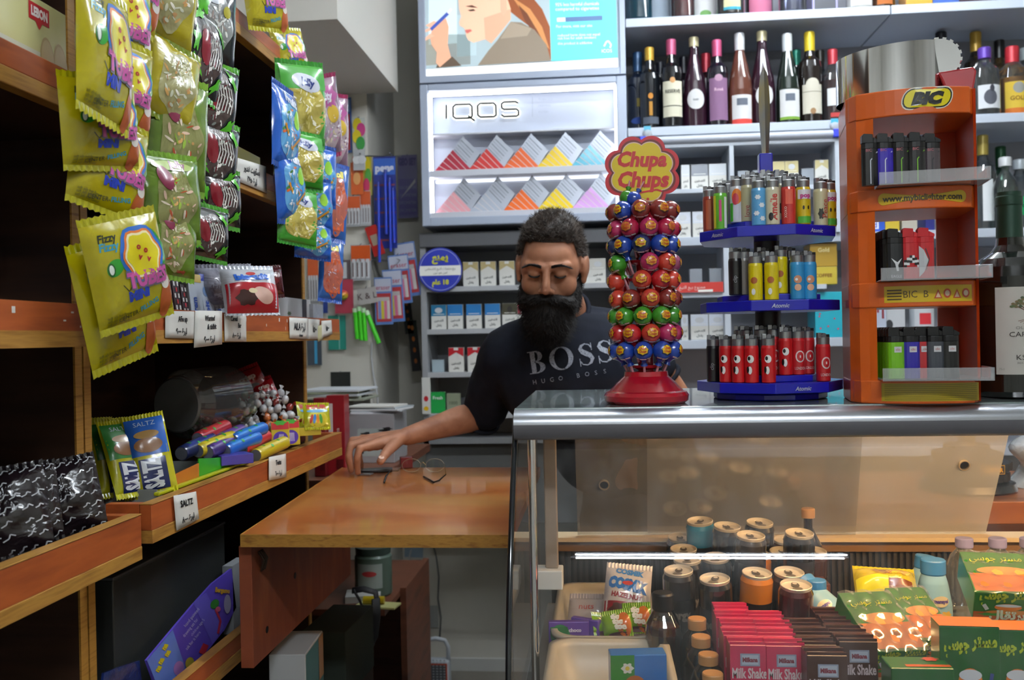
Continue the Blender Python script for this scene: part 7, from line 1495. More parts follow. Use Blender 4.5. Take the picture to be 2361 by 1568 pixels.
stamp('ayran', ayran, (PY(2152, 1350, 1.58).x, 1.58, ZF), (0, 0, 0), 'blue yoghurt drink bottle standing upright', g, cat='bottle')
p = PY(1975, 1405, 1.46); stamp('ayran', ayran, (p.x+.018, 1.455, .842), (R(-38), R(-38), 0), 'blue yoghurt drink bottle lying tilted behind the brown cartons', g, cat='bottle')
stamp('ayran', ayran, (PY(2100, 1380, 1.68).x, 1.66, ZF+.004), (0, R(8), 0), 'blue yoghurt drink bottle leaning in the shade behind the yellow pack', g, scale=(.9,)*3, cat='bottle')
stamp('ayran', ayran, (PY(1887, 1350, 1.52).x, 1.535, ZF-.012+.012), (0, 0, 0), 'blue yoghurt drink bottle showing only its cap by the striped carton', g, scale=(.8, .8, .86), cat='bottle')
YB = bag(.11, .10, .03, '#b0a018', lambda mb, S, w, h: (mb.rect(S, -w*.48, -h*.92, w*.02, -h*.45, PL('#c9c41c'), .0008, 8), mb.rect(S, w*.02, -h*.92, w*.40, -h*.50, PL('#6a3418'), .0010, 8), [mb.line(S, [(w*.06, -h*(.58+.07*k)), (w*.36, -h*(.58+.07*k))], .0016, PL('#a88a5a'), .0014) for k in range(5)], [mb.ell(S, -w*.1+w*.11*k, -h*.28, .012, .012, FO(('#a8862a', '#8a5a1c', '#c9a82a')[k % 3], .6), .0008, wob=.2) for k in range(4)]), wr=.8)
hang('yb', YB, .11, .10, (2035, 1308, 1.58), (2048, 1402, 1.52), R(-8), .095, 'crumpled yellow pack with a brown text panel', None, 'pack', None)
# left crates and their goods
cr_m = M('#b0a896', .4)
def crate(label, px0, px1, Yf, Yb, zt_):
    xa, xb = PY(px0, 1480, Yf).x, PY(px1, 1480, Yf).x; xa = max(xa, CX0+.046); w, d, h = xb-xa, Yb-Yf, zt_-ZF
    def ringp(ins, n=6):
        pts = []; r = .035
        for cx, cy, a0 in ((w-ins-r, d-ins-r, 0), (ins+r, d-ins-r, 90), (ins+r, ins+r, 180), (w-ins-r, ins+r, 270)):
            for k in range(n+1): a = R(a0+90*k/n); pts.append((cx+r*cos(a), cy+r*sin(a)))
        return pts
    loops = [(ringp(.010), .0), (ringp(.0), h-.008), (ringp(-.006), h-.006), (ringp(-.007), h), (ringp(.003), h), (ringp(.006), h-.01), (ringp(.014), .004)]
    vs = [(x, y, z) for l, z in loops for x, y in l]; n = len(loops[0][0]); mb = MB()
    mb.add(vs, [(j*n+i, j*n+(i+1) % n, (j+1)*n+(i+1) % n, (j+1)*n+i) for j in range(len(loops)-1) for i in range(n)]+[tuple(reversed(range(n))), tuple(range(6*n, 7*n))], cr_m, True)
    return mb.build('plastic_tub', loc=(xa, Yf, ZF+.0005), label=label, cat='tub', group='cream plastic tubs')
crate('cream plastic tub holding chocolate and biscuit packs', 1236, 1512, 1.475, 1.79, .874)
crate('cream plastic tub in front, with the blue milk box', 1222, 1556, 1.235, 1.462, .874)
def pr_cos(mb, S, w, h):
    mb.rect(S, -w*.47, -h*.97, w*.47, -h*.62, PL('#8a1c22'), .0006, 8); mb.text(S, 'COSMIK', 0, -h*.44, .019, PL('#2a6ab0'), .0010, bold=.09, maxw=w*.86, ang=-.12); mb.text(S, 'COSMIK', .002, -h*.20, .010, PL('#3a7ab8'), .0010, bold=.06, maxw=w*.7, ang=-.1); mb.text(S, 'HAZELNUT', 0, -h*.57, .008, PL('#8a1c22'), .0010, bold=.05, maxw=w*.7, ang=-.08)
    mb.ell(S, 0, -h*.34, .010, .004, PL('#b83a30'), .0012); mb.ell(S, -.01, -h*.75, .02, .012, PL('#4a2418'), .0012, wob=.15); mb.ell(S, .012, -h*.70, .010, .008, PL('#c9a87c'), .0015)
CB_ = bag(.085, .115, .018, '#c3bab4', pr_cos)
def ox(px, Y): return PY(px, 1400, Y)
hang('cos', CB_, .085, .115, (1452, 1300, 1.66), (1440, 1452, 1.60), R(-6), .080, 'white and red biscuit bag standing up in the tub', None)
hang('cos2', bag(.07, .07, .014, '#a89c98', lambda mb, S, w, h: mb.text(S, 'nuts', 0, -h*.5, .012, PL('#a8403a'), .001)), .07, .07, (1358, 1368, 1.68), (1352, 1455, 1.64), R(-10), .07, 'pale pack lying behind the violet chocolate', None)
def pr_choc(mb, s):
    mb.ell(s, -.014, .046, .016, .018, PL('#2a7a4a'), .0005); mb.rect(s, -.030, .044, -.002, .060, PL('#1f6a3c'), .0007, 2); mb.rect(s, .000, .020, .018, .046, PL('#a8744a'), .0009, 2, ang=-.2); [mb.rect(s, .001+.006*k, .022, .004+.006*k, .044, PL('#8a5634'), .0012, 1, ang=-.2) for k in range(3)]
    mb.ell(s, .018, .012, .007, .006, PL('#c9b87c'), .0012); mb.text(s, 'choco', .010, .052, .006, PL('#c9c4dc'), .0012, bold=.05); mb.ell(s, -.008, .006, .006, .003, PL('#c9c4dc'), .0010, wob=.2)
for i, (px, Y, nm) in enumerate([(1312, 1.515, 'violet chocolate pack with a green corner in the tub'), (1348, 1.53, 'violet chocolate pack seen edge on behind it')]):
    simple_box('chocolate_pack', nm, 'chocolate', px, 1470, Y, .066 if i == 0 else .05, .068, .012, '#5f3f9a', pr_choc if i == 0 else None, group='violet chocolate packs', z=ZF+.006, rz=R(4) if i == 0 else R(-25))
def pr_twist(mb, S, w, h):
    mb.ell(S, w*.25, -h*.55, w*.24, h*.42, PL('#b8601c'), .0006); 
    for k, st in enumerate(('tic', 'tac', 'toe')): mb.text(S, st, -.002+.004*k, -h*(.32+.18*k), .010, PL('#dcdcd0'), .0012, bold=.10, ang=-.15)
    mb.ell(S, 0, -h*.86, w*.36, h*.09, PL('#4a1c14'), .0010)
TW = bag(.05, .058, .008, '#6f9a14', pr_twist)
for i, (a, b, yw, nm) in enumerate([((1418, 1405, 1.53), (1428, 1474, 1.51), -8, 'green and orange wafer pack in the middle of the tub'), ((1466, 1388, 1.56), (1470, 1462, 1.54), -12, 'green and orange wafer pack at the right of the tub'), ((1388, 1412, 1.55), (1396, 1470, 1.53), 40, 'green wafer pack turned sideways beside the violet chocolate')]): hang('tw', TW, .05, .058, a, b, R(yw), .048, nm, 'green and orange wafer packs', 'pack')
t = thing('tea_bottle', 'clear bottle of amber tea with a black cap between the tubs', 'bottle', (PY(1500, 1450, 1.50).x+.004, 1.532, ZF))
t.location = (PY(1512, 1470, 1.468).x+.012, 1.468+.0, ZF); 
MB().lathe([(0.024, 0), (0.029, 0.005), (0.029, 0.075), (0.027, 0.088), (0.018, 0.104), (0.0135, 0.110), (0.0135, 0.116)], glass_mat('pet2', (0.9, 0.85, 0.75), refl=3), 28).build('body', t); MB().lathe([(0.023, 0.002), (0.028, 0.007), (0.028, 0.074), (0.026, 0.084), (0, 0.084)], M('#7a3c08', .1, trans=.4), 24).build('tea', t); MB().lathe([(0.0165, 0.110), (0.017, 0.112), (0.017, 0.133), (0.015, 0.136), (0, 0.136)], BLACK, 24).build('cap', t)
t.rotation_euler = (R(0), R(0), 0)
simple_box('milk_box', 'blue and green box with a milk jug picture in the front tub', 'box', 1474, 1590, 1.30, .078, .088, .03, '#2f6ab0', lambda mb, s: (mb.rect(s, -.039, 0, -.006, .088, PL('#2a7a2a'), .0004, 2), mb.ell(s, -.006, .038, .018, .022, PL('#a85a24'), .0008), mb.ell(s, .004, .036, .012, .018, PL('#d0ccc4'), .0012, ang=.3), mb.line(s, [(.014, .04), (.026, .052)], .003, PL('#b87a3a'), .0012), mb.ell(s, -.016, .070, .008, .007, PL('#d0d0c8'), .0010, wob=.2), mb.ell(s, -.016, .070, .003, .003, PL('#c9b23a'), .0014)), z=ZF+.007, rz=R(6))
for i, (px, py, Y) in enumerate([(1607, 1425, 1.455), (1616, 1466, 1.395), (1633, 1507, 1.335), (1643, 1551, 1.275)]):
    p = PY(px, py, Y); hgt = max(.07, p.z-ZF)
    def small():
        t = bpy.data.objects.new('dark_bottle', None); C.objects.link(t)
        MB().lathe([(0.022, 0), (0.0265, 0.004), (0.0265, 0.045), (0.020, 0.062), (0.0125, 0.070), (0.0125, 0.076)], M('#0c0807', .06, coat=.7), 24).build('body', t); MB().lathe([(0.0140, 0.070), (0.0142, 0.082), (0.0132, 0.0835), (0, 0.0835)], M('#b8854e', .45), 22).build('cap', t); return t
    stamp('smallb', small, (p.x, Y, ZF), (0, 0, 0), 'small dark bottle with a tan cap, %s beside the pink cartons' % ['rearmost', 'second from the back', 'second from the front', 'foremost'][i], 'small dark bottles beside the pink cartons', scale=(1, 1, min(1.3, hgt/.0835)), cat='bottle')
# ---- worktop behind the counter with the black stand
wm = noise_mat('worktop_wood', ['#7a3f1c', '#8f5228', '#5e3014'], 3, .35, (1, 5, 5), coat=.3)
t = thing('worktop', 'brown wooden worktop behind the glass counter', 'worktop', (0.43, 1.945, 0.0))
MB().box(0, 1.12, 0, .42, .955, 1.0, wm).build('board', t, bevel=.002); MB().box(0, 1.12, .002, .018, .90, .955, M('#4a2612', .5)).build('apron', t)
for x in (0.02, 1.08): MB().box(x, x+.02, .02, .40, 0, .955, M('#5a3018', .5)).build('side_panel', t)
p = PY(2230, 1140, 2.10); t = thing('clipper_stand', 'black tiered lighter stand with a yellow name plate behind the glass', 'display stand', (p.x, 2.10, 1.0005))
bk = M('#15161a', .25, coat=.5); MB().lathe([(.094, 0), (.098, .004), (.094, .018), (.070, .024), (0, .024)], bk, 40).build('base', t)
mb = MB()
for z, r_ in ((.024, .084), (.046, .088), (.066, .070), (.082, .046)):
    pts = [(r_*(1 if k % 2 else .955)*cos(2*pi*k/56), r_*(1 if k % 2 else .955)*sin(2*pi*k/56)) for k in range(56)]; mb = MB(); mb.prism(pts, z, z+.016, bk, 'z'); mb.build('ring_tier', t)
MB().box(-.014, .014, -.014, .014, .098, .29, bk).build('post', t)
mb = MB(); S = lambda u, v, o: (.02+(.0885+o)*sin(u/.0885), -(.0885+o)*cos(u/.0885), v); mb.rect(S, -.024, .044, .024, .063, PL('#b8901c'), .0006, 6); mb.rect(S, -.0225, .0455, .0225, .0615, PL('#2a2010'), .0009, 6); mb.text(S, 'CLIPPER', 0, .049, .009, PL('#c99a1e'), .0013, bold=.06, maxw=.040); mb.build('name_plate', t)
mb = MB(); q = random.Random(9); mb.sheet(lambda a, b: ((.075+.018*sin(b*9+a*4))*cos(2*pi*a)*(1-b**5)**.5, (.07+.015*sin(b*7+a*13))*sin(2*pi*a)*(1-b**5)**.5, .13*b), 28, 14, FO('#9a9c9e', 1.0)); p = PY(2425, 1130, 2.14); mb.build('plastic_bag', loc=(p.x, 2.14, 1.001), label='crumpled white plastic bag at the photo edge on the worktop', cat='bag')
# ================================================================ flap, side table, wall goods
def table_pt(px, py, z=1.0305): return PZ(px, py, z)
# glasses lying on the flap
g0 = table_pt(975, 1092); t = thing('eyeglasses', 'rimless glasses with black temple tips lying on the orange flap', 'glasses', tuple(g0))
wire = M('#a8905a', .25, metal=.9)
for k, px in enumerate((949, 1003)):
    c = table_pt(px, 1090)-g0; c.z = .0175; T = Matrix.Translation(c) @ Matrix.Rotation(R(-14), 4, 'X')
    ol = [(.0225*cos(a)*(1 if abs(cos(a)) < .7 else 1), .0155*sin(a)) for a in [2*pi*i/28 for i in range(28)]]
    mb = MB(); mb.tube([tuple(T @ Vector((x, 0, z))) for x, z in ol+ol[:1]], .00055, M('#b8a890', .2, metal=.5), n=6); mb.build('rim', t)
    mb = MB(); mb.add([tuple(T @ Vector((x, 0, z))) for x, z in ol], [tuple(range(28))], glass_mat('lens', refl=1.5)); mb.build('lens', t)
a1, a2 = table_pt(949, 1090)-g0, table_pt(1003, 1090)-g0
mb = MB(); mb.tube([a1+Vector((.0225, -.002, .02)), (a1+a2)/2+Vector((0, -.004, .026)), a2+Vector((-.0225, -.002, .02))], .0009, wire); mb.build('bridge', t)
for s, e0, pt in ((-1, a1, [(918, 1086, .022), (900, 1086, .016), (890, 1098, .006), (886, 1112, .003)]), (1, a2, [(1027, 1086, .022), (1028, 1094, .012), (1012, 1108, .004), (1000, 1112, .003), (977, 1099, .003)])):
    P_ = [PZ(x, y, 1.0305+z)-g0 for x, y, z in pt]; mb = MB(); mb.tube([e0+Vector((s*.0225, 0, .02))]+P_[:2], .0008, wire); tp_ = mb.build('temple', t)
    mb = MB(); mb.tube(P_[1:], [.0012]+[.0022]*(len(P_)-2), BLACK, n=8); mb.build('temple_tip', tp_)
def on_table(name, label, cat, px, py, w, d, h, col, rz=0, z=1.0305, mat=None, prints=None):
    p = table_pt(px, py, z); o = MB().box(-w/2, w/2, 0, d, 0, h, mat or PL(col)).build(name, loc=tuple(p), rot=(0, 0, rz), bevel=min(.002, h/4), label=label, cat=cat)
    if prints: mb = MB(); prints(mb, flat(0)); mb.build('print', o)
    return o
on_table('mobile_phone', 'dark phone lying under the fingers on the flap', 'phone', 868, 1090, .075, .035, .008, '#1c1a1e', R(12))
on_table('coin_dish', 'small shiny tray beside the fingertips', 'dish', 838, 1097, .035, .02, .004, '#8a8a90', R(-10), mat=M('#9a9aa0', .2, metal=.7))
on_table('red_packet', 'small red packet behind the thumb on the flap', 'packet', 938, 1080, .03, .02, .028, '#7a1a24', R(20))
# side table behind the flap
br = noise_mat('side_table_wood', ['#5a3322', '#6b3e2a', '#4a281a'], 4, .5, (1, 1, 5))
t = thing('side_table', 'brown side table behind the flap with a cluttered lower shelf', 'table', (-1.13, 2.34, 0))
MB().box(0, .55, .0, .80, .965, .99, br).build('table_top', t, bevel=.001); MB().box(.52, .538, .42, .80, 0, .60, br).build('side_panel', t); MB().box(0, .018, .0, .80, 0, .965, br).build('side_panel', t)
MB().box(.018, .52, .22, .80, .575, .593, br).build('lower_shelf', t, bevel=.001); MB().box(.018, .52, .785, .80, .0, .575, br).build('back_panel', t)
TY = 2.34; zt2 = .9905
def front_box(name, label, cat, px0, px1, py0, Y, zb, d, col, mat=None, prints=None, rz=0):
    a, b = PY(px0, py0, Y), PY(px1, py0, Y); w, h = b.x-a.x, a.z-zb
    o = MB().box(0, w, 0, d, 0, h, mat or PL(col)).build(name, loc=(a.x, Y, zb), rot=(0, 0, rz), bevel=.0015, label=label, cat=cat)
    if prints: mb = MB(); prints(mb, flat(0), w, h); mb.build('print', o)
    return o
def pr_redbox(mb, s, w, h): mb.rect(s, w*.1, h*.3, w*.35, h*.9, PL('#c9c0bc'), .0005, 1); mb.text(s, 'tea', w*.7, h*.55, w*.22, PL('#d8c0b8'), .0008, ang=pi/2); mb.rect(s, w*.5, h*.08, w*.9, h*.2, PL('#5a1418'), .0005, 1)
front_box('red_carton', 'tall red carton behind the end of the candy tray', 'carton', 752, 793, 912, 2.42, zt2, .05, '#8f1c24', prints=pr_redbox)
front_box('red_carton', 'red carton partly hidden by the orange wrapped sweet', 'carton', 722, 748, 918, 2.40, zt2, .05, '#7a1a20', prints=pr_redbox)
cbm = M('#a9a8aa', .4, metal=.4)
cb_ = front_box('cash_box', 'worn grey metal box with black scuffs and papers on its lid', 'box', 796, 908, 955, 2.66, zt2, .18, '#77777a', mat=cbm)
mb = MB(); q = random.Random(4); w_ = .15
for k in range(9): mb.ell(flat(0), .03+.1*q.random(), .03+.08*q.random(), q.uniform(.006, .02), q.uniform(.002, .012), M('#1c1a1c', .5), .0006, n=12, wob=.3, nw=5)
mb.rect(flat(0), .035, .02, .12, .10, M('#a3aaa6', .4), .0004, 2)
mb.build('scuff', cb_)
ztop = PY(850, 955, 2.66).z+.0005
for i in range(5): MB().box(-.075, .075, 0, .12, 0, .004, PP(['#c0c0c4', '#b0b4b8', '#cacaca', '#9aa0a4', '#c4c2bc'][i])).build('paper_sheet', loc=(PY(858, 950, 2.66).x+q.uniform(-.012, .012), 2.67+q.uniform(-.02, .02), ztop+.0042*i), rot=(0, 0, q.uniform(-.3, .3)), label='loose paper on the metal box, %s of the pile counted upwards' % ORD[i], cat='paper', group='papers on the metal box')
bx = front_box('storage_carton', 'pale carton under the flat magazines', 'carton', 705, 815, 925, 2.88, zt2, .22, '#6a6a62')
zc_ = PY(760, 925, 2.88).z+.0005
for i, c in enumerate(['#8f9384', '#a8aa9a', '#b8bcc0', '#8a927c', '#c6cacf']): MB().box(-.10, .10, 0, .20, 0, .007, PP(c)).build('magazine', loc=(PY(765, 920, 2.88).x+q.uniform(-.02, .03), 2.86, zc_+.0073*i), rot=(0, 0, q.uniform(-.25, .25)), bevel=.001, label='flat magazine behind the shelf end, %s from the bottom' % ORD[i], cat='magazine', group='magazines on the carton')
# things on the lower shelf
zl = .5935
p = PY(857, 1300, 2.70); t = thing('cleaning_jar', 'cylindrical dark jar with a pale label under the flap', 'jar', (p.x, 2.72, zl)); 
zt_j = PY(857, 1262, 2.70).z-zl; MB().lathe([(.052, 0), (.055, .005), (.055, zt_j*.8), (.05, zt_j*.86)], M('#4a5a50', .3), 28).build('body', t); MB().lathe([(.052, zt_j*.86), (.053, zt_j), (0, zt_j)], M('#2c3a34', .35), 28).build('lid', t); mb = MB(); S = cylf(.055); mb.rect(S, -.04, zt_j*.2, .04, zt_j*.7, PP('#8a9490'), .0006, 10); mb.ell(S, .0, zt_j*.5, .022, .008, PL('#a83a3c'), .001); mb.build('label', t)
def on_shelf(name, label, cat, px, py, Y, w, d, h, col, rz=0, z=zl, lean=0):
    p = PY(px, py, Y); return MB().box(-w/2, w/2, 0, d, 0, h, PP(col)).build(name, loc=(p.x, Y, z), rot=(lean, 0, rz), bevel=min(.001, h/4), label=label, cat=cat)
on_shelf('paper_stack', 'pale folded papers in front of the dark jar', 'papers', 835, 1325, 2.62, .10, .08, .02, '#a8a8a4', .2)
on_shelf('note_pad', 'yellowish note pad at the shelf edge under the flap', 'note pad', 862, 1370, 2.565, .12, .055, .006, '#b8b87c', -.15)
p = PY(860, 1345, 2.585); T = Matrix.Rotation(pi/2, 4, 'Y'); mb = MB(); mb.lathe([(.0, -.03), (.011, -.03), (.011, .03), (.0, .03)], PL('#b8a018'), 18, T=T); mb.build('tape_roll', loc=(p.x, 2.592, zl+.0176), label='yellow tube lying on the note pad', cat='tube')
mb = MB(); q = random.Random(12)
S0 = [PY(a, b, 2.545) for a, b in ((812, 1362), (838, 1358), (866, 1366), (872, 1400), (866, 1450), (858, 1490))]
mb.tube(S0, .010, M('#15151a', .6), n=8, flat=.3); S1 = [PY(a, b, 2.535) for a, b in ((866, 1380), (868, 1420), (862, 1470), (850, 1492))]; mb.tube(S1, .014, M('#101014', .6), n=8, flat=.3); mb.tube([PY(a, b, 2.54) for a, b in ((815, 1360), (830, 1385), (850, 1440), (856, 1480))], .004, M('#15151a', .6), n=6); mb.build('black_strap', label='black strap hanging off the lower shelf', cat='strap')
def crumple(name, label, cat, px, py, Y, rx, ry, rz_, col, z=0.0, seed=1):
    p = PY(px, py, Y); q = random.Random(seed); ph = [q.uniform(0, 6) for _ in range(6)]
    f = lambda a, b: (lambda th, ph_: (rx*(1+.16*sin(3*th+ph[0]+4*ph_)+.1*sin(7*th+ph[1]))*cos(th)*sin(ph_), ry*(1+.14*sin(4*th+ph[2]+3*ph_))*sin(th)*sin(ph_), rz_*(1-cos(ph_))*(1+.08*sin(5*th+ph[3]))*.5))(2*pi*a, pi*b*.93+.05)
    return MB().sheet(f, 36, 20, FO(col, 1.0)).build(name, loc=(p.x, Y, z), label=label, cat=cat)
crumple('plastic_bag', 'crumpled pale plastic bag on the floor under the side table', 'bag', 862, 1540, 2.46, .075, .06, .33, '#7c7a80', .0005, 3)
crumple('paper_bag', 'crumpled brown paper bag leaning by the wall', 'bag', 932, 1540, 3.30, .05, .07, .24, '#5a4638', .0005, 5)
on_shelf('cardboard_sheet', 'grey card leaning against the table side', 'card', 905, 1568, 2.44, .04, .01, .30, '#6a6a68', 0, .0005)
# floor stack under the flap
for i, (px, X0, w, d, z0_, h, c, nm) in enumerate([(745, 0, .10, .22, 0, .60, '#3a2a20', 'brown carton at the bottom of the stack under the flap'), (720, 0, .095, .20, .6005, .14, '#2c332c', 'dark green grey box on the brown carton'), ]):
    MB().box(-w/2, w/2, 0, d, z0_, z0_+h, PP(c)).build('carton', loc=(-.585, 1.90, 0), rot=(0, 0, R(-3 if i else 0)), bevel=.002, label=nm, cat='carton', group='boxes stacked under the flap')
mb = MB(); mb.box(-.034, .034, 0, .14, 0, .115, PP('#a8acae')); o = mb.build('white_carton', loc=(-.580, 1.66, .6605), rot=(0, 0, R(4)), bevel=.002, label='white box with a teal side low under the drilled board', cat='carton')
mb = MB(); mb.rect(lambda u, v, o_: (.034+o_, u, v), .002, .002, .138, .112, PL('#1f6a70'), .0006, 2); mb.rect(lambda u, v, o_: (.034+o_, u, v), .10, .03, .138, .112, PL('#a8763a'), .0010, 2); mb.build('print', o)
MB().box(-.036, .036, 0, .18, 0, .66, PP('#33261e')).build('carton', loc=(-.580, 1.65, 0.0), bevel=.002, label='dark carton carrying the white and teal box', cat='carton', group='boxes stacked under the flap')
# wall under the flap: papers, cables, socket, lantern
YW = 3.7475
for i, (x0, x1, y0, y1, c) in enumerate([(932, 975, 1250, 1284, '#8fa3b4'), (944, 974, 1292, 1322, '#9a98a4')]):
    a, b = PY(x0, y0, YW), PY(x1, y1, YW); MB().box(0, b.x-a.x, 0, .001, 0, a.z-b.z, PP(c)).build('wall_note', loc=(a.x, YW-.0006, b.z), rot=(0, R(-4 if i else 3), 0), label='%s paper note on the wall under the flap' % ['pale blue', 'torn greyish'][i], cat='note', group='notes on the wall')
def cable(label, pts, Y, r, col): mb = MB(); mb.tube([PY(a, b, Y) for a, b in pts], r, M(col, .4), n=8); return mb.build('cable', label=label, cat='cable')
cable('white charging cable running down beside the brown panel', [(948, 1268), (940, 1300), (928, 1328), (932, 1352), (938, 1395), (940, 1445), (950, 1485), (960, 1512)], 3.66, .0035, '#a8abae')
cable('thin grey cable hanging down the wall', [(998, 1252), (1006, 1285), (1012, 1330), (1010, 1380), (1017, 1425), (1014, 1470)], 3.735, .003, '#6a6c6e')
cable('white cable on the wall beside the shelf goods', [(857, 790), (856, 820), (860, 860), (870, 910), (872, 960)], 3.29, .0035, '#b0b2b4')
a, b = PY(943, 1395, YW), PY(1012, 1446, YW); t = thing('wall_socket', 'white wall socket with a black adaptor plugged in', 'socket', (a.x, YW-.012, b.z)); MB().box(0, b.x-a.x, 0, .011, 0, a.z-b.z, M('#a3a6a3', .4)).build('plate', t, bevel=.002)
c_ = PY(968, 1430, 3.70)-Vector(t.location); mb = MB(); mb.box(c_.x-.018, c_.x+.018, -.045, -.001, .02, .07, M('#6d6f70', .4)); mb.box(c_.x-.022, c_.x+.02, -.05, -.001, -.03, .02, BLACK); mb.build('adaptor', t, bevel=.003)
cable('short white cable looping from the adaptor', [(962, 1448), (966, 1462), (964, 1490), (956, 1508), (948, 1500)], 3.68, .003, '#c4c6c8')
cable('black cable dangling below the adaptor', [(970, 1465), (968, 1500), (972, 1540), (968, 1580)], 3.66, .004, '#16161a')
p = PY(1004, 1560, 3.42); t = thing('rechargeable_lantern', 'white handled lantern with an orange edged grille on the floor', 'lantern', (p.x, 3.42, 0)); ht = PY(1004, 1477, 3.42).z
lw = .052; ww_ = M('#b4bac0', .35); mb = MB(); mb.box(-lw, lw, 0, .05, 0, ht*.66, ww_); mb.build('body', t, bevel=.008)
mb = MB(); mb.tube([(-lw+.006, .025, ht*.6), (-lw+.006, .025, ht*.86), (-lw+.018, .025, ht*.97), (0, .025, ht), (lw-.018, .025, ht*.97), (lw-.006, .025, ht*.86), (lw-.006, .025, ht*.6)], .008, ww_, n=10); mb.build('handle', t)
mb = MB(); fl = flat(0); mb.rect(fl, -lw*.86, .02, lw*.86, ht*.62, PL('#b8401c'), .0006, 2); mb.rect(fl, -lw*.76, .026, lw*.76, ht*.595, PL('#4a4c50'), .0010, 2)
for i in range(12):
    for j in range(6): mb.ell(fl, -lw*.66+lw*.264*j, .04+ht*.045*i, .004, .0025, PL('#9a9ca0'), .0014, n=8, k=1)
mb.build('grille', t)

# ---- small goods hung on the board column and the wall beside it
YC = 3.285
def card(label, px0, px1, py0, py1, Y, col, prints=None, cat='card', name='blister_card', rz=0, roll=0, grp='goods hung beside the shelves', mat=None):
    a, b = PY(px0, py0, Y), PY(px1, py1, Y); w, h = b.x-a.x, a.z-b.z; t = Matrix
    o = MB().box(-w/2, w/2, 0, .003, -h, 0, mat or PL(col)).build(name, loc=((a.x+b.x)/2, Y, a.z), rot=(0, roll, rz), label=label, cat=cat, group=grp)
    if prints: mb = MB(); prints(mb, lambda u, v, o_: (u*w, -o_, v*h-h), w, h); mb.build('print', o)
    mb = MB(); mb.tube([(0, .003, .0), (0, -.006, .0), (0, .015, .006)], .0014, STEEL, n=6); mb.build('hang_hook', o); return o
R_ = lambda mb, s, x0, y0, x1, y1, c, o=.0006: mb.rect(s, x0, y0, x1, y1, PL(c), o, 2)
card('blue edged card with a red toy panel, topmost at the corner', 772, 812, 226, 352, YC, '#2f5a9a', lambda mb, s, w, h: (R_(mb, s, -.4, .05, .4, .7, '#a82a34'), R_(mb, s, -.42, .74, .42, .96, '#7a9ac8'), mb.text(lambda u, v, o: s(u/w, v/h, o), 'toys', 0, h*.8, w*.25, PL('#c8384a'), .001, bold=.05), R_(mb, s, -.1, .15, .25, .5, '#c4b0b4', .001)))
def balloons(cols):
    def f(mb, s, w, h):
        for k, (x, y, c) in enumerate(cols): mb.ell(lambda u, v, o: s(u/w, v/h, o), x*w, y*h, w*.36, h*.2, PL(c), .001+.0006*k, n=14)
    return f
card('bag of yellow, pink and green balloons', 812, 842, 272, 350, YC-.02, '#b0b4b0', balloons([(-.1, .8, '#c9b820'), (.2, .65, '#b83a7a'), (-.15, .45, '#c9b820'), (.15, .25, '#2f8a3a')]), 'bag')
card('strip of white glue tubes at the column edge', 814, 842, 345, 392, YC-.03, '#a8aaae', balloons([(-.2, .5, '#d0d2d4'), (.25, .5, '#c4c6ca')]), 'card')
card('orange eared toy pouch with a light patch', 808, 838, 375, 448, YC-.015, '#c2551a', lambda mb, s, w, h: (mb.ell(lambda u, v, o: s(u/w, v/h, o), 0, h*.5, w*.3, h*.2, PL('#d89a5a'), .0012), [mb.ell(lambda u, v, o: s(u/w, v/h, o), x*w, h*1.05, w*.12, h*.16, PL('#c2551a'), .0006) for x in (-.25, .25)]), 'toy')
card('yellow and red balloon bag behind the orange pouch', 836, 858, 362, 450, YC, '#a8a03a', balloons([(0, .8, '#c9b820'), (.1, .5, '#4a9a3a'), (-.1, .25, '#b8285a')]), 'bag')
def glue(mb, s, w, h):
    R_(mb, s, -.48, .55, .48, .98, '#c2501c'); 
    for k in range(4): R_(mb, s, -.44+.23*k, .06, -.26+.23*k, .60, '#c6c8cc', .0012); R_(mb, s, -.42+.23*k, .1, -.37+.23*k, .5, '#5a3a34', .0018)
card('white glue sticks on an orange card, upper pack', 798, 832, 452, 522, YC-.02, '#9a9ca0', glue); card('white glue sticks on an orange card beside the upper one', 828, 856, 440, 520, YC-.005, '#b0b2b4', glue)
card('white glue sticks on an orange card, lower pack', 808, 856, 565, 646, YC-.025, '#9a9ca0', glue); card('white glue sticks seen past the end of the shelf', 708, 736, 592, 700, 3.285, '#8a8c8e', glue)
card('red card with a silver corner tilted on its hook', 840, 868, 522, 592, YC-.01, '#a8221c', lambda mb, s, w, h: (R_(mb, s, -.3, .35, .3, .7, '#9a8a78'),), roll=R(-18))
card('blue and white pen card standing behind the orange rolls', 742, 756, 560, 722, 3.28, '#1f3a8a', None)
def pens(mb, s, w, h):
    R_(mb, s, -.48, .80, .48, .98, '#2a5ab8'); mb.text(lambda u, v, o: s(u/w, v/h, o), 'pens', 0, h*.84, h*.08, PL('#c8cce0'), .0012, bold=.06)
    for k in range(5): R_(mb, s, -.46, .08+.15*k, .46, .10+.15*k, '#7a3a4a', .0012)
pc = card('dark blue card holding a row of blue ballpoint pens', 860, 916, 362, 572, 3.29, '#1a2a80', pens, 'card')
for i, (px, y0, y1) in enumerate([(872, 430, 605), (888, 400, 540), (898, 420, 580), (906, 440, 560)]):
    a, b = PY(px, y0, 3.272), PY(px+3, y1, 3.272); mb = MB(); mb.cyl((0, 0, 0), tuple(b-a), .005, PL('#1c3ab8'), n=10); mb.cyl((0, 0, .0), tuple(Vector((a-b))*.06), .0055, PL('#12288a'), n=10); mb.build('ballpoint_pen', loc=tuple(a), label='blue ballpoint pen on the dark blue card, %s from the left' % ORD[i], cat='pen', group='blue pens on the card')
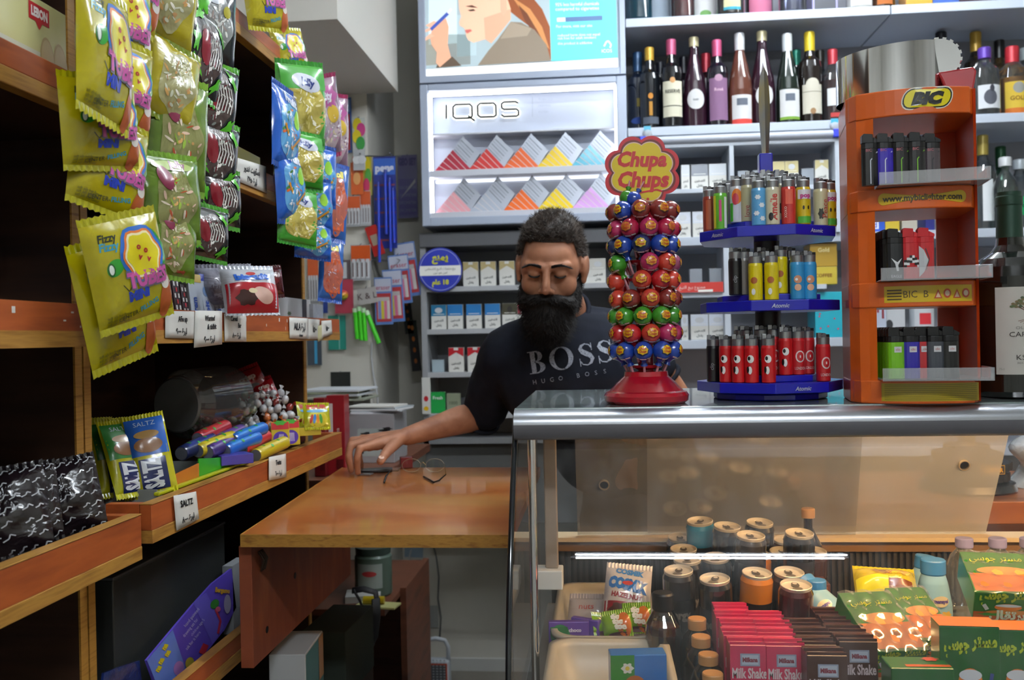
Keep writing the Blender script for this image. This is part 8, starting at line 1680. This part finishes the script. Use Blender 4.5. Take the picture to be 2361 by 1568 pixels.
def geo(mb, s, w, h):
    f = lambda u, v, o: s(u/w, v/h, o)
    mb.text(f, 'GEO SET', 0, h*.84, h*.11, PL('#3a3070'), .0012, bold=.07, maxw=w*.9); R_(mb, s, -.46, .05, .46, .62, '#5a5490'); [mb.text(f, 'DECIMETER', 0, h*(.1+.12*k), h*.05, PL('#8a88b0'), .0014, maxw=w*.85) for k in range(4)]; mb.poly(f, [(-w*.4, h*.3), (w*.4, h*.62), (w*.4, h*.56)], PL('#c0c0c8'), .0018)
card('violet geometry ruler set on the wall beside the lit cabinet', 916, 964, 358, 502, 3.70, '#6a6494', geo, 'ruler set')
card('pink card with a rainbow ball', 771, 815, 645, 722, YC-.03, '#a83a4c', None)
c_ = PY(791, 680, YC-.05); mb = MB(); r_ = .0185; T = Matrix.Identity(4)
vs = [(r_*sin(pi*j/14)*cos(2*pi*i/20), r_*sin(pi*j/14)*sin(2*pi*i/20), r_*cos(pi*j/14)) for j in range(15) for i in range(20)]
for j in range(14): mb.add(vs, [(j*20+i, (j+1)*20+i, (j+1)*20+(i+1) % 20, j*20+(i+1) % 20) for i in range(20)], PL(['#b82a6a', '#c23a4a', '#c8602a', '#c9902a', '#b8a82a', '#7aa82a', '#4a9a3a'][j//2]), True)
mb.line(lambda u, v, o: (u, -sqrt(r_*r_-u*u-v*v)-o, v), [(-.006, -.006), (-.002, -.009), (.004, -.008), (.008, -.004)], .0016, INK); mb.build('ball', loc=tuple(c_), label='small rainbow ball with a smile on the pink card', cat='ball')
card('clear pouch with silver glints above the rainbow ball', 776, 808, 600, 652, YC-.02, '#5a5054', lambda mb, s, w, h: R_(mb, s, -.1, .2, .25, .9, '#b8bcc0'))
def era(mb, s, w, h):
    R_(mb, s, -.46, .70, .46, .97, '#b0b4c4'); R_(mb, s, -.42, .06, .42, .66, '#a8383c'); R_(mb, s, -.34, .12, .34, .58, '#b0aaa8', .001); [R_(mb, s, -.30+.17*k, .12, -.16+.17*k, .5, ('#7a84c0', '#c9b83a', '#c86a8a', '#c8c4c0')[k], .0016) for k in range(4)]; mb.text(lambda u, v, o: s(u/w, v/h, o), 'eraser', 0, h*.74, h*.10, PL('#a8283a'), .0014, maxw=w*.8)
for i, (x0, x1, y0, y1, Y) in enumerate([(905, 957, 560, 684, 3.31), (893, 942, 588, 700, 3.29), (880, 928, 622, 742, 3.27), (862, 905, 640, 748, 3.25)]): card('red framed eraser card, %s from the right of the fan' % ORD[i], x0, x1, y0, y1, Y, '#5a78b0', era, roll=R(-7+2*i))
card('white printed header card sticking out over the eraser cards', 822, 866, 664, 700, 3.23, '#a8a4a0', lambda mb, s, w, h: mb.text(lambda u, v, o: s(u/w, v/h, o), 'K & L', 0, h*.3, h*.4, PL('#4a3a3a'), .001), roll=R(-8))
for i, (x0, y0, x1, y1) in enumerate([(818, 712, 824, 782), (828, 708, 834, 785), (838, 712, 843, 786), (845, 718, 874, 792)]):
    a, b = PY(x0, y0, YC-.04), PY(x1, y1, YC-.04); mb = MB(); mb.cyl((0, 0, 0), tuple(b-a), .008, M('#3fc01c', .35), n=12); mb.cyl(tuple((b-a)*-.02), tuple((b-a)*.12), .0085, PL('#b8dcb0'), n=12); mb.build('highlighter_pen', loc=tuple(a), label='bright green marker hanging at the column, %s from the left' % ORD[i], cat='marker', group='bright green markers')
card('teal card below the shelf end', 756, 798, 728, 806, 3.285, '#1f8a7a', lambda mb, s, w, h: R_(mb, s, .1, 0, .16, 1, '#8ac0b4')); card('dark card with a blue toothbrush under the shelf end', 708, 742, 770, 842, 3.285, '#3a4450', lambda mb, s, w, h: R_(mb, s, .0, .05, .2, .9, '#3a9ac8'))
for i, (x0, x1, y0, y1) in enumerate([(926, 948, 690, 770), (938, 962, 740, 856)]): card('black card with small orange figures, %s' % ['upper', 'lower'][i], x0, x1, y0, y1, 3.60, '#121216', lambda mb, s, w, h: [mb.ell(lambda u, v, o: s(u/w, v/h, o), 0, h*(.2+.22*k), w*.16, h*.05, PL('#a85a1c'), .001) for k in range(4)], roll=R(-5))
card('small dark framed notice on the wall over the magazines', 762, 808, 858, 892, 3.2965, '#1f2422', None, 'notice', 'notice')
for nm, x0, x1, y, Y in [('steel rail carrying the blue pen card beside the column', 838, 925, 360, 3.297), ('steel rail carrying the eraser cards beside the column', 838, 945, 600, 3.297)]:
    a, b = PY(x0, y, Y), PY(x1, y, Y); mb = MB(); mb.cyl((0, 0, 0), tuple(b-a), .0025, STEEL, n=8); mb.cyl((0, 0, 0), (0, -.06, 0), .002, STEEL, n=8); mb.cyl(tuple((b-a)*.8), tuple((b-a)*.8+Vector((0, -.06, 0))), .002, STEEL, n=8); mb.build('hanging_rail', loc=tuple(a), label=nm, cat='rail')
# pipe stub and marks on the column
mb = MB(); mb.tube([PY(822, -20, 3.28), PY(824, 30, 3.28), PY(823, 84, 3.28)], .004, M('#4a463c', .7), n=6); mb.build('old_cable', label='short dark cable running down the corner of the column', cat='cable')
